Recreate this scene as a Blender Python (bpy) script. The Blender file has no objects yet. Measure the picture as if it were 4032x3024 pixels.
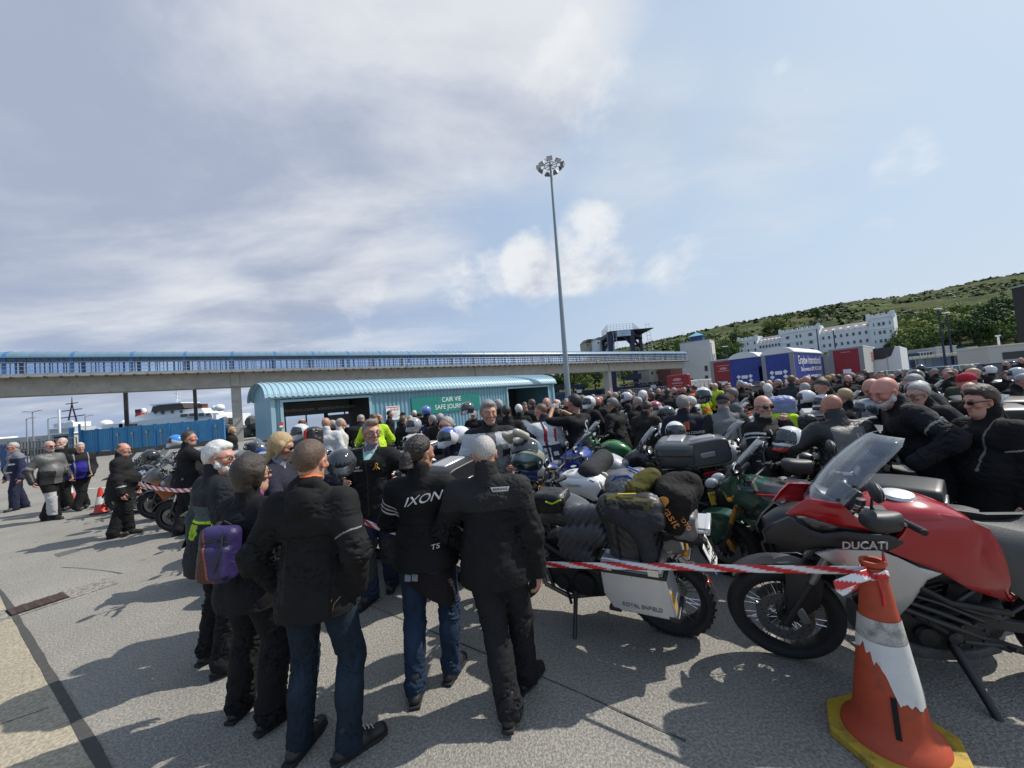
import bpy,bmesh,math,random
import numpy as np
from mathutils import Vector,Matrix,Euler
R=math.radians
C=bpy.context.scene.collection
scn=bpy.context.scene
# ---------------------------------------------------------------- camera, sky, sun, exposure
CAM_H,F_PX,ROLL,PITCH=1.95,1515.0,R(4.9),R(2.3)
cam=bpy.data.cameras.new("camera");camo=bpy.data.objects.new("camera",cam);C.objects.link(camo)
cam.sensor_width=36.0;cam.lens=36.0*F_PX/4032.0
cam.clip_start=0.05;cam.clip_end=6000
CM=Matrix.Rotation(math.pi/2+PITCH,3,'X')@Matrix.Rotation(-ROLL,3,'Z')
camo.matrix_world=Matrix.Translation((0,0,CAM_H))@CM.to_4x4()
scn.camera=camo
SUN_AZ,SUN_EL=R(73),R(49)
world=bpy.data.worlds.new("World");scn.world=world;world.use_nodes=True
nt=world.node_tree;N=nt.nodes;L=nt.links
for n in list(N):N.remove(n)
def nn(t,**k):
 n=N.new(t)
 for a,b in k.items():setattr(n,a,b)
 return n
out=nn('ShaderNodeOutputWorld');bg=nn('ShaderNodeBackground')
bg.inputs[1].default_value=0.11
sky=nn('ShaderNodeTexSky',sky_type='NISHITA',sun_disc=False)
sky.sun_elevation=SUN_EL;sky.sun_rotation=SUN_AZ
sky.air_density=1.0;sky.dust_density=1.6;sky.ozone_density=1.2
tc=nn('ShaderNodeTexCoord')
def vmath(op,a,b=None):
 n=nn('ShaderNodeVectorMath',operation=op)
 for i,v in enumerate((a,b)):
  if v is None:continue
  if isinstance(v,(tuple,list)):n.inputs[i].default_value=v
  else:L.new(v,n.inputs[i])
 return n
def fmath(op,a,b=None,c=None,clamp=False):
 n=nn('ShaderNodeMath',operation=op,use_clamp=clamp)
 for i,v in enumerate((a,b,c)):
  if v is None:continue
  if isinstance(v,(int,float)):n.inputs[i].default_value=v
  else:L.new(v,n.inputs[i])
 return n.outputs[0]
def smooth(v,lo,hi,a=0.0,b=1.0):
 n=nn('ShaderNodeMapRange',interpolation_type='SMOOTHSTEP')
 L.new(v,n.inputs[0])
 for i,x in enumerate((lo,hi,a,b)):n.inputs[i+1].default_value=x
 return n.outputs[0]
def noise(vec,scale,detail,rough,dist=0.0,w=None):
 n=nn('ShaderNodeTexNoise');n.inputs['Scale'].default_value=scale
 n.inputs['Detail'].default_value=detail;n.inputs['Roughness'].default_value=rough
 n.inputs['Distortion'].default_value=dist
 L.new(vec,n.inputs['Vector']);return n.outputs['Fac']
dirv=tc.outputs['Generated']
sep=nn('ShaderNodeSeparateXYZ');L.new(dirv,sep.inputs[0])
dx,dy,dz=sep.outputs
den=fmath('ADD',fmath('MAXIMUM',dz,0.0),0.16)
cmb=nn('ShaderNodeCombineXYZ')
L.new(fmath('DIVIDE',dx,den),cmb.inputs[0]);L.new(fmath('DIVIDE',dy,den),cmb.inputs[1])
plane=cmb.outputs[0]
def pxdir(px,py):
 v=CM@Vector(((px-2016)/F_PX,-(py-1512)/F_PX,-1));return tuple(v.normalized())
def blob(px,py,r0,r1):
 d=vmath('DISTANCE',dirv,pxdir(px,py)).outputs['Value']
 return smooth(d,r0,r1,1.0,0.0)
def cover(lst):
 o=None
 for (px,py,r0,r1,amp) in lst:
  b=fmath('MULTIPLY',blob(px,py,r0,r1),amp);o=b if o is None else fmath('MAXIMUM',o,b)
 return o
def mixc(fac,a,b):
 m=nn('ShaderNodeMix',data_type='RGBA')
 if isinstance(fac,float):m.inputs[0].default_value=fac
 else:L.new(fac,m.inputs[0])
 for i,v in ((6,a),(7,b)):
  if isinstance(v,tuple):m.inputs[i].default_value=v
  else:L.new(v,m.inputs[i])
 return m.outputs[2]
 # clear sky: pale, bluer and deeper to the left, cyan tinged towards the sun
clear=mixc(smooth(dx,-0.75,0.75),(2.9,3.9,5.9,1),(4.6,5.7,6.9,1))
clear=mixc(fmath('MULTIPLY',smooth(dz,0.0,0.28,1.0,0.0),smooth(dx,-0.3,0.6)),clear,(4.9,5.4,6.3,1))
base=mixc(0.82,sky.outputs[0],clear)
# broad grey bank over the left and centre, thin streaks trailing to the right
vst=nn('ShaderNodeMapping');L.new(plane,vst.inputs[0])
vst.inputs['Location'].default_value=(3.7,1.3,0);vst.inputs['Rotation'].default_value=(0,0,R(-28));vst.inputs['Scale'].default_value=(0.62,1.1,1)
n1=noise(vst.outputs[0],0.9,10,0.55,0.5);n2=noise(vst.outputs[0],3.0,8,0.58,0.3)
cov=cover(((200,250,.2,1.0,1.0),(900,500,.2,.85,1.0),(1500,250,.12,.62,1.0),(1950,120,.1,.42,.95),(1950,420,.05,.42,.9),(1450,850,.1,.50,.82),(2450,640,.05,.40,.60),(2950,620,.02,.35,.56),(900,1000,.1,.50,.62),(300,900,.1,.5,.6)))
veil=smooth(fmath('ADD',fmath('ADD',fmath('MULTIPLY',cov,.62),fmath('MULTIPLY',n1,.75)),fmath('MULTIPLY',n2,.22)),.62,1.05)
shade=noise(vst.outputs[0],1.5,9,0.58,0.4)
lit=fmath('ADD',fmath('ADD',fmath('MULTIPLY',shade,1.3),fmath('MULTIPLY',n2,.35)),fmath('MULTIPLY',dx,.30))
veilcol=mixc(smooth(lit,.45,1.0),(3.25,3.7,4.8,1),(6.4,6.6,6.9,1))
c1=mixc(fmath('MULTIPLY',veil,.92),base,veilcol)
# cumulus beyond the bridge and small puffs at the right
cst=nn('ShaderNodeMapping');L.new(dirv,cst.inputs[0]);cst.inputs['Scale'].default_value=(1.0,1.0,1.55);cst.inputs['Location'].default_value=(0.32,0.1,0.4)
n3=noise(cst.outputs[0],5.2,11,0.57,0.25);n4=noise(cst.outputs[0],8.5,9,0.6)
cc=cover(((2310,1000,.05,.22,1.08),(2100,1050,.03,.20,1.0),(1850,1130,.02,.24,.95),(1480,1230,.02,.22,.86),(2650,1050,.01,.20,.86),(2250,330,.05,.30,.72),(3560,640,.02,.13,.86),(3450,860,.01,.11,.78),(3080,260,.0,.06,.74),(4010,700,.0,.09,.78)))
cum=smooth(fmath('ADD',fmath('ADD',fmath('MULTIPLY',n3,.85),fmath('MULTIPLY',n4,.18)),fmath('MULTIPLY',cc,.56)),.88,1.14)
under=smooth(fmath('ADD',n4,fmath('MULTIPLY',dz,1.1)),.52,.92)
cumcol=mixc(under,(4.3,4.6,5.4,1),(7.3,7.4,7.5,1))
c2=mixc(fmath('MULTIPLY',cum,.88),c1,cumcol)
L.new(c2,bg.inputs[0]);L.new(bg.outputs[0],out.inputs[0])
sun=bpy.data.lights.new("sun",'SUN');sun.energy=4.2;sun.angle=R(0.6);sun.color=(1.0,0.95,0.87)
suno=bpy.data.objects.new("sun",sun);C.objects.link(suno)
sd=Vector((math.sin(SUN_AZ)*math.cos(SUN_EL),math.cos(SUN_AZ)*math.cos(SUN_EL),math.sin(SUN_EL)))
suno.rotation_euler=sd.to_track_quat('Z','Y').to_euler()
scn.view_settings.view_transform='Standard';scn.view_settings.look='None'
scn.view_settings.exposure=0.15;scn.view_settings.gamma=1.0
scn.cycles.max_bounces=6;scn.cycles.transparent_max_bounces=16
scn.cycles.caustics_reflective=False;scn.cycles.caustics_refractive=False
# ---------------------------------------------------------------- placing by sight line (pixel of the 4032 x 3024 photo)
def ray(px,py):
 return CM@Vector(((px-2016)/F_PX,-(py-1512)/F_PX,-1.0))
def gnd(px,py,z=0.0):
 d=ray(px,py);t=(z-CAM_H)/d.z
 return Vector((d.x*t,d.y*t,z))
def hor(px):
 return 1512+F_PX*math.tan(PITCH)/math.cos(ROLL)-(px-2016)*math.tan(ROLL)
def atd(px,D,py=None):
 d=ray(px,hor(px) if py is None else py);t=D/d.y
 return Vector((d.x*t,D,CAM_H+d.z*t))
 # ---------------------------------------------------------------- tags
def tag(o,label=None,cat=None,group=None,kind=None):
 if label:o['label']=label
 if cat:o['category']=cat
 if group:o['group']=group
 if kind:o['kind']=kind
 return o
def empty(name,loc=(0,0,0),rz=0.0,label=None,cat=None,group=None,parent=None):
 o=bpy.data.objects.new(name,None);C.objects.link(o);o.location=loc;o.rotation_euler=(0,0,rz)
 if parent:o.parent=parent
 return tag(o,label,cat,group)
def link(name,me,parent=None,mx=None):
 o=bpy.data.objects.new(name,me);C.objects.link(o)
 if parent:o.parent=parent
 if mx is not None:o.matrix_local=mx
 return o
KIDS={}
def copy_tree(o,parent=None):
 c=o.copy();C.objects.link(c)
 if parent:c.parent=parent
 for ch in o.children:copy_tree(ch,c)
 return c
def rmtree(o):
 for c in list(tree(o)):bpy.data.objects.remove(c)
def tree(o):
 yield o
 for c in o.children:yield from tree(c)
 # ---------------------------------------------------------------- materials
MATS={}
def mat(name,col=(0.5,0.5,0.5),rough=0.5,metal=0.0,var=0.12,vs=6.0,bump=0.0,bs=80.0,coat=0.0,alpha=None,trans=0.0,attr=None,objcol=False,spec=0.5,sheen=0.0,stretch=None,dirt=None):
 if name in MATS:return MATS[name]
 m=bpy.data.materials.new(name);m.use_nodes=True;MATS[name]=m
 t=m.node_tree;b=t.nodes['Principled BSDF']
 b.inputs['Roughness'].default_value=rough;b.inputs['Metallic'].default_value=metal
 b.inputs['Coat Weight'].default_value=coat;b.inputs['Coat Roughness'].default_value=0.06
 b.inputs['Specular IOR Level'].default_value=spec;b.inputs['Sheen Weight'].default_value=sheen
 b.inputs['Transmission Weight'].default_value=trans
 if alpha is not None:b.inputs['Alpha'].default_value=alpha
 tcn=t.nodes.new('ShaderNodeTexCoord');src=tcn.outputs['Object']
 if stretch:
  mp=t.nodes.new('ShaderNodeMapping');mp.inputs['Scale'].default_value=stretch;t.links.new(src,mp.inputs[0]);src=mp.outputs[0]
 nz=t.nodes.new('ShaderNodeTexNoise');nz.inputs['Scale'].default_value=vs;nz.inputs['Detail'].default_value=5;nz.inputs['Roughness'].default_value=0.6
 t.links.new(src,nz.inputs['Vector'])
 mr=t.nodes.new('ShaderNodeMapRange');mr.inputs[1].default_value=0.25;mr.inputs[2].default_value=0.75;mr.inputs[3].default_value=1-var;mr.inputs[4].default_value=1+var
 t.links.new(nz.outputs['Fac'],mr.inputs[0])
 mul=t.nodes.new('ShaderNodeVectorMath');mul.operation='MULTIPLY'
 if attr or objcol:
  if attr:s=t.nodes.new('ShaderNodeAttribute');s.attribute_name=attr;so=s.outputs['Color']
  else:s=t.nodes.new('ShaderNodeObjectInfo');so=s.outputs['Color']
  t.links.new(so,mul.inputs[0])
 else:mul.inputs[0].default_value=col[:3]
 t.links.new(mr.outputs[0],mul.inputs[1])
 cout=mul.outputs[0]
 if dirt:
  n2=t.nodes.new('ShaderNodeTexNoise');n2.inputs['Scale'].default_value=dirt[3];n2.inputs['Detail'].default_value=8;n2.inputs['Roughness'].default_value=0.7
  t.links.new(src,n2.inputs['Vector'])
  r2=t.nodes.new('ShaderNodeMapRange');r2.inputs[1].default_value=dirt[4];r2.inputs[2].default_value=dirt[4]+0.14;r2.inputs[4].default_value=dirt[5]
  t.links.new(n2.outputs['Fac'],r2.inputs[0])
  mx=t.nodes.new('ShaderNodeMix');mx.data_type='RGBA';mx.inputs[7].default_value=(*dirt[:3],1)
  t.links.new(r2.outputs[0],mx.inputs[0]);t.links.new(cout,mx.inputs[6]);cout=mx.outputs[2]
 t.links.new(cout,b.inputs['Base Color'])
 if bump:
  nb=t.nodes.new('ShaderNodeTexNoise');nb.inputs['Scale'].default_value=bs;nb.inputs['Detail'].default_value=4
  t.links.new(src,nb.inputs['Vector'])
  bp=t.nodes.new('ShaderNodeBump');bp.inputs['Strength'].default_value=bump;bp.inputs['Distance'].default_value=0.01
  t.links.new(nb.outputs['Fac'],bp.inputs['Height']);t.links.new(bp.outputs[0],b.inputs['Normal'])
 return m
def glass_thin(name,tint=(0.8,0.9,0.95),gloss=0.12,rough=0.03,haze=0.0):
 if name in MATS:return MATS[name]
 m=bpy.data.materials.new(name);m.use_nodes=True;MATS[name]=m;t=m.node_tree
 for n in list(t.nodes):t.nodes.remove(n)
 o=t.nodes.new('ShaderNodeOutputMaterial');tr=t.nodes.new('ShaderNodeBsdfTransparent');tr.inputs[0].default_value=(*tint,1)
 gl=t.nodes.new('ShaderNodeBsdfGlossy');gl.inputs['Roughness'].default_value=rough
 lw=t.nodes.new('ShaderNodeLayerWeight');lw.inputs[0].default_value=0.25
 ma=t.nodes.new('ShaderNodeMath');ma.operation='MULTIPLY_ADD';ma.inputs[1].default_value=0.6;ma.inputs[2].default_value=gloss;ma.use_clamp=True
 t.links.new(lw.outputs['Facing'],ma.inputs[0])
 mx=t.nodes.new('ShaderNodeMixShader');t.links.new(ma.outputs[0],mx.inputs[0]);t.links.new(tr.outputs[0],mx.inputs[1]);t.links.new(gl.outputs[0],mx.inputs[2])
 last=mx.outputs[0]
 if haze:
  df=t.nodes.new('ShaderNodeBsdfDiffuse');df.inputs[0].default_value=(0.6,0.65,0.68,1)
  nz=t.nodes.new('ShaderNodeTexNoise');nz.inputs['Scale'].default_value=9;nz.inputs['Detail'].default_value=6
  mh=t.nodes.new('ShaderNodeMath');mh.operation='MULTIPLY';mh.inputs[1].default_value=haze*2
  t.links.new(nz.outputs['Fac'],mh.inputs[0])
  m2=t.nodes.new('ShaderNodeMixShader');t.links.new(mh.outputs[0],m2.inputs[0]);t.links.new(last,m2.inputs[1]);t.links.new(df.outputs[0],m2.inputs[2]);last=m2.outputs[0]
 t.links.new(last,o.inputs[0]);return m
 # ---------------------------------------------------------------- mesh builder
class MB:
 def __init__(s):s.v=[];s.f=[];s.m=[]
 def add(s,vs,fs,mi=0):
  b=len(s.v);s.v.extend([tuple(v) for v in vs]);s.f.extend([tuple(i+b for i in f) for f in fs]);s.m.extend([mi]*len(fs));return s
 def box(s,c,d,rot=None,mi=0):
  c=Vector(c);q=[]
  for z in (-.5,.5):
   for x,y in ((-.5,-.5),(.5,-.5),(.5,.5),(-.5,.5)):
    p=Vector((x*d[0],y*d[1],z*d[2]))
    if rot is not None:p=(Euler(rot).to_matrix() if not isinstance(rot,Matrix) else rot)@p
    q.append(c+p)
  return s.add(q,[(0,3,2,1),(4,5,6,7),(0,1,5,4),(1,2,6,5),(2,3,7,6),(3,0,4,7)],mi)
 def tube(s,pts,r,n=8,closed=False,mi=0,flat=1.0):
  pts=[Vector(p) for p in pts];k=len(pts);rs=r if isinstance(r,(list,tuple)) else [r]*k
  vs=[];up=None
  for i,p in enumerate(pts):
   if closed:t=pts[(i+1)%k]-pts[i-1]
   else:t=pts[min(i+1,k-1)]-pts[max(i-1,0)]
   t=t.normalized() if t.length>1e-9 else Vector((0,0,1))
   if up is None:
    up=Vector((0,0,1)) if abs(t.z)<0.9 else Vector((1,0,0))
   a=t.cross(up);a=a.normalized() if a.length>1e-6 else t.orthogonal().normalized();b=a.cross(t);up=b
   for j in range(n):
    an=2*math.pi*j/n
    vs.append(p+a*math.cos(an)*rs[i]+b*math.sin(an)*rs[i]*flat)
  fs=[]
  for i in range(k if closed else k-1):
   i2=(i+1)%k
   for j in range(n):
    j2=(j+1)%n;fs.append((i*n+j,i*n+j2,i2*n+j2,i2*n+j))
  if not closed:
   fs.append(tuple(range(n-1,-1,-1)));fs.append(tuple((k-1)*n+j for j in range(n)))
  return s.add(vs,fs,mi)
 def lathe(s,prof,n=24,axis='Z',c=(0,0,0),mi=0,caps=False):
  vs=[];k=len(prof);c=Vector(c)
  for (r,h) in prof:
   for j in range(n):
    an=2*math.pi*j/n;x,y=r*math.cos(an),r*math.sin(an)
    vs.append(c+Vector({'Z':(x,y,h),'Y':(x,h,y),'X':(h,x,y)}[axis]))
  fs=[]
  for i in range(k-1):
   for j in range(n):
    j2=(j+1)%n;fs.append((i*n+j,i*n+j2,(i+1)*n+j2,(i+1)*n+j))
  if caps:fs.append(tuple(range(n-1,-1,-1)));fs.append(tuple((k-1)*n+j for j in range(n)))
  return s.add(vs,fs,mi)
 def prism(s,poly,d,axis='Y',off=0.0,mi=0):
  """poly in the plane across axis; extruded from off to off + d"""
  n=len(poly);f={'Y':lambda a,b,h:(a,h,b),'X':lambda a,b,h:(h,a,b),'Z':lambda a,b,h:(a,b,h)}[axis]
  vs=[f(a,b,off) for a,b in poly]+[f(a,b,off+d) for a,b in poly]
  fs=[tuple(range(n)),tuple(range(2*n-1,n-1,-1))]+[(i,i+n,(i+1)%n+n,(i+1)%n) for i in range(n)]
  return s.add(vs,fs,mi)
 def ell(s,c,r,n=16,k=10,rot=None,mi=0):
  c=Vector(c);vs=[];fs=[]
  M=Euler(rot).to_matrix() if rot is not None and not isinstance(rot,Matrix) else (rot or Matrix.Identity(3))
  for i in range(k+1):
   th=math.pi*i/k
   for j in range(n):
    ph=2*math.pi*j/n
    vs.append(c+M@Vector((r[0]*math.sin(th)*math.cos(ph),r[1]*math.sin(th)*math.sin(ph),r[2]*math.cos(th))))
  for i in range(k):
   for j in range(n):
    j2=(j+1)%n;fs.append((i*n+j,(i+1)*n+j,(i+1)*n+j2,i*n+j2))
  return s.add(vs,fs,mi)
 def sloft(s,st,n=20,seg=18,mi=0,M=None):
  """superellipse loft along x: stations (x, zc, half width, half height, exponent[, taper])"""
  st=[tuple(q)+((0.0,) if len(q)==5 else ()) for q in st];k=len(st);A=np.array(st,float);rows=[]
  for i in range(n+1):
   t=i/n*(k-1);j=min(int(t),k-2);u=t-j
   p0,p1,p2,p3=A[max(j-1,0)],A[j],A[j+1],A[min(j+2,k-1)]
   q=0.5*((2*p1)+(-p0+p2)*u+(2*p0-5*p1+4*p2-p3)*u*u+(-p0+3*p1-3*p2+p3)*u**3)
   q=np.clip(q,np.minimum(p1,p2)-0.02*0,np.maximum(p1,p2));rows.append(q)
  vs=[]
  for (x,zc,hw,hh,p,tp) in rows:
   for j in range(seg):
    a=2*math.pi*j/seg;ca,sa=math.cos(a),math.sin(a)
    y=math.copysign(abs(ca)**(2/p),ca)*hw;z=math.copysign(abs(sa)**(2/p),sa)
    vs.append((x,y*(1+tp*z),zc+z*hh))
  if M is not None:vs=[M@Vector(v) for v in vs]
  fs=[]
  for i in range(n):
   for j in range(seg):
    j2=(j+1)%seg;fs.append((i*seg+j,(i+1)*seg+j,(i+1)*seg+j2,i*seg+j2))
  fs.append(tuple(range(seg)));fs.append(tuple(n*seg+j for j in range(seg-1,-1,-1)))
  return s.add(vs,fs,mi)
 def panel(s,poly,yf,th=0.012,cuts=3,mi=0,pil=.016):
  """shell in the x-z plane: outline poly, bulged to y = yf(x, z), given thickness th along y"""
  bm=bmesh.new();vs=[bm.verts.new((a,0,b)) for a,b in poly];bm.faces.new(vs)
  bmesh.ops.triangulate(bm,faces=bm.faces[:],quad_method='BEAUTY',ngon_method='EAR_CLIP')
  bmesh.ops.subdivide_edges(bm,edges=bm.edges[:],cuts=cuts,use_grid_fill=True)
  bm.verts.index_update();n=len(bm.verts)
  P=[v.co.copy() for v in bm.verts];F=[[v.index for v in f.verts] for f in bm.faces]
  E=[(e.verts[0].index,e.verts[1].index) for e in bm.edges if len(e.link_faces)==1];bm.free()
  sg=1 if yf(*poly[0])>=0 else -1
  def ed(x,z):
   m=9
   for (a,b),(c,d) in zip(poly,poly[1:]+poly[:1]):
    ux,uz=c-a,d-b;t=max(0,min(1,((x-a)*ux+(z-b)*uz)/(ux*ux+uz*uz+1e-9)));m=min(m,math.hypot(x-a-t*ux,z-b-t*uz))
   return m
  vv=[(p.x,yf(p.x,p.z)-sg*pil*math.exp(-(ed(p.x,p.z)/.022)),p.z) for p in P]
  w=[(x,y-sg*th,z) for x,y,z in vv]
  return s.add(vv+w,[tuple(f) for f in F]+[tuple(i+n for i in reversed(f)) for f in F]+[(a,b,b+n,a+n) for a,b in E],mi)
 def xf(s,M,start=0):
  for i in range(start,len(s.v)):s.v[i]=tuple(M@Vector(s.v[i]))
  return s
 def mesh(s,name,ms,smooth=40.0):
  me=bpy.data.meshes.new(name);me.from_pydata(s.v,[],s.f)
  ms=ms if isinstance(ms,(list,tuple)) else [ms]
  for m in ms:me.materials.append(m)
  if len(ms)>1:me.polygons.foreach_set('material_index',s.m)
  if smooth:
   bm=bmesh.new();bm.from_mesh(me);bmesh.ops.recalc_face_normals(bm,faces=bm.faces[:]);bm.to_mesh(me);bm.free()
   me.shade_smooth();me.set_sharp_from_angle(angle=R(smooth))
  me.update();return me
 def build(s,name,ms,parent=None,bevel=0.0,smooth=40.0,seg=2,sub=0):
  o=link(name,s.mesh(name,ms,smooth),parent)
  if sub:
   m=o.modifiers.new('sub','SUBSURF');m.levels=m.render_levels=sub
  if bevel:
   b=o.modifiers.new('bevel','BEVEL');b.width=bevel;b.segments=seg;b.limit_method='ANGLE';b.angle_limit=R(35)
  return o
def text(name,s,size,m,parent=None,loc=(0,0,0),rot=(0,0,0),ext=0.002,align='CENTER',sx=1.0,shear=0.0,off=0.0,M=None):
 cu=bpy.data.curves.new(name,'FONT');cu.body=s;cu.size=size;cu.extrude=ext;cu.align_x=align;cu.align_y='CENTER';cu.shear=shear;cu.offset=off
 o=bpy.data.objects.new(name,cu);C.objects.link(o)
 dg=bpy.context.evaluated_depsgraph_get();me=bpy.data.meshes.new_from_object(o.evaluated_get(dg));bpy.data.objects.remove(o);bpy.data.curves.remove(cu)
 me.materials.clear();me.materials.append(m);o=link(name,me,parent)
 if M is not None:o.matrix_local=M
 else:o.location=loc;o.rotation_euler=rot;o.scale=(sx,1,1)
 return o
tyre_m=mat('tyre_rubber',(0.014,0.014,0.015),0.78,var=0.25,vs=14,bump=0.25,bs=60)
# ---------------------------------------------------------------- ground, sea, paving
rnd=random.Random(7)
def ground_mat(name,c1,c2,cell=42.0,bump=0.6,cs=(0.55,1.25)):
 m=bpy.data.materials.new(name);m.use_nodes=True;t=m.node_tree;b=t.nodes['Principled BSDF'];b.inputs['Roughness'].default_value=0.9;b.inputs['Specular IOR Level'].default_value=0.25
 g=t.nodes.new('ShaderNodeNewGeometry');P=g.outputs['Position']
 wn=t.nodes.new('ShaderNodeTexNoise');wn.inputs['Scale'].default_value=30;wn.inputs['Detail'].default_value=2;t.links.new(P,wn.inputs['Vector'])
 wm=t.nodes.new('ShaderNodeVectorMath');wm.operation='MULTIPLY_ADD';wm.inputs[1].default_value=(0.03,0.03,0);t.links.new(wn.outputs['Color'],wm.inputs[0]);t.links.new(P,wm.inputs[2])
 v=t.nodes.new('ShaderNodeTexVoronoi');v.inputs['Scale'].default_value=cell;v.inputs['Randomness'].default_value=1.0;t.links.new(wm.outputs[0],v.inputs['Vector'])
 v2=t.nodes.new('ShaderNodeTexNoise');v2.inputs['Scale'].default_value=cell*0.75;v2.inputs['Detail'].default_value=3;v2.inputs['Roughness'].default_value=0.65;t.links.new(P,v2.inputs['Vector'])
 big=t.nodes.new('ShaderNodeTexNoise');big.inputs['Scale'].default_value=0.7;big.inputs['Detail'].default_value=7;big.inputs['Roughness'].default_value=0.62;t.links.new(P,big.inputs['Vector'])
 s=t.nodes.new('ShaderNodeSeparateColor');t.links.new(v.outputs['Color'],s.inputs[0])
 r=t.nodes.new('ShaderNodeMapRange');r.inputs[1].default_value=0.40;r.inputs[2].default_value=0.62;r.inputs[3].default_value=0.0;r.inputs[4].default_value=1.0;r.interpolation_type='SMOOTHSTEP';t.links.new(v2.outputs['Fac'],r.inputs[0])
 mx=t.nodes.new('ShaderNodeMix');mx.data_type='RGBA';mx.inputs[6].default_value=(*c1,1);mx.inputs[7].default_value=(*c2,1);t.links.new(r.outputs[0],mx.inputs[0])
 r1=t.nodes.new('ShaderNodeMapRange');r1.inputs[3].default_value=cs[0]+0.2;r1.inputs[4].default_value=cs[1];t.links.new(s.outputs[0],r1.inputs[0])
 r2=t.nodes.new('ShaderNodeMapRange');r2.inputs[1].default_value=0.3;r2.inputs[2].default_value=0.7;r2.inputs[3].default_value=0.84;r2.inputs[4].default_value=1.14;t.links.new(big.outputs['Fac'],r2.inputs[0])
 k=t.nodes.new('ShaderNodeMath');k.operation='MULTIPLY';t.links.new(r1.outputs[0],k.inputs[0]);t.links.new(r2.outputs[0],k.inputs[1])
 q=t.nodes.new('ShaderNodeVectorMath');q.operation='SCALE';t.links.new(mx.outputs[2],q.inputs[0]);t.links.new(k.outputs[0],q.inputs['Scale'])
 st=t.nodes.new('ShaderNodeTexNoise');st.inputs['Scale'].default_value=2.3;st.inputs['Detail'].default_value=9;st.inputs['Roughness'].default_value=0.75;t.links.new(P,st.inputs['Vector'])
 r3=t.nodes.new('ShaderNodeMapRange');r3.inputs[1].default_value=0.60;r3.inputs[2].default_value=0.72;r3.inputs[4].default_value=0.55;t.links.new(st.outputs['Fac'],r3.inputs[0])
 m3=t.nodes.new('ShaderNodeMix');m3.data_type='RGBA';m3.inputs[7].default_value=(0.06,0.058,0.055,1);t.links.new(r3.outputs[0],m3.inputs[0]);t.links.new(q.outputs[0],m3.inputs[6])
 t.links.new(m3.outputs[2],b.inputs['Base Color'])
 bp=t.nodes.new('ShaderNodeBump');bp.inputs['Strength'].default_value=bump;bp.inputs['Distance'].default_value=0.012
 ad=t.nodes.new('ShaderNodeMath');ad.operation='SUBTRACT';t.links.new(v2.outputs['Fac'],ad.inputs[0]);t.links.new(v.outputs['Distance'],ad.inputs[1])
 t.links.new(ad.outputs[0],bp.inputs['Height']);t.links.new(bp.outputs[0],b.inputs['Normal']);return m
gm=ground_mat('asphalt_aggregate',(0.195,0.184,0.164),(0.315,0.296,0.26),78.0,.5,(.74,1.09))
gc=ground_mat('beige_concrete',(0.26,0.225,0.165),(0.38,0.335,0.255),60.0,0.4,(.75,1.1))
gp=ground_mat('pale_concrete',(0.16,0.15,0.13),(0.29,0.27,0.23),30.0,0.4)
joint=mat('joint_tar',(0.06,0.058,0.055),0.95,var=0.3,vs=20)
def sheet(name,polys,z,m,kind='structure',parent=None):
 b=MB()
 for p in polys:
  b.add([(x,y,z) for x,y in p],[tuple(range(len(p)))])
 me=b.mesh(name,m,0)
 bm=bmesh.new();bm.from_mesh(me)
 for f in bm.faces:
  if f.normal.z<0:f.normal_flip()
 bm.to_mesh(me);bm.free()
 o=link(name,me,parent)
 if kind:o['kind']=kind
 return o
sheet('ground',[[(-90,-30),(-90,10),(-47,39.5),(-14,62),(38,97.5),(62,104),(420,104),(420,-30)]],0.0,gm)
b=MB()
q=[(-90,10),(-47,39.5),(-14,62),(38,97.5),(62,104)]
b.add([(x,y,0) for x,y in q]+[(x,y,-3.2) for x,y in q],[(i,i+1,i+6,i+5) for i in range(4)]);o=b.build('quay_wall',mat('quay_concrete',(0.12,0.11,0.10),0.9,var=0.3,bump=0.5,bs=5));o['kind']='structure'
wm=mat('sea_water',(0.03,0.06,0.085),0.12,var=0.1,vs=0.05,bump=0.35,bs=0.9)
sheet('sea',[[(-5000,-200),(-5000,5500),(5000,5500),(5000,-200)]],-3.2,wm)
def strip(p,q,w):
 d=Vector((q[0]-p[0],q[1]-p[1])).normalized();n=Vector((-d.y,d.x))*w/2
 return [(p[0]-n.x,p[1]-n.y),(q[0]-n.x,q[1]-n.y),(q[0]+n.x,q[1]+n.y),(p[0]+n.x,p[1]+n.y)]
 # beige concrete strip in the near left corner, with its cracked edge
e0,e1,e2=gnd(0,2330),gnd(150,2640),gnd(400,3024)
ed=(e2-e0).normalized();en=Vector((-ed.y,ed.x,0));en=en if en.x<0 else -en
far,near=e0-ed*14,e2+ed*6
sheet('concrete_strip',[[(far.x,far.y),(near.x,near.y),(near.x+en.x*9,near.y+en.y*9),(far.x+en.x*9,far.y+en.y*9)]],0.004,gc)
pl,pr=[],[]
for i in range(90):
 c=far+(near-far)*(i/89);w=0.006+rnd.random()*0.016+(0.018 if 50<i<80 else 0)
 pl.append((c.x-en.x*w,c.y-en.y*w));pr.append((c.x+en.x*w*0.6,c.y+en.y*w*0.6))
sheet('cracked_joint',[[pl[i],pl[i+1],pr[i+1],pr[i]] for i in range(89)],0.008,joint)
js=[]
for (a,c,w) in (((590,2035),(1010,2200),0.016),((1010,2200),(2260,2720),0.016),((2260,2720),(2700,2920),0.016),((1010,2200),(560,2290),0.012),((0,2855),(190,2790),0.02),((1500,2440),(1120,2520),0.012)):
 p,r_=gnd(*a),gnd(*c);k=8
 for i in range(k):
  u0=p.lerp(r_,i/k);u1=p.lerp(r_,(i+1.02)/k);js.append(strip((u0.x,u0.y),(u1.x,u1.y),w*(0.25+0.55*rnd.random())))
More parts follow.
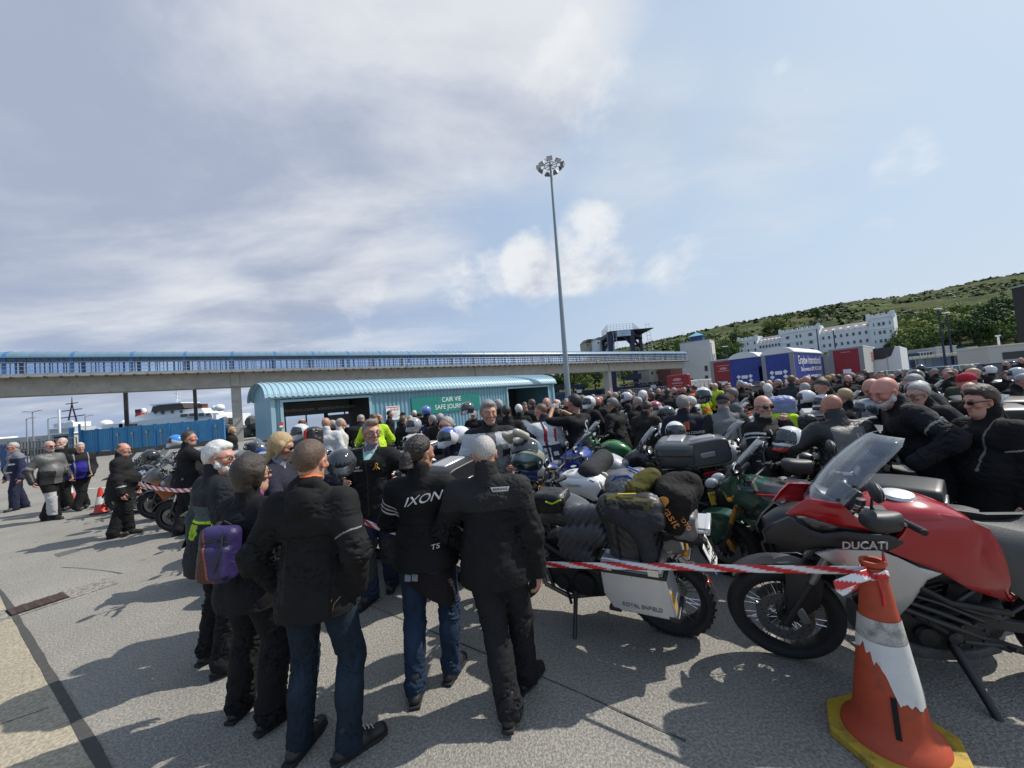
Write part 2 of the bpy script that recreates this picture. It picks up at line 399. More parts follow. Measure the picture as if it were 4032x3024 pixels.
sheet('slab_joints',js,0.0065,joint)
sheet('tarmac_patch',[[tuple(gnd(*q).xy) for q in ((212,2182),(300,2160),(318,2168),(228,2194))]],0.003,mat('patch_tar',(.10,.10,.098),.9,var=.3,vs=20,bump=.4,bs=90))
white_line=mat('worn_white_line',(0.62,0.62,0.6),0.8,var=0.2,dirt=(0.2,0.2,0.2,25,0.5,0.9))
ml=[]
for (a,c,w) in (((345,1925),(520,1912),0.12),((0,1795),(300,1806),0.15),((130,1905),(200,1903),0.1)):
 p,r_=gnd(*a),gnd(*c);ml.append(strip((p.x,p.y),(r_.x,r_.y),w))
sheet('road_markings',ml,0.004,white_line)
# drain grate with its concrete surround
iron=mat('rusty_iron',(0.07,0.045,0.04),0.7,0.3,var=0.35,vs=30,bump=0.4)
g0,g1,g2,g3=gnd(17,2403),gnd(237,2334),gnd(253,2356),gnd(45,2428)
gx=(g1-g0);gl=gx.length;gang=math.atan2(gx.y,gx.x);gw=0.30
gr=empty('drain_grate',(g3.x,g3.y,0),gang,'long rusty slotted drain grate set in the ground at the near left','drain')
b=MB().box((gl/2,gw/2,-0.002),(gl+0.02,gw+0.02,0.02));b.build('drain_recess',mat('black_void',(0.008,0.008,0.008),0.9),gr)
b=MB()
for i in range(9):b.box((gl/2,0.02+i*(gw-0.04)/8,0.016),(gl,0.016,0.012))
for i in range(5):b.box((0.02+i*(gl-0.04)/4,gw/2,0.017),(0.035,gw,0.013))
b.build('grating',iron,gr,bevel=0.002)
su=[(-0.09,-0.08),(gl+0.42,-0.08),(gl+0.42,gw+0.08),(-0.09,gw+0.08)]
ca,sa=math.cos(gang),math.sin(gang)
sheet('drain_surround',[[(g3.x+x*ca-y*sa,g3.y+x*sa+y*ca) for x,y in su]],0.0055,gp)
# ---------------------------------------------------------------- elevated walkway (bridge)
conc=mat('grey_concrete',(0.36,0.35,0.32),0.9,var=0.18,vs=1.2,bump=0.25,bs=14,dirt=(0.10,0.10,0.095,1.6,0.55,0.45))
blue=mat('walkway_blue',(0.05,0.16,0.38),0.45,var=0.1)
dblue=mat('dark_blue_steel',(0.03,0.07,0.19),0.5)
navy=mat('navy_steel',(0.012,0.017,0.05),0.5,var=0.25)
galv=mat('galvanised',(0.36,0.38,0.40),0.5,0.6,var=0.1)
white=mat('white_paint',(0.78,0.79,0.79),0.55,var=0.05,vs=1.5)
greyp=mat('grey_paint',(0.34,0.35,0.36),0.6)
dark=mat('dark_trim',(0.03,0.032,0.035),0.55)
roofglz=mat('pale_blue_roof_glazing',(0.14,0.24,0.32),0.35,var=0.12,vs=0.8)
gl_t=glass_thin('walkway_glass',(0.66,0.80,0.95),0.07)
BA=Vector((-41.0,31.0,0));BANG=math.atan2(54,79)
br=empty('elevated_walkway',BA,BANG,'long blue glazed walkway with a pale roof on a concrete bridge','footbridge')
s0,s1=-30.0,97.5
MB().box(((s0+s1)/2,1.5,6.47),(s1-s0,1.7,1.46)).build('concrete_beam',conc,br,bevel=0.03)
MB().box(((s0+s1)/2,1.5,7.28),(s1-s0,3.7,0.16)).build('deck',conc,br)
b=MB();s=s0
while s<s1:
 b.box((s,-0.55,7.12),(0.12,0.5,0.16));s+=0.9
b.build('deck_rib',dark,br)
MB().box(((s0+s1)/2,-0.30,7.42),(s1-s0,0.10,0.12)).build('kerb_beam',galv,br)
for k,sc_ in enumerate((-13.4,15.2,44.1,72.8)):
 MB().box((sc_,1.5,2.87),(0.85,1.25,5.74)).box((sc_,0.56,6.5),(0.7,0.16,1.4)).build('column',conc,br,bevel=0.03)
for px in (375,690):
 t_=(px-2016)/F_PX;s_=(t_*BA.y-BA.x)/(math.cos(BANG)-t_*math.sin(BANG))+1.0
 o=MB().box((s_,4.6,4.0),(0.30,0.3,4.5)).box((s_,4.6,1.75),(0.62,0.6,1.0)).tube([(s_,4.6,2.2),(s_-1.9,4.6,1.45)],0.09).build('steel_post',dark,br)
 # side frames, glazing bars, rails
zb,zt=7.44,8.86
fr,mull,rail,pane=MB(),MB(),MB(),MB()
s=s0;i=0
while s<s1:
 fr.box((s,0.0,(zb+zt)/2),(0.26,0.12,zt-zb));fr.box((s,3.0,(zb+zt)/2),(0.26,0.12,zt-zb))
 for j,w in ((0.62,1),(1.18,1),(1.66,.6),(1.95,.6),(2.5,1),(2.95,.7),(3.3,1)):
  if s+j<s1:mull.box((s+j,0.02,(zb+zt)/2),(0.075*w,0.07,zt-zb));mull.box((s+j+0.17,2.98,(zb+zt)/2),(0.075*w,0.06,zt-zb))
 s+=3.75
for z in (zb+0.02,zt-0.03):fr.box(((s0+s1)/2,0,z),(s1-s0,0.14,0.10));fr.box(((s0+s1)/2,3.0,z),(s1-s0,0.14,0.10))
fr.box(((s0+s1)/2,0.0,zt-0.30),(s1-s0,0.07,0.05))
fr.build('wall_frame',blue,br,smooth=0);mull.build('mullion_lattice',mat('mullion_blue',(0.05,0.11,0.30),0.5),br,smooth=0)
for z in (zb+0.30,zb+0.62,zb+0.95):rail.tube([(s0,-0.36,z),(s1,-0.36,z)],0.022,6)
s=s0
while s<s1:rail.tube([(s,-0.36,7.42),(s,-0.36,zb+0.95)],0.02,5);s+=1.25
rail.build('handrail',galv,br)
pane.add([(s0,0.05,zb),(s1,0.05,zb),(s1,0.05,zt),(s0,0.05,zt)],[(0,1,2,3)]);pane.add([(s0,2.95,zb),(s1,2.95,zb),(s1,2.95,zt),(s0,2.95,zt)],[(0,1,2,3)])
pane.build('glazing',gl_t,br,smooth=0)
arc=[(-0.22+1.72*(1-math.cos(math.pi*k/8)),8.90+0.62*math.sin(math.pi*k/8)) for k in range(9)]
rf,rb_,rr=MB(),MB(),MB()
for (y0,z0),(y1,z1) in zip(arc,arc[1:]):rf.add([(s0,y0,z0),(s1,y0,z0),(s1,y1,z1),(s0,y1,z1)],[(0,1,2,3)])
s=s0;i=0
while s<s1:
 rb_=MB();tgt=rb_ if i%5==0 else rr;w=0.20 if i%5==0 else 0.045
 for (y0,z0),(y1,z1) in zip(arc,arc[1:]):
  tgt.add([(s,y0,z0+0.03),(s+w,y0,z0+0.03),(s+w,y1,z1+0.03),(s,y1,z1+0.03),(s,y0,z0-.02),(s+w,y0,z0-.02),(s+w,y1,z1-.02),(s,y1,z1-.02)],[(0,1,2,3),(0,3,7,4),(1,5,6,2)])
 if i%5==0:rb_.build('roof_rib',blue,br,smooth=0)
 s+=0.75;i+=1
rf.box(((s0+s1)/2,-0.24,8.86),(s1-s0,0.08,0.10))
rf.build('roof',roofglz,br,smooth=0);rr.build('roof_glazing_bar',mat('roof_bar',(0.16,0.24,0.30),0.4),br,smooth=0)
for s_ in (33.5,49.0,58.0,68.5,79.0,88.0):
 MB().box((s_,-0.42,7.62),(0.22,0.12,0.26),(0.4,0,0.2)).tube([(s_,-0.4,7.45),(s_,-0.4,7.55)],0.03,6).build('floodlight',white,br,bevel=0.01)
 # ---------------------------------------------------------------- white stair tower at the end of the walkway
tw=empty('stair_tower',atd(2812,86).xy.to_3d(),R(52),'white rendered stair tower with a small blue pyramid roof','building')
TH=11.6
# local x along the lit right face, local y along the left face (away)
tower_m=mat('tower_render',(0.52,0.52,0.50),0.85,var=0.08,vs=0.8,bump=0.1,dirt=(0.30,0.30,0.29,0.9,0.6,0.4))
MB().box((2.6,3.2,TH/2),(5.2,6.4,TH)).build('wall',tower_m,tw,bevel=0.02)
MB().box((2.6,3.2,TH+0.06),(5.3,6.5,0.12)).build('parapet',greyp,tw)
MB().box((2.6,3.0,TH+0.75),(2.6,2.6,1.3)).build('lantern',dblue,tw)
MB().add([(0.9,1.3,TH+1.35),(4.3,1.3,TH+1.35),(4.3,4.7,TH+1.35),(0.9,4.7,TH+1.35),(2.6,3.0,TH+2.35)],[(0,1,4),(1,2,4),(2,3,4),(3,0,4),(3,2,1,0)]).build('roof',mat('light_blue_roof',(0.18,0.42,0.55),0.4),tw,smooth=0)
for x,z,h in ((1.9,7.6,1.7),(3.7,7.6,1.7)):
 f=MB().box((x,-0.02,z),(0.42,0.08,h)).build('window',dark,tw);MB().box((x,-0.07,z),(0.28,0.03,h-0.14)).build('pane',mat('brown_glass',(0.10,0.05,0.05),0.2),f)
for y,z in ((1.4,3.0),(4.6,2.6),(1.3,5.2)):
 f=MB().box((-0.02,y,z),(0.08,0.75,1.3)).build('window',mat('tan_frame',(0.3,0.26,0.2),0.7),tw);MB().box((-0.07,y,z),(0.03,0.55,1.1)).build('pane',dark,f)
MB().tube([(0.45,-0.08,0),(0.45,-0.08,TH-0.8)],0.06,8).tube([(0.45,-0.08,TH-0.8),(1.2,-0.08,TH-0.8)],0.05,8).build('drainpipe',dark,tw)
MB().tube([(0.6,5.6,TH),(0.6,5.6,TH+2.6)],0.05,6).build('flagpole',galv,tw)
# ---------------------------------------------------------------- tall light mast
mp=atd(2236,37.0);mast=empty('floodlight_mast',(mp.x,mp.y,0),0.0,'very tall grey floodlight mast with a ring of floodlights on top','light mast')
mast.rotation_euler=(0,R(0.8),0)
mg=mat('mast_grey',(0.27,0.31,0.33),0.5,0.4,var=0.12,stretch=(1,1,0.2))
MH=24.8
MB().tube([(0,0,0),(0,0,6),(0,0,14),(0,0,MH)],[0.30,0.24,0.165,0.105],20).build('pole',mg,mast)
MB().tube([(0,0,0.0),(0,0,0.06)],0.42,16).box((0.0,-0.27,1.1),(0.2,0.06,0.7)).build('base_plate',mg,mast)
fd=mat('floodlight_housing',(0.19,0.19,0.185),0.5,0.4);lens=mat('floodlight_glass',(0.5,0.5,0.48),0.1)
b=MB().tube([(math.cos(a)*0.62,math.sin(a)*0.62,MH-0.25) for a in [k*math.pi/10 for k in range(20)]],0.04,8,True)
for k in range(9):
 a=k*math.tau/9+0.35
 b.tube([(0.1*math.cos(a),0.1*math.sin(a),MH-0.25),(1.02*math.cos(a),1.02*math.sin(a),MH-0.2)],0.035,6)
b.tube([(0,0,MH-0.1),(-0.5,0.1,MH+0.55)],0.04,6)
b.build('head_ring',mg,mast)
for k in range(9):
 a=k*math.tau/9+0.35;o=empty('floodlight',parent=mast);o.location=(1.1*math.cos(a),1.1*math.sin(a),MH-0.28+0.1*math.sin(3*a));o.rotation_euler=(0,R(38+12*math.sin(5*a)),a)
 o.scale=(.85,)*3;h=MB().add([(-.12,-.18,.12),(-.12,.18,.12),(-.12,.18,-.12),(-.12,-.18,-.12),(.30,-.33,.24),(.30,.33,.24),(.30,.33,-.24),(.30,-.33,-.24)],[(0,1,2,3),(4,7,6,5),(0,4,5,1),(1,5,6,2),(2,6,7,3),(3,7,4,0)]).build('housing',fd,o,bevel=0.02)
 MB().box((0.306,0,0),(0.02,0.56,0.38)).build('lens',lens,o)
 # ---------------------------------------------------------------- pale blue barrel-roofed shelter
SA=Vector((-13.7,21.8,0));SANG=R(42.5);SL,SW,SE=24.0,5.4,3.2
sh=empty('waiting_shelter',SA,SANG,'pale blue corrugated shelter with a barrel roof, behind the crowd','shelter')
sky_b=mat('pale_blue_sheet',(0.17,0.33,0.41),0.42,var=0.07,vs=1.0,stretch=(1,1,0.3))
sky_r=mat('pale_blue_roof',(0.30,0.46,0.53),0.40,var=0.08,vs=0.7)
su_,sn_=Vector((math.cos(SANG),math.sin(SANG))),Vector((-math.sin(SANG),math.cos(SANG)))
def on_front(px,py,A=SA,ang=SANG):
 d=ray(px,py);u=Vector((math.cos(ang),math.sin(ang)))
 # A + s u = t d
 det=u.x*(-d.y)+d.x*u.y
 s=(A.x*d.y-d.x*A.y)/det
 t=(u.y*A.x-u.x*A.y)/det
 return s,CAM_H+t*d.z
o1a,o1b=on_front(1112,1600)[0],on_front(1452,1575)[0]
o2a,o2b=on_front(1996,1535)[0],on_front(2155,1525)[0]
def corr(b,xa,xb,za,zb_,y=0.0,pitch=0.30,dep=0.045):
 n=max(1,int((xb-xa)/pitch));p=(xb-xa)/n;vs=[];prof=((0,0),(0.42,0),(0.54,-dep),(0.88,-dep))
 for i in range(n):
  for f,dy_ in prof:vs.append((xa+(i+f)*p,y+dy_))
 vs.append((xb,y));k=len(vs)
 b.add([(x,yy,za) for x,yy in vs]+[(x,yy,zb_) for x,yy in vs],[(i,i+1,k+i+1,k+i) for i in range(k-1)])
ot=2.92
w=MB();corr(w,0,o1a,0,SE+.1);corr(w,o1b,o2a,0,SE+.1);corr(w,o2b,SL,0,SE+.1);corr(w,o1a,o1b,ot,SE+.1);corr(w,o2a,o2b,ot,SE+.1)
w.build('front_wall',sky_b,sh,smooth=0)
# end walls follow the arch
def arch(y):return SE+1.02*math.sin(math.acos(max(-1,min(1,(y-SW/2)/(SW/2+0.30)))))
ew=MB();pf=[(0.0,0),(SW,0)]+[(SW-SW*k/14,arch(SW-SW*k/14)) for k in range(15)]
ew.prism(pf,0.06,'X',0.0).build('end_wall',sky_b,sh,smooth=0);MB().prism(pf,0.06,'X',SL-0.06).build('end_wall',sky_b,sh,smooth=0)
rfm=MB();K=16;NR=int((SL+0.7)/0.30)
for i in range(NR):
 x0=-0.35+i*0.30
 for (f0,f1,d0,d1) in ((0,.45,0,0),(.45,.58,0,.05),(.58,.87,.05,.05),(.87,1,.05,0)):
  vs=[]
  for k in range(K+1):
   a=math.pi*k/K;y=SW/2-(SW/2+0.32)*math.cos(a);z=SE+1.05*math.sin(a)
   vs.append((x0+f0*0.3,y,z+d0));vs.append((x0+f1*0.3,y,z+d1))
  rfm.add(vs,[(2*k,2*k+1,2*k+3,2*k+2) for k in range(K)])
rfm.build('barrel_roof',sky_r,sh,smooth=0)
t=MB()
for a_,c_ in ((o1a,o1b),(o2a,o2b)):
 t.box((a_-0.06,-0.07,ot/2),(0.16,0.06,ot)).box((c_+0.06,-0.07,ot/2),(0.16,0.06,ot)).box(((a_+c_)/2,-0.075,ot+0.06),(c_-a_+0.28,0.07,0.14))
t.box((0.05,-0.07,SE/2),(0.22,0.06,SE)).box((SL-0.05,-0.07,SE/2),(0.22,0.06,SE)).box((SL/2,-0.2,SE-0.02),(SL+0.66,0.10,0.09))
t.build('opening_frame',sky_r,sh,bevel=0.01)
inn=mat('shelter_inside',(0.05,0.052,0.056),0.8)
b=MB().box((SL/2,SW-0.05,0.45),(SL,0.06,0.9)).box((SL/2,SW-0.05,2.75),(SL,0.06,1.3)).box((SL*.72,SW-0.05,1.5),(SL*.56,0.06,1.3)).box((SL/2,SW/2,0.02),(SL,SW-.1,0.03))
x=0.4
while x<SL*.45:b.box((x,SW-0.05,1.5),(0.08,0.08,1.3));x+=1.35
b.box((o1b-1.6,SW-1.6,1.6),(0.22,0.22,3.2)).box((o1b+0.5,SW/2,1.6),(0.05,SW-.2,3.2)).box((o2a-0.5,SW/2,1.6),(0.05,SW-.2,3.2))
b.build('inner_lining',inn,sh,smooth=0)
MB().box((o1a+(o1b-o1a)/2,SW-1.9,2.55),(o1b-o1a-0.1,0.03,0.85)).build('banner',mat('grey_banner',(0.085,0.085,0.09),0.7),sh)
lt=mat('banner_lettering',(0.45,0.45,0.46),0.7)
for k in range(3):
 text('lettering','visitisleofman.com',0.34,lt,sh,(o1a+1.35+2.75*k,SW-1.93,2.48),(R(90),0,0),0.002)
MB().box((o1b-0.95,SW-2.4,1.55),(1.5,0.04,0.8)).build('notice_panel',mat('dim_panel',(0.11,0.11,0.115),0.6),sh)
rackm=mat('rack_wood',(0.16,0.11,0.07),0.8,var=0.4,vs=3)
b=MB()
for k in range(3):b.box((o2a+0.35,SW-1.4,0.5+0.75*k),(0.7,0.6,0.5))
b.build('storage_rack',rackm,sh)
MB().box(((o2a+o2b)/2+0.4,SW-0.5,1.5),(2.2,0.04,2.6)).build('mural',mat('green_mural',(0.02,0.07,0.05),0.6,var=0.9,vs=1.6),sh)
# teal sign, notices
sa_,za_=on_front(1620,1620);sb_,zb2=on_front(1886,1590)
teal=mat('teal_sign',(0.012,0.20,0.17),0.45,var=0.12,vs=1.4);sw=mat('sign_white',(0.80,0.82,0.80),0.5)
sgn=MB().box(((sa_+sb_)/2,-0.09,2.05),(sb_-sa_,0.05,1.25)).build('sign_board',teal,sh,bevel=0.008)
sz=(sb_-sa_)
text('lettering','CAIR VIE',0.50,sw,sgn,((sa_+sb_)/2+0.35,-0.12,2.37),(R(90),0,0),sx=0.92)
text('lettering','SAFE JOURNEY',0.50,sw,sgn,((sa_+sb_)/2+0.35,-0.12,1.83),(R(90),0,0),sx=0.92)
nx,nz_=on_front(1545,1620)
n_=MB().box((nx,-0.08,1.72),(1.0,0.04,0.95)).build('notice_board',white,sh,bevel=0.006)
MB().box((nx,-0.105,2.12),(0.9,0.01,0.05)).build('header_strip',mat('notice_red',(0.5,0.05,0.05),0.6),n_)
b=MB()
for k in range(3):b.lathe([(0.062,0),(0.085,0)],16,'Y',(nx-0.1+0.22*k,-0.108,1.95));b.box((nx-0.1+0.22*k,-0.109,1.95),(0.12,0.003,0.02),(0,R(45),0))
b.build('prohibition_symbol',MATS['notice_red'],n_)
b=MB()
for k in range(6):b.box((nx-0.05*(k%2),-0.105,1.72-0.06*k),(0.7-0.1*(k%2),0.004,0.016))
b.build('small_print',greyp,n_)
fx,fz=on_front(1113,1670)
f_=MB().box((fx-0.1,-0.12,1.62),(0.22,0.02,0.30)).build('fire_notice',MATS['notice_red'],sh);MB().box((fx-0.1,-0.134,1.54),(0.18,0.006,0.10)).build('text_block',white,f_)
# ---------------------------------------------------------------- linkspan gantry
gy=108.0
def gx_(px,D=gy):return atd(px,D).x
ga=empty('linkspan_gantry',(0,0,0),0,'dark navy ferry ramp gantry topped by white railings beyond the walkway','gantry')
def zz(px,py,D):return atd(px,D,py).z
zt_=zz(2450,1310,gy)
for px,D,w in ((2392,gy+7,0.95),(2420,gy-3,1.25),(2507,gy-3,1.15),(2540,gy+7,0.9)):
 x=gx_(px,D);MB().box((x,D,(zt_-0.6)/2),(w,w,zt_-0.6)).build('leg',navy,ga,bevel=0.05)
xl,xr,xm0,xm1=gx_(2392,gy+7),gx_(2540,gy+7),gx_(2420,gy-3),gx_(2507,gy-3)
b=MB().box(((xm0+xm1)/2,gy-3,zt_-0.7),(xm1-xm0+1.2,1.0,1.5)).box(((xl+xr)/2,gy+7,zt_-0.7),(xr-xl+1,0.9,1.4))
b.tube([(xm0,gy-3,zt_-0.7),(xl,gy+7,zt_-0.7)],0.55,8).tube([(xm1,gy-3,zt_-0.7),(xr,gy+7,zt_-0.7)],0.55,8)
for (xa,xb,D) in ((xm0,xm0+2.3,gy-3),(xm1,xm1-2.3,gy-3),(xl,xl+2,gy+7),(xr,xr-2,gy+7)):
 b.tube([(xa,D,zt_-4),(xb,D,zt_-1.2)],0.4,6)
b.box(((xl+xr)/2,gy+2,zt_+0.1),(xr-xl+0.8,10.5,0.2))
b.build('crossbeam',navy,ga,smooth=0)
MB().box(((xm0+xm1)/2+0.8,gy-3.65,zt_-0.75),(xm1-xm0-2.3,0.08,1.5)).build('name_board',mat('pale_board',(0.45,0.55,0.66),0.6,var=0.25,vs=0.4),ga)
b=MB();za=zt_+0.2
for (p,q) in (((xl,gy+7),(xr,gy+7)),((xl,gy+7),(xm0-.5,gy-3.4)),((xm0-.5,gy-3.4),(xm1+.5,gy-3.4)),((xm1+.5,gy-3.4),(xr,gy+7))):
 for h in (0.55,1.1,1.7):b.tube([(p[0],p[1],za+h),(q[0],q[1],za+h)],0.045,5)
 for k in range(9):x,y=p[0]+(q[0]-p[0])*k/8,p[1]+(q[1]-p[1])*k/8;b.tube([(x,y,za),(x,y,za+1.7)],0.045,5)
for k in range(14):b.box((xr+1.4+0.05*k,gy+4,za+2.2-k*1.1),(1.1,0.08,0.08))
b.tube([(xr+0.9,gy+4,za+2.6),(xr+1.6,gy+4,za-13)],0.06,5).tube([(xr+1.95,gy+4,za+2.6),(xr+2.6,gy+4,za-13)],0.06,5)
for k in range(12):b.box((xm0+1.3,gy-3.6,zt_-2-k*1.05),(0.9,0.06,0.06))
b.tube([(xm0+0.9,gy-3.6,zt_),(xm0+0.9,gy-3.6,0)],0.05,5).tube([(xm0+1.7,gy-3.6,zt_),(xm0+1.7,gy-3.6,0)],0.05,5)
b.build('railing',mat('white_rail',(0.62,0.63,0.62),0.6),ga)
b=MB().box((gx_(2200)+2,gy,1.6),(34,3.0,2.4)).box((gx_(2520),gy-4,1.5),(24,2.5,2.6)).box((gx_(2220),gy-2,4.0),(11,3,1.1)).box((gx_(2478),gy-4.5,5.2),(3.6,2.4,1.5))
for k in range(16):b.box((gx_(2430)+k*1.25,gy-5.2,3.2),(0.9,0.3,0.5))
b.build('ramp_deck',navy,ga,smooth=0)
b=MB()
for k in range(30):b.box((gx_(2410)+k*0.65,gy-5.4,3.35+0.22*(k%3)),(0.42,0.1,0.16))
b.build('deck_cargo',mat('mixed_pale',(0.42,0.40,0.32),0.8,var=0.6,vs=0.8),ga,smooth=0)
MB().box((gx_(2545),gy-5.5,2.2),(1.4,0.08,0.9)).box((gx_(2268),gy-5.5,2.6),(1.3,0.08,0.8)).build('notice_plate',white,ga)
# railing fence on the quay edge in front of the ramp
def rail_fence(name,p,q,h,n,m,label,rails=(0.35,0.7,1.0),r=0.03,cat='railing'):
 p,q=Vector(p),Vector(q);o=empty(name,p,0,label,cat);d=q-p;b=MB()
 for k in rails:b.tube([(0,0,h*k),(d.x,d.y,h*k+d.z)],r,6)
 b.build('rail',m,o);b=MB()
 for k in range(n+1):v=d*(k/n);b.tube([(v.x,v.y,v.z),(v.x,v.y,v.z+h)],r*1.25,6)
 b.build('post',m,o);return o
a_,c_=atd(2440,92),atd(2640,92);rail_fence('quay_railing',(a_.x,a_.y,0),(c_.x,c_.y,0),2.0,22,galv,'grey mesh quay railing below the navy ferry ramp',(0.2,0.4,0.6,0.8,1.0),0.04)
a_,c_=atd(2180,45),atd(2262,45);rail_fence('boundary_fence',(a_.x,a_.y,0),(c_.x,c_.y,0),2.2,12,dblue,'short blue fence at the right end of the shelter',(0.3,1.0),0.03,'fence')
stone=mat('pale_stone',(0.27,0.235,0.17),0.9,var=0.3,vs=1.5,bump=0.5,bs=4)
a_=atd(2330,84);b=MB()
for r_ in range(4):
 for k in range(14):b.box((a_.x-4.6+k*0.70+(r_%2)*0.3,a_.y,0.16+r_*0.34),(0.66,0.5,0.31))
tag(b.build('stone_wall',stone,None,bevel=0.03),'low pale stone block wall under the walkway, left of the ramp','wall')
# ---------------------------------------------------------------- hillside, terraces
def ridge(t):
 xs=[-0.15,0.0,0.12,0.22,0.35,0.60,0.826,1.05,1.33,1.7,2.3];ys=[0.0,0.005,0.055,0.100,0.119,0.150,0.174,0.185,0.213,0.24,0.26]
 return float(np.interp(t,xs,ys))
PR_Y,PR_Z=[104,118,150,190,250,330,420,520,700],[0.0,0.035,0.10,0.26,0.50,0.80,1.0,1.02,0.95]
def hill_z(x,y):
 t=x/y;n=math.sin(x*.05+1)*math.cos(y*.043)*1.2+math.sin(x*.13)*math.sin(y*.11+x*.03)*0.6
 f=float(np.interp(y,PR_Y,PR_Z));return 420*ridge(t)*f+n*min(1.0,f*3)-(0.6 if f<.02 else 0)
hb=MB();NT,NY=110,70;vs=[]
for j in range(NY+1):
 y=102+(700-102)*(j/NY)**1.4
 for i in range(NT+1):
  t=-0.15+2.45*i/NT;vs.append((t*y,y,hill_z(t*y,max(y,104))-0.3))
hb.add(vs,[(j*(NT+1)+i,j*(NT+1)+i+1,(j+1)*(NT+1)+i+1,(j+1)*(NT+1)+i) for j in range(NY) for i in range(NT)])
def hill_mat():
 m=bpy.data.materials.new('hill_grass');m.use_nodes=True;t=m.node_tree;b=t.nodes['Principled BSDF'];b.inputs['Roughness'].default_value=1.0;b.inputs['Specular IOR Level'].default_value=0.1
 g=t.nodes.new('ShaderNodeNewGeometry')
 mpn=t.nodes.new('ShaderNodeMapping');mpn.inputs['Scale'].default_value=(0.55,1,2.2);t.links.new(g.outputs['Position'],mpn.inputs[0])
 n=t.nodes.new('ShaderNodeTexNoise');n.inputs['Scale'].default_value=0.035;n.inputs['Detail'].default_value=9;n.inputs['Roughness'].default_value=0.62;n.inputs['Distortion'].default_value=0.6;t.links.new(mpn.outputs[0],n.inputs['Vector'])
 cr=t.nodes.new('ShaderNodeValToRGB');e=cr.color_ramp.elements
 e[0].position=0.34;e[0].color=(0.040,0.056,0.022,1);e[1].position=0.66;e[1].color=(0.105,0.13,0.04,1)
 for p,c in ((0.45,(0.033,0.05,0.018,1)),(0.50,(0.075,0.088,0.028,1)),(0.56,(0.045,0.062,0.02,1)),(0.60,(0.10,0.105,0.04,1))):
  x=e.new(p);x.color=c
 t.links.new(n.outputs['Fac'],cr.inputs[0])
 n2=t.nodes.new('ShaderNodeTexNoise');n2.inputs['Scale'].default_value=0.5;n2.inputs['Detail'].default_value=6;t.links.new(g.outputs['Position'],n2.inputs['Vector'])
 r=t.nodes.new('ShaderNodeMapRange');r.inputs[1].default_value=.3;r.inputs[2].default_value=.7;r.inputs[3].default_value=.6;r.inputs[4].default_value=1.35;t.links.new(n2.outputs['Fac'],r.inputs[0])
 q=t.nodes.new('ShaderNodeVectorMath');q.operation='SCALE';t.links.new(cr.outputs[0],q.inputs[0]);t.links.new(r.outputs[0],q.inputs['Scale']);t.links.new(q.outputs[0],b.inputs['Base Color'])
 bp=t.nodes.new('ShaderNodeBump');bp.inputs['Strength'].default_value=1.0;bp.inputs['Distance'].default_value=1.5;t.links.new(n2.outputs['Fac'],bp.inputs['Height']);t.links.new(bp.outputs[0],b.inputs['Normal']);return m
o=hb.build('hillside',hill_mat(),smooth=180);o['kind']='structure'
# ---------------------------------------------------------------- trees
def leaf_mat(name,c,var=0.5):
 return mat(name,c,0.75,var=var,vs=0.55,spec=0.2)
leafs=[leaf_mat('leaf_mid',(0.105,0.165,0.040)),leaf_mat('leaf_dark',(0.052,0.090,0.032)),leaf_mat('leaf_olive',(0.145,0.190,0.048)),leaf_mat('leaf_yellowgreen',(0.19,0.225,0.06))]
bark=mat('bark',(0.08,0.06,0.045),0.9,var=0.3)
def crown_mesh(seed,rx,rz,nc,nl,ls,zc):
 r=random.Random(seed);b=MB();cs=[]
 for i in range(nc):
  while True:
   p=Vector((r.uniform(-1,1),r.uniform(-1,1),r.uniform(-1,1)))
   if 0.35<p.length<1:break
  k=1+0.25*math.sin(3*p.x+seed)+r.uniform(-.1,.1)
  cs.append((Vector((p.x*rx*k,p.y*rx*k,zc+p.z*rz*k*(0.8 if p.z<0 else 1))),r.uniform(0.22,0.40)*rx))
 for c,cr_ in cs:
  for j in range(nl):
   d=Vector((r.gauss(0,1),r.gauss(0,1),r.gauss(0,.75))).normalized()*cr_*r.uniform(.55,1.08)
   n=(d.normalized()+Vector((r.uniform(-.7,.7),r.uniform(-.7,.7),r.uniform(-.2,.9)))).normalized()
   a=n.orthogonal().normalized();a.rotate(Matrix.Rotation(r.uniform(0,6.28),3,n));bb=n.cross(a);s=ls*r.uniform(.6,1.3);p=c+d
   b.add([p-a*s,p+bb*s*.55,p+a*s,p-bb*s*.55],[(0,1,2,3)])
 return b,[c for c,_ in cs]
def make_tree(seed,rx,rz,h,lm,nc=34,nl=44,ls=0.34):
 o=empty('tree');b,cs=crown_mesh(seed,rx,rz,nc,nl,ls,h);b.build('crown',lm,o,smooth=0)
 t=MB().tube([(0,0,-1.0),(0.1,0,h*.4),(0,0.1,h)],[0.32,0.24,0.1],8)
 for c in cs[:10]:t.tube([(0.05,0.03,h*.45),tuple(c*0.5+Vector((0,0,h*.3))),tuple(c)],[0.12,0.08,0.03],5)
 t.build('trunk',bark,o);return o
protos=[make_tree(1,3.6,3.0,5.2,leafs[0]),make_tree(2,3.2,3.6,5.6,leafs[1]),make_tree(3,4.2,2.8,4.8,leafs[2]),make_tree(4,3.0,2.4,4.0,leafs[3]),make_tree(5,2.6,4.2,6.0,leafs[1])]
used=set()
tnames=['round mid green tree','dark green tall tree','wide olive green tree','small yellowish green tree','narrow very dark tree']
TREES=[]
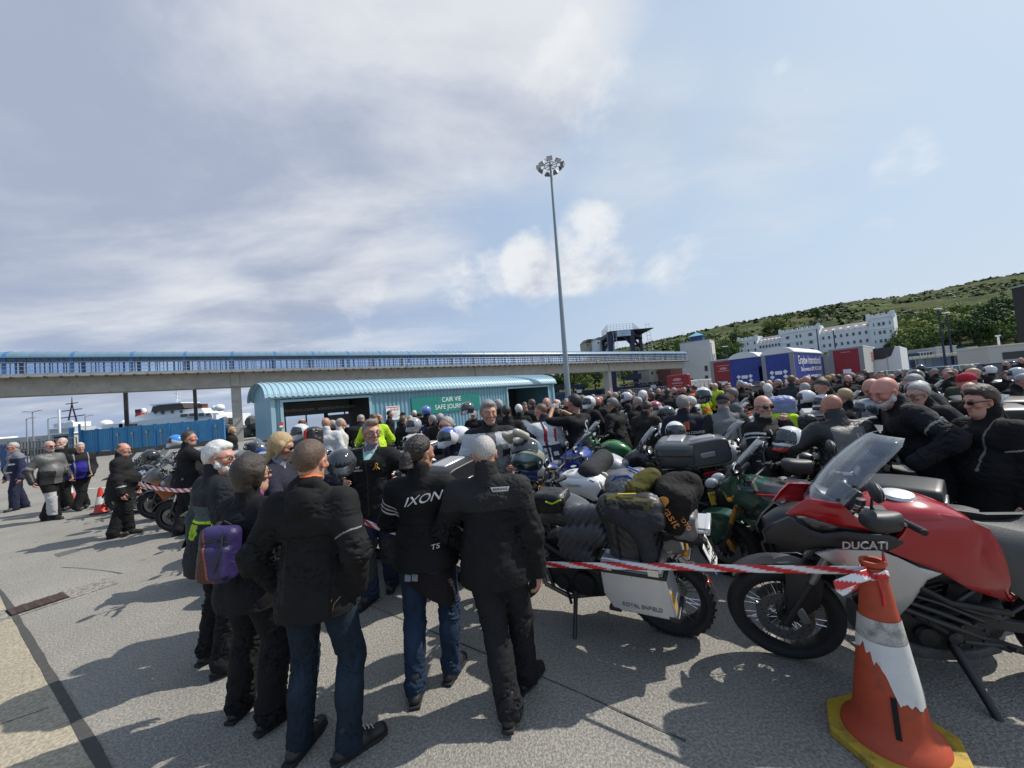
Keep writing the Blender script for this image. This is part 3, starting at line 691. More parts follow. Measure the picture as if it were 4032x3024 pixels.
def put_tree(k,x,y,s,where):
 z=hill_z(x,y)-0.3 if y>104 else 0
 o=protos[k] if k not in used else copy_tree(protos[k]);used.add(k)
 o.location=(x,y,z);o.rotation_euler=(0,0,rnd.uniform(0,6.28));q=s*rnd.uniform(.9,1.12);o.scale=(q,q,q*rnd.uniform(.88,1.1))
 TREES.append((o,tnames[k],where,x/y));return o
for (px,D,k,s) in ((3580,132,2,1.1),(3625,140,3,1.3),(3660,128,0,1.1),(3680,150,3,1.35),(3730,135,1,1.1),(3745,158,2,1.3),(3790,143,0,1.25),(3800,162,3,1.3),(3850,150,2,1.35),(3860,130,1,1.1),(3890,166,0,1.3),(3905,140,4,1.15),(3945,152,4,1.35),(3960,128,0,1.1),(4005,160,3,1.2),(4010,138,2,1.2),(4060,150,0,1.2),(3530,126,1,0.85),(3555,122,0,0.7),(3600,160,2,1.1),(3640,172,0,1.1),(3700,180,3,1.2),(3780,185,2,1.2),(3980,180,1,1.2),(4100,130,1,1.1),(4075,175,2,1.2)):
 p=atd(px,D);put_tree(k,p.x,p.y,s*1.18,'on the wooded slope right of the white castle')
for (px,D,k,s) in ((3165,122,0,0.62),(3200,118,1,0.62),(3240,120,0,0.66),(3290,117,2,0.6),(3340,119,0,0.62),(3375,122,1,0.6),(3020,128,3,0.55),(2960,126,3,0.5),(3420,122,3,0.55)):
 p=atd(px,D);put_tree(k,p.x,p.y,s,'in front of the white castle')
for (px,D,k,s) in ((2850,150,1,1.0),(2890,165,0,1.15),(2920,190,1,1.2),(2875,132,3,0.8),(2910,130,2,0.75),(2850,180,2,1.1),(2700,190,0,1.2),(2740,200,1,1.2),(2800,210,0,1.2),(2950,215,2,1.1)):
 p=atd(px,D);put_tree(k,p.x,p.y,s,'between the stair tower and the white castle')
for (px,D,k,s) in ((2010,122,1,0.9),(2050,126,0,0.95),(2100,120,1,1.0),(2145,128,2,1.0),(2190,121,1,1.05),(2260,126,0,1.1),(2300,122,2,0.9),(2345,128,1,1.1),(2460,130,0,1.0),(2590,128,1,0.9),(2570,150,2,1.0),(2620,160,0,1.0)):
 p=atd(px,D);put_tree(k,p.x,p.y,s,'below the walkway behind the ferry ramp')
for (px,D,k,s) in ((3075,230,3,1.3),(3100,236,0,1.25),(3245,245,4,0.9),(3295,255,1,0.8),(3050,240,2,1.1)):
 p=atd(px,D);put_tree(k,p.x,p.y,s,'on the hill above the white castle roof')
 # gorse and bracken cover on the hill
gb=MB();r=random.Random(11)
for i in range(5200):
 t=r.uniform(0.15,1.75);y=r.uniform(165,385);x=t*y
 if math.sin(x*.055+1.3)+math.sin(y*.07+x*.02)+r.uniform(-.9,.9)<0.1:continue
 z=hill_z(x,y);s=r.uniform(.5,1.5)
 for j in range(5):
  d=Vector((r.gauss(0,1),r.gauss(0,1),abs(r.gauss(0,.5))));n=(d+Vector((0,0,1))).normalized();a=n.orthogonal();a.rotate(Matrix.Rotation(r.uniform(0,6),3,n));bb=n.cross(a);p=Vector((x,y,z))+d*s*.6
  gb.add([p-a*s,p+bb*s*.6,p+a*s,p-bb*s*.6],[(0,1,2,3)])
o=gb.build('gorse',leaf_mat('gorse_leaf',(0.075,0.096,0.034),0.55),smooth=0);tag(o,'dark gorse and bracken growing over the hillside','gorse',kind='stuff')
# ---------------------------------------------------------------- white castellated building
cl,cr=atd(2925,176),atd(3541,137);cv=(cr-cl).xy;CLEN=cv.length;cang=math.atan2(cv.y,cv.x)
zr=atd(3541,137,1236).z;zb_=atd(3450,141,1388).z-3.0
ca_=empty('castle_building',(cl.x,cl.y,0),cang,'long white castellated building with turrets on the wooded slope','building')
wh=mat('castle_white',(0.80,0.81,0.80),0.7,var=0.05,vs=0.3);slate=mat('slate_roof',(0.16,0.15,0.16),0.6,var=0.2,vs=0.6)
pane_m=mat('dark_pane',(0.07,0.08,0.09),0.15)
def blk(x0,x1,dep,ztop,name='wall',y0=0.0):
 MB().box(((x0+x1)/2,y0+dep/2,(zb_+ztop)/2),(x1-x0,dep,ztop-zb_)).build(name,wh,ca_)
 b=MB();b.box(((x0+x1)/2,y0-0.1,ztop-0.9),(x1-x0+.1,0.24,0.22)).box(((x0+x1)/2,y0-0.08,ztop-5.0),(x1-x0,0.2,0.16))
 n=max(3,int((x1-x0)/1.6))
 for i in range(n):b.box((x0+(i+.5)*(x1-x0)/n,y0+0.2,ztop+0.25),((x1-x0)/n*.62,0.5,0.5))
 for i in range(int(dep/1.6)):b.box((x1-0.2,y0+(i+.5)*1.6,ztop+0.25),(0.5,1.0,0.5))
 for x in (x0,x1):b.tube([(x,y0,ztop-1.6),(x,y0,ztop+1.0)],[0.55,0.6],8)
 b.build('battlement',wh,ca_,smooth=0)
f=CLEN;cx=lambda px:on_front(px,1300,cl,cang)[0]
xs=[0,cx(2975),cx(3070),cx(3224),cx(3423),CLEN]
blk(xs[0],xs[1],9,zr-0.2);blk(xs[2],xs[3],9,zr+0.2);blk(xs[4],xs[5],11,zr+0.6)
for x0,x1 in ((xs[1],xs[2]),(xs[3],xs[4])):
 MB().box(((x0+x1)/2,5.0,(zb_+zr-3.0)/2),(x1-x0,8.6,zr-3.0-zb_)).build('wall',wh,ca_)
 b=MB();n=int((x1-x0)/1.5)
 for i in range(n):b.box((x0+(i+.5)*(x1-x0)/n,0.75,zr-2.8),((x1-x0)/n*.6,0.4,0.4))
 b.build('battlement',wh,ca_,smooth=0)
 ro=MB().add([(x0,0.9,zr-2.9),(x1,0.9,zr-2.9),(x1,6,zr-0.4),(x0,6,zr-0.4)],[(0,1,2,3)]).build('roof',slate,ca_,smooth=0)
 b=MB()
 for i in range(6):
  x=x0+(i+.7)*(x1-x0)/6.4;b.add([(x-.4,2.6,zr-2.0),(x+.4,2.6,zr-2.0),(x+.4,3.6,zr-1.52),(x-.4,3.6,zr-1.52)],[(0,1,2,3)])
 b.build('skylight',white,ro,smooth=0)
wmesh=MB().box((0,0,0),(.80,0.10,1.25)).mesh('window',mat('window_frame_white',(0.6,0.6,0.6),0.6),0);pmesh=MB().box((0,-0.06,0.31),(0.66,0.04,0.52)).box((0,-0.06,-0.29),(0.66,0.04,0.56)).mesh('pane',pane_m,0)
def win(x,z,y=0.0,w=1.0,h=1.0):
 o=link('window',wmesh,ca_);o.location=(x,y-0.03,z);o.scale=(w,1,h);p=link('pane',pmesh,o)
for fl in range(4):
 z=zr-2.7-3.1*fl
 for x in np.linspace(xs[0]+0.9,xs[1]-0.9,3):win(x,z,w=.8)
 w_=xs[3]-xs[2]
 for x,w in ((xs[2]+w_*.19,1.7),(xs[2]+w_*.43,.85),(xs[2]+w_*.53,.85),(xs[2]+w_*.78,1.7)):win(x,z,w=w)
 w_=xs[5]-xs[4]
 for x,w in ((xs[4]+w_*.2,.4),(xs[4]+w_*.42,1.0),(xs[4]+w_*.60,1.0),(xs[4]+w_*.85,.5)):win(x,z,w=w)
for x0,x1,n in ((xs[1],xs[2],7),(xs[3],xs[4],8)):
 for fl in range(3):
  for x in np.linspace(x0+1.0,x1-1.0,n):win(x,zr-4.9-3.1*fl,0.70)
  # houses on the hill behind the gantry and by the ramp
def house(px,py,D,w,h,d,wc,rc,label,rz=0.3):
 p=atd(px,D,py);o=empty('house',p,rz,label,'house');MB().box((0,d/2,h/2-2),(w,d,h+4)).build('wall',wc,o)
 MB().prism([(-w/2-.3,h),(w/2+.3,h),(w/2*.55,h+w*.22),(-w/2*.55,h+w*.22)],d+.4,'Y',-.2).build('roof',rc,o,smooth=0)
 b=MB()
 for k in range(3):b.box((-w/3+k*w/3,-0.05,h*.55),(w*.12,.08,h*.3))
 b.build('windows',pane_m,o).name='window';return o
cream=mat('cream_wall',(0.45,0.42,0.34),0.8);rtile=mat('brown_tile',(0.10,0.085,0.075),0.8);brick=mat('red_brick',(0.16,0.06,0.045),0.85,var=0.2,vs=3)
house(2335,1368,330,15,4,9,cream,rtile,'brown roofed house on the hilltop left of the gantry');house(2372,1362,320,11,5,8,white,slate,'small white gabled house on the hilltop beside the gantry')
house(2400,1366,315,10,5,8,greyp,slate,'grey house on the hilltop seen between the gantry legs');house(2590,1486,104,5,2.4,6,cream,mat('tan_tile',(0.17,0.15,0.11),.8),'cream bungalow left of the stair tower')
house(2680,1476,100,6,3.4,6,brick,slate,'red brick house with slate roof beside the stair tower')
# dark brick chimney stack at the right edge
p=atd(4055,100);zt2=atd(4018,100,1130).z;o=empty('chimney_stack',(p.x,p.y,0),0,'dark brick stack at the right edge in front of the hillside','chimney')
MB().box((1.3,0,zt2/2),(3.4,3,zt2)).build('shaft',mat('dark_brick',(0.05,0.045,0.045),.9,var=.3,vs=3),o);MB().box((1.3,0,zt2+0.2),(3.8,3.4,0.4)).build('cap',greyp,o)
# ---------------------------------------------------------------- blue fence, quay rails, pier, ships
blu=mat('fence_blue',(0.04,0.20,0.44),0.5,var=0.1)
bp_=mat('fence_panel_blue',(0.06,0.27,0.50),0.5,var=0.15,vs=2)
mesh_p=glass_thin('fence_mesh',(0.45,0.68,0.86),0.03,0.4,0.12)
P0,P1=atd(322,35.5),atd(880,38.0);fv=(P1-P0).xy;FL=fv.length
fe=empty('security_fence',(P0.x,P0.y,0),math.atan2(fv.y,fv.x),'bright blue security fence of solid and barred panels by the ferry','fence')
FH=2.3;nP=10
MB().box((FL/2,0.1,0.2),(FL,0.4,0.45)).build('plinth',MATS['quay_concrete'],fe)
for k in range(nP+1):MB().box((FL*k/nP,0,FH/2+.2),(0.18 if k not in (7,9) else 0.30,0.2,FH+.1)).build('post',blu,fe)
for k in range(nP):
 x0,x1=FL*k/nP+.1,FL*(k+1)/nP-.1;b=MB();b.box(((x0+x1)/2,0,FH+.15),(x1-x0,.06,.08)).box(((x0+x1)/2,0,.5),(x1-x0,.06,.08))
 if k<3:
  n=12
  for i in range(n):b.box((x0+(i+.5)*(x1-x0)/n,0.02*(i%2),FH/2+.3),((x1-x0)/n,0.03,FH-.3))
  b.build('solid_panel',bp_,fe,smooth=0)
 else:
  n=22
  for i in range(n):b.box((x0+(i+.5)*(x1-x0)/n,0,FH/2+.3),(0.035,0.035,FH-.3))
  b.build('bar_panel',bp_,fe,smooth=0)
  MB().box(((x0+x1)/2,0.08,0.75),(x1-x0,.02,0.9)).build('lower_sheet',bp_,fe)
  if k in (3,4,5):MB().box(((x0+x1)/2,0.06,FH/2+.3),(x1-x0,.01,FH-.3)).build('mesh_infill',mesh_p,fe)
for k in (2,3,4,5,7,9):MB().box((FL*(k+.45)/nP,-0.1,1.85),(.16,.14,.26)).tube([(FL*(k+.45)/nP,-.08,.45),(FL*(k+.45)/nP,-.08,1.8)],.035,6).build('lamp_bracket',galv,fe)
o=MB().box((0,0,1.4),(.22,.22,2.8)).box((.75,0,1.5),(.12,.12,3.2)).build('gate_post',blu,None);o.location=(P0.x-.6,P0.y-.3,0);tag(o,'pair of blue gate posts at the left end of the fence','gate post')
a_,c_=atd(-40,28),atd(300,33.5)
rail_fence('pedestrian_railing',(a_.x,a_.y,0),(c_.x,c_.y,0),1.9,26,mat('rail_dark',(0.06,0.065,0.075),.6),'long grey pedestrian railing behind the four men on the left',(.35,.65,1.0),.035)
o=MB().box((0,0,.9),(.5,.35,1.8)).build('blue_cabinet',dblue,None,bevel=.02);p=atd(25,27.5);o.location=(p.x,p.y,0);o.name='cabinet';tag(o,'blue steel cabinet in front of the railing at the left edge','cabinet')
# breakwater and sheds along the pier
a_=atd(60,62);pb=empty('pier_building',(a_.x,a_.y,0),R(5),'low white pier building with a dark upstand at far left','building')
pw=mat('pier_white',(0.55,0.53,0.46),.8,var=.12,vs=.6)
MB().box((2,0,.9),(24,3,3.4)).build('wall',pw,pb);MB().box((-6,0,2.8),(9,3.6,.22)).build('roof',white,pb)
b=MB()
for k in range(16):b.box((-9.5+k*1.45,-1.55,1.0),(.22,.1,2.4))
b.build('pilaster',greyp,pb)
MB().box((4,-3.2,.35),(30,1.2,.9)).build('quay_step',mat('dark_stone',(.09,.085,.08),.9,var=.4,vs=1.5),pb)
o=MB().box((0,0,1.2),(3.0,3,2.6)).build('kiosk',cream,None);p=atd(290,58);o.location=(p.x,p.y,0);tag(o,'cream kiosk with a dark opening behind the bearded man on the left','kiosk')
MB().box((-.1,-1.52,1.5),(2.1,.06,1.5)).build('opening',dark,o);MB().box((0,0,2.6),(3.4,3.4,.2)).build('roof',white,o)
def rocks(px,D,w,h,label):
 a=atd(px,D);r=random.Random(px);b=MB()
 for i in range(60):b.ell((r.uniform(-w,w),r.uniform(-3,3),r.uniform(-3,h)*(1-.3*r.random())),[r.uniform(.8,2) for _ in range(3)],7,5,(r.random()*3,)*3)
 o=b.build('breakwater',MATS['dark_stone'],None,smooth=20);o.location=(a.x,a.y,0);tag(o,label,'breakwater')
rocks(930,95,9,2.6,'dark rock breakwater between the walkway column and the shelter')
for px,py,D,dbl in ((132,1622,55,1),(107,1650,58,0),(192,1650,60,0),(338,1640,62,0)):
 p=atd(px,D);zt2=atd(px,D,py).z;o=empty('street_lamp',(p.x,p.y,0),0,{132:'two armed lamp post on the far left pier',107:'single armed lamp post at the far left end of the pier',192:'short lamp post right of the two armed one on the pier',338:'thin lamp post behind the dark ship mast'}[px],'lamp post')
 MB().tube([(0,0,0),(0,0,zt2)],[.11,.07],8).build('pole',galv,o)
 MB().tube([(0,0,zt2),(.9,0,zt2+.12)],.04,6).box((1.1,0,zt2+.13),(.6,.2,.08)).build('lamp_arm',galv,o)
 if dbl:MB().tube([(0,0,zt2),(-.9,0,zt2+.12)],.04,6).box((-1.1,0,zt2+.13),(.6,.2,.08)).build('lamp_arm',galv,o)
p=atd(236,60);o=MB().tube([(0,0,0),(0,0,atd(236,60,1612).z)],.14,8).build('white_pole',white,None);o.name='flagpole';o.location=(p.x,p.y,0);tag(o,'plain white pole left of the dark ship mast','pole')
# dark masted vessel
D=120;p=atd(288,D);k=D/F_PX;z0=CAM_H;zf=lambda py:atd(288,D,py).z
sv=empty('patrol_vessel',(p.x,p.y,0),0,'grey vessel with a tall dark radar mast beyond the left fence','ship')
shipg=mat('ship_grey',(.42,.44,.45),.6)
MB().box((0,0,0),(14,8,6)).box((0,0,zf(1690)-1),(8,6,3)).build('hull',shipg,sv);MB().box((0,0,zf(1672)),(6,5,1.4)).build('bridge_house',white,sv)
mm=mat('mast_purple',(.045,.03,.06),.6)
b=MB().tube([(-1.5,0,zf(1670)),(0,0,zf(1590))],[.25,.15],6).tube([(1.5,0,zf(1670)),(0,0,zf(1590))],[.25,.15],6).tube([(0,0,zf(1600)),(.1,0,zf(1562))],[.22,.08],6)
for py,w in ((1640,8.0),(1614,6.0),(1588,3.6)):b.box((0,0,zf(py)),(w,.5,.22),(0,R(-3),0))
b.build('radar_mast',mm,sv);MB().ell((-.8,0,zf(1664)),(.9,.9,.9)).ell((-2.6,0,zf(1668)),(.6,.6,.6)).build('radome',white,sv)
# white ferry
D=125;p=atd(690,D);zf=lambda py,px=690:atd(px,D,py).z;xf=lambda px:(px-690)*D/F_PX*1.01
fy=empty('ferry',(p.x,p.y,0),0,'white passenger ferry with red and black funnels behind the blue fence','ferry')
fw=mat('ferry_white',(.74,.75,.75),.5,var=.05,vs=.3)
MB().box((xf(680),4.4,1.0),(xf(880)-xf(470),16,8.4)).build('hull',fw,fy)
MB().box((xf(495),2,zf(1674,495)-1),(xf(535)-xf(455),12,3.2)).build('stern_house',fw,fy)
MB().prism([(xf(520),zf(1690)),(xf(880),zf(1690)),(xf(872),zf(1640)),(xf(790),zf(1636)),(xf(620),zf(1646)),(xf(520),zf(1652))],10,'Y',-4).build('superstructure',fw,fy,smooth=0)
MB().prism([(xf(540),zf(1648)),(xf(830),zf(1640)),(xf(815),zf(1618)),(xf(640),zf(1612)),(xf(560),zf(1628))],8,'Y',-2).build('upper_deck',fw,fy,smooth=0)
wh_=MB().prism([(xf(632),zf(1616)),(xf(760),zf(1612)),(xf(752),zf(1592)),(xf(640),zf(1594))],7,'Y',-3).build('wheelhouse',mat('wheelhouse_dark',(.06,.045,.035),.3),fy,smooth=0)
MB().box((xf(697),0,zf(1590)),(xf(755)-xf(640),7.4,.35)).build('roof',fw,fy)
b=MB()
for px,py,w in ((560,1660,30),(585,1661,10),(640,1618,8),(668,1622,10),(705,1622,8),(740,1624,8),(770,1640,26),(800,1640,18),(835,1642,20),(860,1644,14)):b.box((xf(px),-4.2 if py>1630 else -2.3,zf(py)),(w*D/F_PX,.3,.85))
b.build('window',pane_m,fy)
for px in (558,798):
 f_=MB().prism([(xf(px)-1.1,zf(1640)),(xf(px)+1.2,zf(1640)),(xf(px)+1.0,zf(1612)),(xf(px)-.7,zf(1612))],2.2,'Y',-1.0).build('funnel',mat('funnel_red',(.42,.03,.025),.5),fy,smooth=0)
 MB().box((xf(px)+.1,.1,zf(1610)+.3),(1.8,2.3,1.1)).build('funnel_cap',dark,f_)
MB().ell((xf(421),0,zf(1646)),(1.7,1.7,1.3)).ell((xf(494),0,zf(1646)),(1,1,.8)).ell((xf(515),0,zf(1646)),(.9,.9,.7)).ell((xf(570),0,zf(1606)),(.8,.8,.8)).ell((xf(886),-2,zf(1622)),(1.4,1.4,1.2)).ell((xf(866),-2,zf(1622)),(.9,.9,.9)).build('radome',white,fy)
b=MB().tube([(xf(700),0,zf(1590)),(xf(704),0,zf(1522))],[.35,.15],6)
for py,w in ((1536,5.5),(1550,2.6),(1564,2.4),(1577,2.2)):b.box((xf(702),0,zf(py)),(w,.3,.18))
b.build('mast',white,fy);MB().tube([(xf(421),0,zf(1700)),(xf(421),0,zf(1660))],.2,6).tube([(xf(436),0,zf(1700)),(xf(436),0,zf(1660))],.2,6).build('davit',MATS['funnel_red'],fy)
MB().box((xf(640),-4.4,zf(1672)),(xf(760)-xf(520),.2,.25)).box((xf(830),-4.4,zf(1650)),(8,.2,.2)).build('deck_rail',galv,fy)
# ---------------------------------------------------------------- lorries and trailers behind the crowd
TANG=R(41)
red_t=mat('trailer_red',(.26,.012,.02),.45,var=.1,vs=.8);blu_t=mat('trailer_blue',(.022,.042,.24),.42,var=.15,vs=.9,bump=.25,bs=1.4)
gry_t=mat('trailer_grey',(.24,.245,.25),.5,var=.1);wht_t=mat('trailer_white',(.66,.67,.67),.5,var=.06,vs=.6);navy_t=mat('trailer_slate',(.03,.05,.085),.5,var=.2);pale_t=mat('trailer_pale',(.42,.42,.40),.55,var=.06)
def trailer(px,D,h,rear,side,roof,label,L_=13.4,door=True,rounded=False,frame_c=None,lights=True):
 p=atd(px,D);o=empty('lorry_trailer',(p.x,p.y,0),TANG,label,'lorry')
 # origin at the near right rear corner; local x along the trailer, local y to the left
 W,z0=2.55,1.15
 MB().box((L_/2,W/2,(z0+h)/2),(L_,W-.02,h-z0)).build('body',side,o,bevel=.03)
 if rounded:
  b=MB();pr=[(-.06+(W+.12)*k/10,h-.02+.55*math.sin(math.pi*k/10)**.6) for k in range(11)]+[(W+.06,h-.1),(-.06,h-.1)]
  b.prism(pr,L_+.16,'X',-.08).build('roof',roof,o,smooth=30)
 else:MB().box((L_/2,W/2,h+.03),(L_+.04,W+.02,.08)).build('roof',roof,o)
 fc=frame_c or gry_t
 MB().box((-.03,.17,(z0+h)/2),(.08,.34,h-z0+.02)).box((-.03,W-.17,(z0+h)/2),(.08,.34,h-z0+.02)).box((-.03,W/2,h-.08),(.075,W,.16)).build('rear_frame',fc,o,bevel=.01)
 d=MB().box((-.025,W/2,(z0+h)/2-.05),(.06,W-.7,h-z0-.25)).build('rear_door',rear,o)
 MB().box((-.01,W/2,.95),(.1,W,.35)).box((L_/2,W/2,1.0),(L_,1.0,.25)).build('chassis',dark,o)
 for x in (1.7,3.0,4.3):
  for y in (.18,W-.18):MB().lathe([(.2,-.16),(.46,-.16),(.5,-.1),(.5,.1),(.46,.16),(.2,.16)],20,'Y',(x,y,.5)).build('wheel',tyre_m,o)
 for y in (.3,W-.3):MB().box((-.08,y,.95),(.05,.35,.16)).build('tail_light',mat('tail_red',(.3,.01,.01),.3),o)
 return o,d
LT=mat('lorry_lettering',(.80,.81,.83),.5)
def side_text(o,s,size,x,z,sx=1.0):return text('lettering',s,size,LT,o,(x,-.03,z),(R(90),0,0),.004,sx=sx)
def plates(o,zc):
 b=MB()
 for y in (.75,1.8):
  for z in (zc,zc-.42):b.add([(-.07,y,z+.2),(-.07,y+.2,z),(-.07,y,z-.2),(-.07,y-.2,z)],[(0,1,2,3)])
 b.box((-.07,1.275,zc-.05),(.02,.55,.32)).build('marker_plate',white,o,smooth=0)
t1,d1=trailer(2908,38.5,4.15,red_t,gry_t,wht_t,'grey trailer with a red rear door, beside the stair tower');plates_=MB().box((-.07,1.3,1.75),(.02,.6,.35)).build('number_plate',white,t1)
b=MB().box((-.07,1.275,3.55),(.01,1.2,.07)).box((-.07,1.275,3.0),(.01,1.1,.07)).ell((-.07,1.275,3.25),(.01,.38,.14)).build('logo_patch',mat('faded_logo',(.5,.25,.25),.6),t1)
t2,d2=trailer(2992,37.0,4.15,blu_t,blu_t,wht_t,'blue curtain trailer with white rounded roof, left of its twin',rounded=True,frame_c=blu_t);plates(t2,2.25);side_text(t2,'Graylaw International',1.05,6.6,3.35,.78)
t3,d3=trailer(3134,34.5,4.15,blu_t,blu_t,wht_t,'blue curtain trailer with white rounded roof and big white side lettering',L_=11.0,rounded=True);plates(t3,2.35)
side_text(t3,'Graylaw International',1.15,5.6,3.3,.88);side_text(t3,'Daily services to IOM, NI, CI & UK',.58,6.0,2.45,1.0);side_text(t3,'www.graylaw.co.uk',.55,7.6,1.78,1.0)
MB().ell((4.2,-.02,1.62),(.22,.02,.3)).ell((4.75,-.02,1.62),(.22,.02,.3)).build('side_emblem',LT,t3)
t4,d4=trailer(3262,47.5,4.1,navy_t,navy_t,gry_t,'dark slate curtain trailer with large pale letters, between blue and red trailers');text('lettering','TESCO',2.0,mat('dull_letter',(.17,.21,.27),.6),t4,(5.2,-.03,2.7),(R(90),0,0),.004,sx=1.1)
t5,d5=trailer(3408,36.0,4.15,red_t,pale_t,wht_t,'grey sided trailer with a red rear door, left of the white fridge trailer',L_=8);MB().box((-.07,1.3,1.9),(.02,.6,.4)).build('number_plate',white,t5)
b=MB()
for k in range(3):b.box((5.6,-.02,3.55-.35*k),(1.5,.02,.2))
b.build('side_stripe',mat('stripe_red',(.45,.12,.12),.6),t5);MB().box((-.07,1.275,3.75),(.01,.7,.06)).build('logo_patch',MATS['faded_logo'],t5)
# white fridge trailer seen from its headboard
p=atd(3552,39.0);t6=empty('fridge_trailer',(p.x,p.y,0),TANG,'white fridge trailer with a dark scooped headboard, right of the red door trailer','lorry')
MB().box((4.5,1.9,2.55),(9,3.8,2.9)).build('body',wht_t,t6,bevel=.04)
MB().prism([(.35,4.02),(3.45,4.02),(3.0,3.1),(2.4,2.85),(1.3,2.85),(.7,3.1)],.10,'X',-.06).build('cooling_recess',dark,t6,smooth=0)
MB().box((-.04,1.0,2.3),(.04,.03,2.0)).box((-.04,2.0,2.2),(.04,.03,1.6)).box((-.04,2.9,2.2),(.04,.03,1.6)).build('door_seam',greyp,t6);MB().box((-.05,3.3,1.5),(.05,.2,.25)).box((-.05,.5,1.5),(.05,.35,.18)).build('valve_box',dark,t6)
MB().box((4.5,1.9,.95),(8.6,2,.3)).box((-.1,1.9,1.1),(.3,3,.2)).build('chassis',dark,t6)
for x in (1,2.3,6.5):MB().lathe([(.2,-.16),(.46,-.16),(.5,0),(.46,.16),(.2,.16)],20,'Y',(x,.4,.5)).build('wheel',tyre_m,t6)
# red curtain box and a flat trailer of wrapped pallets
p=atd(2712,43);rl=empty('flatbed_trailer',(p.x,p.y,0),R(40),'flatbed trailer with a red headboard and shrink wrapped pallets, below the walkway','lorry')
MB().box((.3,1.25,2.0),(.7,2.5,2.3)).build('headboard',red_t,rl,bevel=.12);MB().box((-.06,1.25,2.2),(.02,1.3,.12)).box((-.06,1.25,1.9),(.02,1.0,.06)).ell((-.06,1.25,2.6),(.02,.5,.18)).box((-.06,1.25,1.5),(.02,.4,.3)).build('logo_patch',MATS['faded_logo'],rl)
MB().box((5.5,1.25,1.0),(10,2.4,.22)).build('flatbed',red_t,rl)
wrap=mat('shrink_wrap',(.52,.53,.54),.25,var=.35,vs=3,bump=.8,bs=6);r=random.Random(3)
for k in range(8):
 for j in range(2):MB().box((1.3+1.12*k,.65+1.2*j,1.11+.62),(1.02,1.1,1.24-.25*(k>5)+.2*r.random())).build('wrapped_pallet',wrap,rl,bevel=.05)
for x in (2,8,9.2):MB().lathe([(.2,-.16),(.46,-.16),(.5,0),(.46,.16),(.2,.16)],20,'Y',(x,.3,.5)).build('wheel',tyre_m,rl)
# right background: long canopy, containers, cabin
p=atd(3595,56);q_=atd(4090,46);v=(q_-p).xy;ln=v.length
cn=empty('covered_walkway',(p.x,p.y,0),math.atan2(v.y,v.x),'long low canopy with a cream roof edge and blue railings at the right','canopy')
MB().box((ln/2,0,2.95),(ln,2.2,.42)).build('roof_edge',mat('cream_roof',(.60,.58,.44),.6,var=.1),cn,bevel=.08);MB().box((ln/2,.9,1.4),(ln,.08,2.6)).build('back_wall',mat('pale_blue_grey',(.40,.45,.48),.6),cn)
b=MB();n=14
for k in range(n+1):b.box((ln*k/n,-.9,1.4),(.14,.14,2.7))
b.build('post',blue,cn,smooth=0);b=MB()
for k in range(90):b.box((ln*k/90,-.95,.95),(.03,.03,1.2))
b.box((ln/2,-.95,1.55),(ln,.05,.06)).build('railing',blue,cn,smooth=0)
b=MB()
for k in range(n):b.box((ln*(k+.5)/n,-1.12,2.95),(.05,.02,.4))
b.build('roof_joint',greyp,cn)
def container(px,py,D,w,h,d,m,label,rz):
 p=atd(px,D);zt3=atd(px,D,py).z;o=empty('container',(p.x,p.y,0),rz,label,'container');MB().box((w/2,d/2,zt3-h/2),(w,d,h)).build('body',m,o,bevel=.03);b=MB()
 for k in range(5):b.box((w*(k+.5)/5,-.03,zt3-h/2),(.08,.06,h-.1))
 b.box((w/2,0,zt3),(w+.05,.2,.12)).build('corner_frame',wht_t,o);MB().box((w/2,d/2,(zt3-h)/2),(w*.9,d*.9,zt3-h)).build('stand',dark,o)
container(3692,1366,66,4.8,2.7,6,pale_t,'pale box trailer parked behind the canopy',R(12));container(3812,1368,68,2.6,1.5,5,mat('bright_blue_box',(.06,.35,.62),.5),'bright blue box behind the canopy, right of the lamp posts',R(12));container(3622,1388,66,3.4,1.6,5,navy_t,'dark navy box behind the canopy, left of the pale trailer',R(12))
p=atd(3895,43);cb=empty('site_cabin',(p.x,p.y,0),R(-14),'grey portable cabin with a dark window at the right edge','cabin')
MB().box((5,2,1.75),(10,4,3.0)).build('wall',pale_t,cb,bevel=.03);MB().box((5,2,3.3),(10.2,4.2,.14)).build('roof',MATS['cream_roof'],cb);MB().box((2.4,-.03,2.1),(2.4,.06,.8)).build('window',dark,cb);MB().tube([(1.8,1,3.3),(1.8,1,4.4)],.09,8).box((1.8,1,4.45),(.3,.3,.14)).build('vent_pipe',white,cb)
container(4006,1362,60,3.2,2.2,5,blu_t,'blue container at the right edge behind the cabin',R(10))
for px,py,D,lab in ((3722,1216,50,'tall dark lamp post in front of the trees, left of a pair'),(3752,1232,52,'tall dark lamp post in front of the trees, right of a pair'),(2870,1365,75,'dark lamp post right of the stair tower'),(3235,1295,70,'slim dark pole in front of the castle centre block'),(3300,1300,70,'slim dark pole in front of the castle right wing')):
 p=atd(px,D);zt2=atd(px,D,py).z;o=empty('street_lamp',(p.x,p.y,0),R(20),lab,'lamp post');MB().tube([(0,0,0),(0,0,zt2)],[.15,.08],8).build('pole',navy,o)
 if px not in (3235,3300):MB().box((-.1,0,zt2+.1),(1.2,.35,.14)).build('lamp_head',white,o)
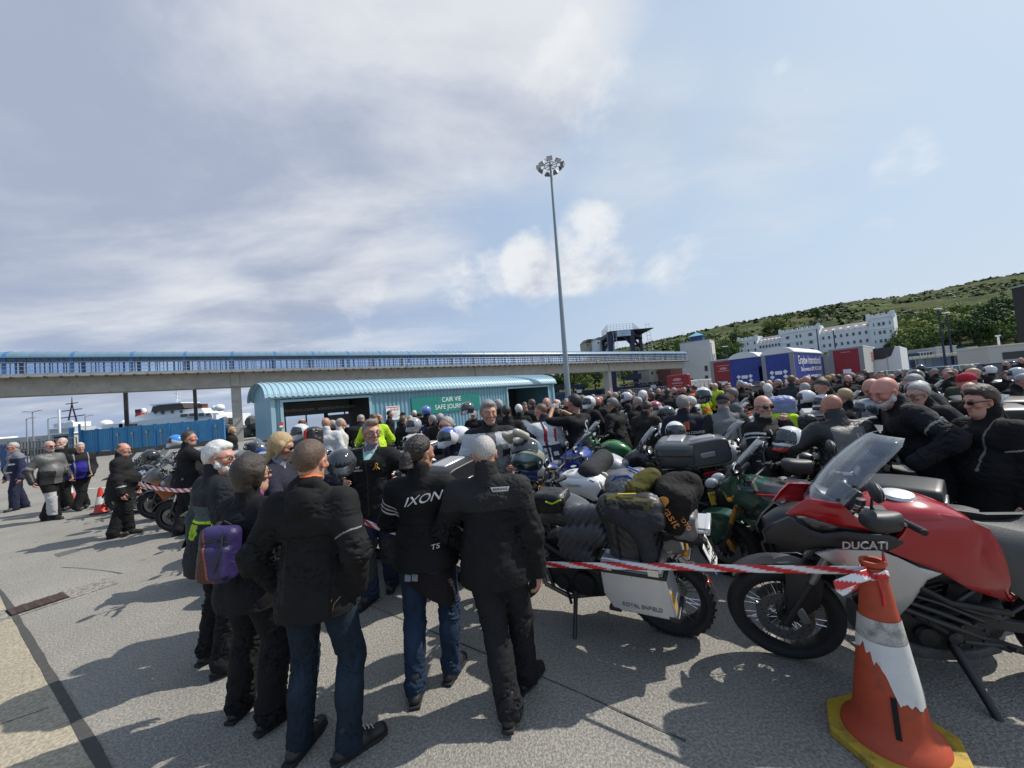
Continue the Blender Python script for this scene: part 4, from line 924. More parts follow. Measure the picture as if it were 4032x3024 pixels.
 # ---------------------------------------------------------------- parked cars behind the crowd
glass_d=mat('car_glass',(.012,.016,.02),.06,spec=.8);plast=mat('black_plastic',(.02,.021,.022),.5,var=.2,vs=20)
def car_proto(L_,H,W,hood,kind):
 o=empty('parked_car');b=MB();zb2=H*.56
 pr=[(0,.34),(L_,.34),(L_+.02,.62),(L_-.10,.80),(L_-hood,zb2),(.16,zb2+.03),(.0,.75)]
 body=MB().prism(pr,W,'Y',-W/2).build('body',mat('car_paint',rough=.28,coat=.8,objcol=True,var=.02),o,bevel=.09,seg=3)
 a,c_=.10,L_-hood+.25;g=MB();n=0
 pr2=[(a,zb2),(c_,zb2),(c_-.75,H-.04),(.55 if kind else.9,H-.02)]
 vs=[(x,sgn*(W/2-(.05 if z<H-.2 else.20)),z) for sgn in (-1,1) for x,z in pr2]
 g.add(vs,[(0,1,2,3),(7,6,5,4),(0,4,5,1),(1,5,6,2),(2,6,7,3),(3,7,4,0)]).build('windows',glass_d,o,bevel=.05).name='window'
 rp=MB().box(((c_-.75+pr2[3][0])/2,0,H-.015),(c_-.75-pr2[3][0]+.06,W-.42,.06)).build('roof',MATS['car_paint'],o,bevel=.025)
 pil=MB()
 for sgn in (-1,1):
  y0,y1=sgn*(W/2-.045),sgn*(W/2-.20)
  for x0,x1 in ((a,pr2[3][0]),(c_,c_-.75),((a+c_)/2,(a+c_)/2-.1),(a+.9,a+1.0)):pil.tube([(x0,y0,zb2),(x1,y1,H-.02)],.045,6)
  pil.tube([(pr2[3][0],y1,H-.01),(c_-.75,y1,H-.01)],.03,6)
 pil.build('pillar_trim',MATS['car_paint'],o)
 for x in (.78,L_-.85):
  for y in (-W/2+.1,W/2-.1):
   w_=MB().lathe([(.2,-.11),(.31,-.11),(.34,-.05),(.34,.05),(.31,.11),(.2,.11)],20,'Y',(x,y,.34)).build('wheel',tyre_m,o);MB().lathe([(.02,-.118),(.2,-.115),(.21,0),(.2,.115),(.02,.118)],14,'Y',(x,y,.34)).build('rim',galv,w_)
 for y in (-W/2+.28,W/2-.28):MB().box((L_-.02,y,.68),(.1,.36,.14)).build('headlight',white,o,bevel=.02);MB().box((.02,y,.85),(.1,.22,.2)).build('tail_light',MATS['tail_red'],o,bevel=.02)
 for y in (-W/2-.08,W/2+.08):MB().ell((L_-hood-.25,y,zb2+.1),(.08,.1,.08),10,6).build('wing_mirror',plast,o)
 return o
cp=[car_proto(4.1,1.48,1.75,1.1,1),car_proto(4.6,1.70,1.88,1.25,1),car_proto(4.5,1.45,1.8,1.3,0)];cu_=set()
def car(k,px,D,rz,colr,label):
 o=cp[k] if k not in cu_ else copy_tree(cp[k]);cu_.add(k);p=atd(px,D);o.location=(p.x,p.y,0);o.rotation_euler=(0,0,R(rz))
 tag(o,label,'car','cars parked between the crowd and the lorries')
 for c in tree(o):
  if c.type=='MESH':c.color=(*colr,1)
car(2,2830,27,8,(.02,.03,.055),'dark blue car in front of the left blue trailer');car(1,2970,28,10,(.02,.024,.024),'black estate car in front of the blue trailers')
car(0,3150,27,20,(.25,.42,.50),'pale blue hatchback in front of the lettered blue trailer');car(1,3250,29,8,(.025,.028,.03),'black car with a silver roof line below the slate trailer')
car(1,3420,27.5,14,(.30,.32,.33),'silver estate car below the white fridge trailer');car(2,3460,25,14,(.16,.17,.17),'grey saloon car in front of the silver estate');car(0,3570,29,14,(.40,.44,.45),'light silver hatchback right of the fridge trailer')
car(1,3660,24.5,12,(.42,.50,.48),'pale green white car behind the bald heads');car(2,3760,27,5,(.05,.02,.025),'dark maroon car in front of the canopy');car(0,3860,26,0,(.02,.05,.14),'blue car at the right edge in front of the cabin');car(1,3880,20.5,3,(.12,.17,.20),'blue grey car with a pale roof line at the right edge')
# ---------------------------------------------------------------- signed distance mesher for people, clothes and soft things
def V3(*a):return np.array(a,np.float32)
def basis(M):return np.array(M,np.float32) if M is not None else np.eye(3,dtype=np.float32)
class SDF:
 def __init__(s):s.p=[];s.cuts=[];s.disp=None
 def cap(s,a,b,ra,rb=None,k=0.02,F=None,sc=(1,1,1),sub=False):
  """tapered capsule a-b; F rotates a local frame in which the section is scaled by sc"""
  rb=ra if rb is None else rb;a=np.array(a,np.float32);b=np.array(b,np.float32);F=basis(F);sc=np.array(sc,np.float32)
  m=max(ra,rb)*max(sc);lo=np.minimum(a,b)-m;hi=np.maximum(a,b)+m
  bl=((b-a)@F)/sc;L2=float(bl@bl)+1e-12;ms=float(min(sc))
  def f(P):
   q=((P-a)@F)/sc;t=np.clip((q@bl)/L2,0,1);d=q-t[...,None]*bl
   return (np.sqrt((d*d).sum(-1))-(ra+(rb-ra)*t))*ms
  s.p.append((f,lo,hi,k,sub));return s
 def ell(s,c,r,k=0.02,F=None,sub=False):
  c=np.array(c,np.float32);r=np.array(r,np.float32);F=basis(F);m=float(max(r))
  def f(P):
   q=((P-c)@F)/r;n=np.sqrt((q*q).sum(-1));g=np.sqrt(((q/r)**2).sum(-1))+1e-9
   return n*(n-1)/g
  s.p.append((f,c-m,c+m,k,sub));return s
 def rbox(s,c,h,r,k=0.02,F=None,sub=False):
  c=np.array(c,np.float32);h=np.array(h,np.float32)-r;F=basis(F);m=float(np.linalg.norm(h))+r
  def f(P):
   q=np.abs((P-c)@F)-h
   return np.sqrt((np.maximum(q,0)**2).sum(-1))+np.minimum(q.max(-1),0)-r
  s.p.append((f,c-m,c+m,k,sub));return s
 def cut(s,pt,n):
  """remove everything on the side n points to"""
  s.cuts.append((np.array(pt,np.float32),np.array(n,np.float32)/np.linalg.norm(n)));return s
 def mesh(s,h):
  lo=np.min([p[1] for p in s.p if not p[4]],axis=0)-3*h-0.015;hi=np.max([p[2] for p in s.p if not p[4]],axis=0)+3*h+0.015
  n=np.ceil((hi-lo)/h).astype(int)+1;ax=[lo[i]+h*np.arange(n[i],dtype=np.float32) for i in range(3)]
  D=np.full(n,0.5,np.float32)
  for f,l,u,k,sub in s.p:
   mg=k+3*h+(0 if sub else 0.02);i0=np.maximum(((l-mg-lo)/h).astype(int),0);i1=np.minimum(((u+mg-lo)/h).astype(int)+2,n)
   if (i1<=i0).any():continue
   sl=tuple(slice(a,b) for a,b in zip(i0,i1));P=np.stack(np.meshgrid(*[ax[i][sl[i]] for i in range(3)],indexing='ij'),-1)
   d=f(P);A=D[sl]
   if sub:
    hh=np.maximum(k-np.abs(-d-A),0)/max(k,1e-6);D[sl]=np.maximum(A,-d)+hh*hh*k*0.25
   else:
    hh=np.maximum(k-np.abs(d-A),0)/max(k,1e-6);D[sl]=np.minimum(A,d)-hh*hh*k*0.25
  if s.disp is not None or s.cuts:
   near=np.abs(D)<6*h+0.03
   if s.disp is not None:
    idx=np.nonzero(near);P=np.stack([ax[i][idx[i]] for i in range(3)],-1);D[idx]+=s.disp(P)
   if s.cuts:
    G=np.stack(np.meshgrid(*ax,indexing='ij'),-1)
    for pt,nr in s.cuts:D=np.maximum(D,(G-pt)@nr)
  return surface_nets(D,lo,h)
def surface_nets(D,lo,h):
 S=D<0;n=D.shape
 c=np.zeros([x-1 for x in n],np.uint8);sl=(slice(None,-1),slice(1,None))
 for i in (0,1):
  for j in (0,1):
   for k in (0,1):c+=S[sl[i],sl[j],sl[k]]
 act=(c>0)&(c<8);idx=np.argwhere(act);vid=np.full(act.shape,-1,np.int64);vid[act]=np.arange(len(idx))
 acc=np.zeros((len(idx),3),np.float32);cnt=np.zeros(len(idx),np.float32)
 corners=[np.array(q) for q in ((0,0,0),(1,0,0),(0,1,0),(1,1,0),(0,0,1),(1,0,1),(0,1,1),(1,1,1))]
 val=[D[idx[:,0]+q[0],idx[:,1]+q[1],idx[:,2]+q[2]] for q in corners]
 for a in range(8):
  for ax in (1,2,4):
   if a&ax:continue
   b=a|ax;va,vb=val[a],val[b];m=(va<0)!=(vb<0);t=np.where(m,va/np.where(m,va-vb,1),0)
   acc+=m[:,None]*(corners[a]+t[:,None]*(corners[b]-corners[a]));cnt+=m
 V=lo+h*(idx+acc/np.maximum(cnt,1)[:,None]);F=[]
 for ax in range(3):
  u,w=[(1,2),(2,0),(0,1)][ax];s0=[slice(None)]*3;s1=[slice(None)]*3;s0[ax]=slice(None,-1);s1[ax]=slice(1,None)
  e=S[tuple(s0)]!=S[tuple(s1)];ii=np.argwhere(e);ii=ii[(ii[:,u]>0)&(ii[:,w]>0)&(ii[:,u]<n[u]-1)&(ii[:,w]<n[w]-1)]
  if not len(ii):continue
  fl=S[tuple(ii.T)];du=np.zeros(3,int);du[u]=1;dw=np.zeros(3,int);dw[w]=1
  q=[vid[tuple((ii-du-dw).T)],vid[tuple((ii-dw).T)],vid[tuple(ii.T)],vid[tuple((ii-du).T)]]
  Q=np.stack(q,1);Q[~fl]=Q[~fl][:,::-1];F.append(Q)
 return V.astype(np.float32),(np.concatenate(F) if F else np.zeros((0,4),int))
def np_mesh(name,V,F,m,col=None,smooth_iter=1):
 for _ in range(smooth_iter):
  A=np.zeros_like(V);c=np.zeros(len(V),np.float32)
  for i in range(4):
   a,b=F[:,i],F[:,(i+1)%4];np.add.at(A,a,V[b]);np.add.at(c,a,1);np.add.at(A,b,V[a]);np.add.at(c,b,1)
  V=V*0.5+0.5*A/np.maximum(c,1)[:,None]
 me=bpy.data.meshes.new(name);nv,nf=len(V),len(F)
 me.vertices.add(nv);me.vertices.foreach_set('co',V.astype(np.float32).ravel());me.loops.add(nf*4);me.loops.foreach_set('vertex_index',F.astype(np.int32).ravel())
 me.polygons.add(nf);me.polygons.foreach_set('loop_start',np.arange(nf,dtype=np.int32)*4);me.materials.append(m)
 if col is not None:
  at=me.color_attributes.new('Col','FLOAT_COLOR','POINT');cc=np.ones((nv,4),np.float32);cc[:,:3]=col(V) if callable(col) else col;at.data.foreach_set('color',cc.ravel())
 me.update(calc_edges=True);me.validate();me.polygons.foreach_set('use_smooth',np.ones(nf,bool));return me
def vnoise(P,f,seed=0):
 p=P*f;r=np.zeros(len(P),np.float32);g=np.random.RandomState(seed)
 for _ in range(5):
  w=g.normal(size=3);ph=g.rand()*6.28;r+=np.sin(p@w.astype(np.float32)+ph+1.3*np.sin(p@g.normal(size=3).astype(np.float32)))
 return r/5
def folds(amp,f=1.0,seed=0):
 """cloth creases: thin irregular valleys between soft puffs"""
 def d(P):
  Q=P*np.array((.8,.8,1.25),np.float32);Q=Q+.022*np.stack([vnoise(P,24*f,seed+21+i) for i in range(3)],-1)
  n1=vnoise(Q,44*f,seed+1);n2=vnoise(Q*np.array((1,1,.8),np.float32),30*f,seed+2);m=np.clip(vnoise(P,9,seed+4)*1.2+.55,0,1)
  return amp*(1.05*m*np.exp(-(n1/.11)**2)-.75*n2-.35*vnoise(P,95*f,seed+3)*m)
 return d
 # ---------------------------------------------------------------- people
cloth=mat('cloth',rough=0.85,objcol=True,var=0.16,vs=11,bump=0.16,bs=260,spec=0.2)
cloth_c=mat('cloth_panels',rough=0.82,attr='Col',var=0.14,vs=11,bump=0.16,bs=260,spec=0.22)
leather=mat('leather_panels',rough=0.48,attr='Col',var=0.16,vs=9,bump=0.3,bs=90,spec=0.45)
denim=mat('denim',rough=0.9,attr='Col',var=0.22,vs=14,bump=0.35,bs=320,spec=0.2)
skin_m=mat('skin',rough=0.52,attr='Col',var=0.07,vs=18,bump=0.12,bs=150,spec=0.4)
MATS['skin'].node_tree.nodes['Principled BSDF'].inputs['Subsurface Weight'].default_value=0.0
skin_o=mat('skin_plain',rough=0.55,objcol=True,var=0.1,vs=18)
shoe_m=mat('shoe_leather',(0.014,0.013,0.013),rough=0.5,var=0.2,vs=20,bump=0.2,bs=60)
hair_m=mat('hair',rough=0.5,objcol=True,var=0.38,vs=120,bump=0.5,bs=300,stretch=(1,1,.15),spec=0.5)
def hair_fade():
 t=hair_m.node_tree;b=t.nodes['Principled BSDF'];l=b.inputs['Base Color'].links[0];src=l.from_socket;a=t.nodes.new('ShaderNodeAttribute');a.attribute_name='Col';k=t.nodes.new('ShaderNodeMath');k.operation='MULTIPLY';k.inputs[1].default_value=.62;t.links.new(a.outputs['Fac'],k.inputs[0])
 m=t.nodes.new('ShaderNodeMix');m.data_type='RGBA';m.inputs[7].default_value=(.40,.235,.17,1);t.links.new(k.outputs[0],m.inputs[0]);t.links.new(src,m.inputs[6]);t.links.new(m.outputs[2],b.inputs['Base Color'])
hair_fade()
lens_d=mat('dark_lens',(0.008,0.008,0.009),0.08);frame_m=mat('glasses_frame',(0.02,0.018,0.016),0.35)
shell_m=mat('helmet_shell',rough=0.18,coat=0.8,attr='Col',var=0.03);shell_o=mat('helmet_gloss',rough=0.2,coat=0.7,objcol=True,var=0.05);visor_m=mat('helmet_visor',(0.03,0.035,0.04),0.06,spec=0.8)
def rot3(yaw=0.0,pitch=0.0,roll=0.0):
 """yaw left positive, pitch forward positive (top goes towards +Y), roll to the right"""
 return Matrix.Rotation(yaw,3,'Z')@Matrix.Rotation(-pitch,3,'X')@Matrix.Rotation(roll,3,'Y')
def ik(a,t,l1,l2,hint):
 d=t-a;L_=max(min(d.length,(l1+l2)*.995),abs(l1-l2)+.02);dn=d.normalized();t2=a+dn*L_
 x=(l1*l1-l2*l2+L_*L_)/(2*L_);hgt=math.sqrt(max(l1*l1-x*x,0));hp=(hint-dn*hint.dot(dn));hp=hp.normalized() if hp.length>1e-4 else dn.orthogonal().normalized()
 return a+dn*x+hp*hgt,t2
def rig(sp):
 """joints in the person's own frame: stands at the origin, faces +Y, right hand towards +X; for a height of 1.75 m, scaled by S"""
 j={};fl,fr_=sp.get('feet',((-.12,0,8),(.12,0,-8)));dp=sp.get('drop',0.0);pv=Vector(sp.get('pelvis',((fl[0]+fr_[0])/2,(fl[1]+fr_[1])/2*.8,0)))
 pv.z=0.945-dp;j['pelvis']=pv;j['FP']=FP=rot3(R(sp.get('hip_yaw',0)))
 T=rot3(R(sp.get('twist',0)+sp.get('hip_yaw',0)),R(sp.get('lean',3)),R(sp.get('tilt',0)));j['T']=T
 tp=lambda x,y,z:pv+T@Vector((x,y,z-0.945))
 j['waist']=tp(0,.005,1.08);j['chest']=tp(0,.01,1.30);j['neck']=tp(0,-.015,1.475);j['tp']=tp
 W=sp.get('shoulder',1.0)
 for s,sg,f in (('L',-1,fl),('R',1,fr_)):
  hip=pv+FP@Vector((sg*.092,0,-.02));an=Vector((f[0],f[1]-.03,.09+(f[3] if len(f)>3 else 0)));fd=Vector((-math.sin(R(f[2])),math.cos(R(f[2])),0))
  kn,an=ik(hip,an,.435,.415,fd+Vector((sg*.12,.3,0)));j['hip'+s],j['knee'+s],j['ank'+s],j['toe'+s]=hip,kn,an,an+fd*.175+Vector((0,0,-.055));j['fd'+s]=fd
  sh=tp(sg*.176*W,-.01,1.385);wr=sp.get('arm'+s,(sg*.27,.05,.86));w=Vector(wr) if sp.get('absarm'+s) else pv+FP@Vector((wr[0],wr[1],wr[2]-.945))
  hint=Vector(sp.get('hint'+s,(sg*.55,-.8,-.25)));el,w=ik(sh,w,.295,.265,T@hint);j['sh'+s],j['el'+s],j['wr'+s]=sh,el,w
 H=rot3(R(sp.get('hyaw',0)+sp.get('twist',0)+sp.get('hip_yaw',0)),R(sp.get('hpitch',4)),R(sp.get('hroll',0)));j['H']=H
 j['head']=j['neck']+T@Vector((0,.0,.05))+H@Vector((0,.022,.105))
 return j
def torso(S_,j,o,g,hem=None,belly=0.0,fem=False):
 T,FP=j['T'],j['FP'];wx=1.0 if not fem else.88;hx=1.0 if not fem else 1.10
 S_.cap(j['pelvis']+FP@Vector((0,-.005,-.06)),j['waist'],.112*g+o*.8,.104*g+o*.8,.05,T,(1.40*hx,1.0,1))
 S_.cap(j['waist'],j['chest'],.104*g+o*.8,.118*g**.5+o*.8,.06,T,(1.36*wx,.98,1))
 S_.cap(j['tp'](-.085*wx,-.005,1.315),j['tp'](.085*wx,-.005,1.315),.092+o*.9,None,.05,T,(1,1.10,.98))
 for sg,s in ((-1,'L'),(1,'R')):
  S_.cap(j['neck']+T@Vector((0,.0,-.035)),j['sh'+s]+T@Vector((0,0,.0)),.052+o*.7,.050+o*.8,.04)
  if fem:S_.ell(j['tp'](sg*.075,.095,1.27),(.068+o,.06+o,.07+o),.05,T)
  S_.ell(j['pelvis']+FP@Vector((sg*.07,-.065,-.075)),(.085*g+o,.08*g+o,.095+o),.05)
 if belly:S_.ell(j['tp'](0,.055+belly*.03,1.06),(.15*g+o,(.10+.07*belly)*g+o,.155+o),.07,T)
def arm(S_,j,s,o,k=.03,full=1.0):
 sh,el,wr=j['sh'+s],j['el'+s],j['wr'+s]
 S_.cap(sh,el,.060+o,.047+o,k+.02)
 if full>.99:S_.cap(el,wr,.047+o,.034+o*.9,k)
def leg(S_,j,s,o,g=1.0,k=.04,flare=0.0):
 S_.cap(j['hip'+s],j['knee'+s],.090*g+o,.060+o,k);S_.cap(j['knee'+s],j['ank'+s],.059+o,.044+o+flare,.03);kn,an=j['knee'+s],j['ank'+s]
 S_.cap(kn.lerp(an,.12)-j['fd'+s]*.018,kn.lerp(an,.5)-j['fd'+s]*.018,.05+o,.046+o,.04)
def hand(S_,j,s,pose='relax',aim=None,r=1.0):
 """palm, four jointed fingers of different lengths and a thumb from the side of the palm"""
 wr,el=j['wr'+s],j['el'+s];sg=-1 if s=='L' else 1
 d=(Vector(aim).normalized() if aim is not None else (wr-el).normalized());inn=Vector((-sg,.25,0));pal=(inn-d*inn.dot(d)).normalized();side=d.cross(pal)*sg
 if side.y<0 and pose=='relax':side=-side
 S_.cap(wr-d*.03,wr+d*.02,.026*r,.027*r,.015)
 c=wr+d*.055;S_.cap(wr+d*.025,wr+d*.085,.030*r,.034*r,.012,Matrix((side,pal,d)).transposed(),(1.1,.52,1))
 curl={'relax':(18,26,18),'grip':(50,70,45),'flat':(6,6,5),'fist':(75,80,50),'pinch':(30,45,30)}[pose]
 for i,(off,ln) in enumerate(((.027,.040),(.009,.045),(-.010,.042),(-.028,.033))):
  p=wr+d*(.092-.004*abs(i-1))+side*off;a=0.0;cd=d
  for q,(cu_,fr) in enumerate(zip(curl,(1,.72,.55))):
   a+=R(cu_+3*i);v=d*math.cos(a)+pal*math.sin(a);p2=p+v*ln*fr;S_.cap(p,p2,(.0092-.0009*q)*r,(.0086-.0011*q)*r,.005);p=p2
 p=wr+d*.035+side*.026;v1=(d*.6+side*.62+pal*.45).normalized();p2=p+v1*.042;p3=p2+(d*.85+side*.12+pal*.5).normalized()*.034
 S_.cap(p,p2,.0125*r,.0105*r,.01);S_.cap(p2,p3,.0105*r,.008*r,.006)
def head_sdf(S_,c,H,f=1.0,nose=1.0,fem=False):
 q=lambda x,y,z:c+H@Vector((x*f,y*f,z*f));jw=.9 if fem else 1.0
 S_.ell(q(0,-.014,.030),(.0765*f,.096*f,.092*f),.02,H);S_.cap(q(0,.030,.012),q(0,.052,-.085),.066*f,.036*f*jw,.03,H,(1,.9,1))
 S_.cap(q(-.040,.0,-.055),q(-.018,.052,-.092),.026*f,.020*f,.025);S_.cap(q(.040,.0,-.055),q(.018,.052,-.092),.026*f,.020*f,.025)
 S_.cap(q(0,.092,.020),q(0,.112,-.022),.010*f,.0145*f*nose,.014);S_.ell(q(-.013,.100,-.026),(.010*f,)*3,.008);S_.ell(q(.013,.100,-.026),(.010*f,)*3,.008)
 S_.cap(q(-.036,.080,.034),q(.036,.080,.034),.011*f,None,.02)
 for sg in (-1,1):
  S_.ell(q(sg*.033,.093,.012),(.017*f,.014*f,.011*f),.014,H,True);S_.ell(q(sg*.032,.079,.011),(.0125*f,)*3,.004);S_.ell(q(sg*.046,.066,-.020),(.022*f,.02*f,.018*f),.025)
  S_.ell(q(sg*.079,-.006,-.006),(.010*f,.020*f,.032*f),.008,H@Matrix.Rotation(sg*-.35,3,'Z'));S_.ell(q(sg*.084,.001,-.006),(.006*f,.010*f,.018*f),.004,H,True)
 S_.cap(q(-.019,.088,-.052),q(.019,.088,-.052),.0085*f,None,.010);S_.cap(q(-.016,.086,-.063),q(.016,.086,-.063),.009*f,None,.010);S_.cap(q(-.017,.098,-.0575),q(.017,.098,-.0575),.0022*f,None,.005,sub=True);S_.ell(q(0,.078,-.092),(.018*f,.015*f,.015*f),.018)
def skin_col(c,H,base,stub=None,brow=(.10,.08,.06),lip=1.0,scalp=None):
 c_=np.array(c);Hn=np.array(H);b=np.array(base,np.float32)
 def f(V):
  q=(V-c_)@Hn;col=np.tile(b,(len(V),1));n=vnoise(V,26,3)[:,None];col*=1+.07*n
  def blend(d,r,t,k=1.0):
   w=np.clip((r-d)/(r*.5),0,1)[:,None]*k;return col*(1-w)+np.array(t,np.float32)*w
  dist=lambda x,y,z,s=(1,1,1):np.sqrt((((q-np.array((x,y,z)))/np.array(s))**2).sum(-1))
  head=(np.abs(q).max(-1)<.16)
  red=b*np.array((1.12,.72,.68));ac=col.copy()
  for x in (-.048,.048):col=blend(dist(x,.07,-.025),.034,red,.55)
  col=blend(dist(0,.112,-.022),.022,red,.6);col=blend(np.minimum(dist(-.084,-.006,-.006),dist(.084,-.006,-.006)),.035,red,.5)
  col=blend(dist(0,.095,-.0575,(2.6,1.2,.95)),.0125,b*np.array((.80,.50,.48)),.8*lip)
  if stub is not None:
   w=np.clip((-.025-q[:,2])/.02,0,1)*np.clip((q[:,1]-.0)/.03,0,1)*head*(q[:,2]>-.14);col=col*(1-.5*w[:,None])+np.array(stub,np.float32)*.5*w[:,None]
  for x in (-.033,.033):
   col=blend(dist(x,.088,.037,(2.2,2,.6)),.011,brow,.75);col=blend(dist(x,.089,.011,(1.5,1.2,.75)),.0105,(.55,.52,.50),.9);col=blend(dist(x,.092,.011),.0068,(.03,.03,.035),1.0);col=blend(dist(x,.092,.0195,(2.2,1.5,.5)),.0085,b*.45,.7)
  if scalp is not None:
   w=np.clip((q[:,2]-.2*q[:,1]-.0)/.02,0,1)*(q[:,1]<.06)*head;col=col*(1-.45*w[:,None])+np.array(scalp,np.float32)*.45*w[:,None]
  out=np.where(head[:,None],col,ac);return np.clip(out,0,1)
 return f
def hair_sdf(kind,h,seed=1):
 """hair in the head's own frame: thins out to an uneven hairline, combed strands"""
 S_=SDF();parts={}
 def g(a,f_,s):
  def d(P):
   st=vnoise(P*np.array((1,1,.22),np.float32)+.006*vnoise(P,60,s+9)[:,None],f_*9,s)*.8+vnoise(P*np.array((1,.35,1),np.float32),f_*6,s+5)*.6+vnoise(P,f_*2.2,s+2)*.8;r=a*st
   if 'pl' in parts:
    off,fr,t=parts['pl'];pd=(P[:,2]-fr*(P[:,1]-off))/math.sqrt(1+fr*fr)+.010*vnoise(P,110,s+3)-.010*np.clip((np.abs(P[:,0])-.030)/.03,0,1)*(P[:,1]>.03)
    r=r+np.clip(.030-pd,0,.05)*(.30+t*14)+np.where(pd<0,.05,0)
    r=r+np.clip(.036-np.sqrt((P[:,1]+.002)**2+(P[:,2]+.004)**2),0,.03)*1.2*(np.abs(P[:,0])>.05)
   return r
  return d
 def capshell(t,top=0.0,back=-.10,front=1.05,off=-.015):
  S_.ell((0,-.016,.033),(.0765+t,.097+t,.093+t+top),.02);S_.cut((0,0,back),(0,0,-1))
  if front:parts['pl']=(off-.012,front*1.05,t)
 if kind=='crop':capshell(.0035,0,-.085,1.0,-.005);S_.disp=g(.0012,60,seed)
 elif kind=='short':capshell(.011,.006,-.085,1.0,.003);S_.disp=g(.0018,42,seed)
 elif kind=='full':
  capshell(.017,.012,-.095,1.0,.012);S_.ell((0,.050,.098),(.05,.04,.028),.03);S_.disp=g(.0026,32,seed)
 elif kind=='quiff':
  capshell(.009,.008,-.085,1.0,.0);S_.ell((0,.062,.108),(.06,.04,.036),.03);S_.ell((0,.02,.122),(.06,.06,.028),.03);S_.disp=g(.0026,38,seed)
 elif kind=='fringe':
  capshell(.004,0,-.085,.85,-.03);S_.ell((0,.02,.10),(.072,.11,.062),.006,sub=True);S_.disp=g(.0015,70,seed)
 elif kind=='bob':
  capshell(.020,.012,-.20,None);S_.cut((0,.048,0),(0,1,-.35));S_.cap((0,-.055,.02),(0,-.052,-.07),.084,.076,.04,None,(1.06,.72,1));S_.cap((-.076,.02,.02),(-.078,.024,-.07),.026,.020,.03);S_.cap((.076,.02,.02),(.078,.024,-.07),.026,.020,.03);S_.cut((0,0,-.098),(0,.25,-1));S_.disp=g(.0022,34,seed)
 elif kind=='pony':
  capshell(.012,.004,-.085,1.0,.015);S_.ell((0,-.115,.0),(.034,.034,.034),.012);S_.cap((0,-.125,-.02),(.012,-.135,-.11),.046,.052,.02);S_.cap((.012,-.135,-.11),(.0,-.115,-.22),.050,.014,.02);S_.cap((-.02,-.125,-.03),(-.03,-.12,-.13),.018,.008,.01);S_.disp=g(.005,36,seed)
 elif kind=='long':
  capshell(.012,.006,-.30,None);S_.cut((0,.05,0),(0,1,-.35));S_.cap((0,-.05,.02),(0,-.055,-.21),.082,.070,.04,None,(1.1,.65,1));S_.cap((-.078,.025,.03),(-.088,.03,-.17),.028,.02,.03);S_.cap((.078,.025,.03),(.088,.03,-.17),.028,.02,.03);S_.disp=g(.0028,28,seed)
 elif kind=='bun':
  capshell(.010,.0,-.085,1.0,.012);S_.ell((0,-.085,.085),(.042,.042,.04),.015);S_.disp=g(.003,40,seed)
 elif kind=='beard':
  S_.cap((-.055,.022,-.055),(0,.068,-.085),.028,.036,.02);S_.cap((.055,.022,-.055),(0,.068,-.085),.028,.036,.02);S_.cap((0,.06,-.09),(0,.066,-.125),.036,.022,.02);S_.cap((-.065,.0,.0),(-.058,.02,-.05),.014,.022,.01);S_.cap((.065,.0,.0),(.058,.02,-.05),.014,.022,.01);S_.cap((-.024,.098,-.043),(.024,.098,-.043),.009,None,.01)
  S_.ell((0,.105,-.058),(.019,.02,.0075),.004,sub=True);S_.disp=g(.003,60,seed)
 elif kind=='goatee':S_.cap((0,.074,-.085),(0,.082,-.118),.024,.013,.01);S_.disp=g(.002,70,seed)
 elif kind=='cap':
  S_.ell((0,-.014,.040),(.088,.108,.098),.02);S_.cut((0,0,.032),(0,0,-1));S_.ell((0,.115,.036),(.068,.078,.012),.02)
 elif kind=='beanie':S_.ell((0,-.016,.033),(.09,.108,.105),.02);S_.cut((0,0,.02),(0,.3,-1));S_.disp=g(.002,60,seed)
 V,F=S_.mesh(h);fade=np.zeros((len(V),3),np.float32)
 if 'pl' in parts and kind in ('crop','short','fringe','quiff'):
  off,fr,t=parts['pl'];pd=(V[:,2]-fr*(V[:,1]-off))/math.sqrt(1+fr*fr);fade[:]=np.clip(1-pd/.045,0,1)[:,None]
 return V,F,fade
HAIR={}
def hair_mesh(kind,h,m,seed=1):
 key=(kind,h,m.name,seed)
 if key not in HAIR:V,F,fade=hair_sdf(kind,h,seed);HAIR[key]=np_mesh({'cap':'cap','beanie':'beanie','beard':'beard','goatee':'beard'}.get(kind,'hair'),V,F,m,fade,1)
 return HAIR[key]
def helmet_mesh(h=.008,m=None,open_face=False,col=None):
 S_=SDF();S_.ell((0,-.01,.02),(.130,.150,.140),.03);S_.cap((0,.06,-.075),(0,.10,-.085),.075,.06,.05);S_.cut((0,0,-.13),(0,.15,-1));S_.ell((0,.17,.02),(.105,.085,.052),.012,sub=True);S_.ell((0,0,-.10),(.088,.105,.13),.01,sub=True)
 S_.cap((0,-.13,.05),(0,-.155,.02),.03,.015,.03)
 V,F=S_.mesh(h);return np_mesh('helmet_shell',V,F,m or shell_o,col,1)
def visor_mesh():
 S_=SDF();S_.ell((0,-.008,.022),(.131,.150,.141),.01);S_.ell((0,-.01,.02),(.122,.141,.133),.004,sub=True);S_.cut((0,.035,0),(0,-1,0));S_.cut((0,0,.085),(0,-.35,1));S_.cut((0,0,-.032),(0,.1,-1));V,F=S_.mesh(.007);return np_mesh('visor',V,F,visor_m,None,1)
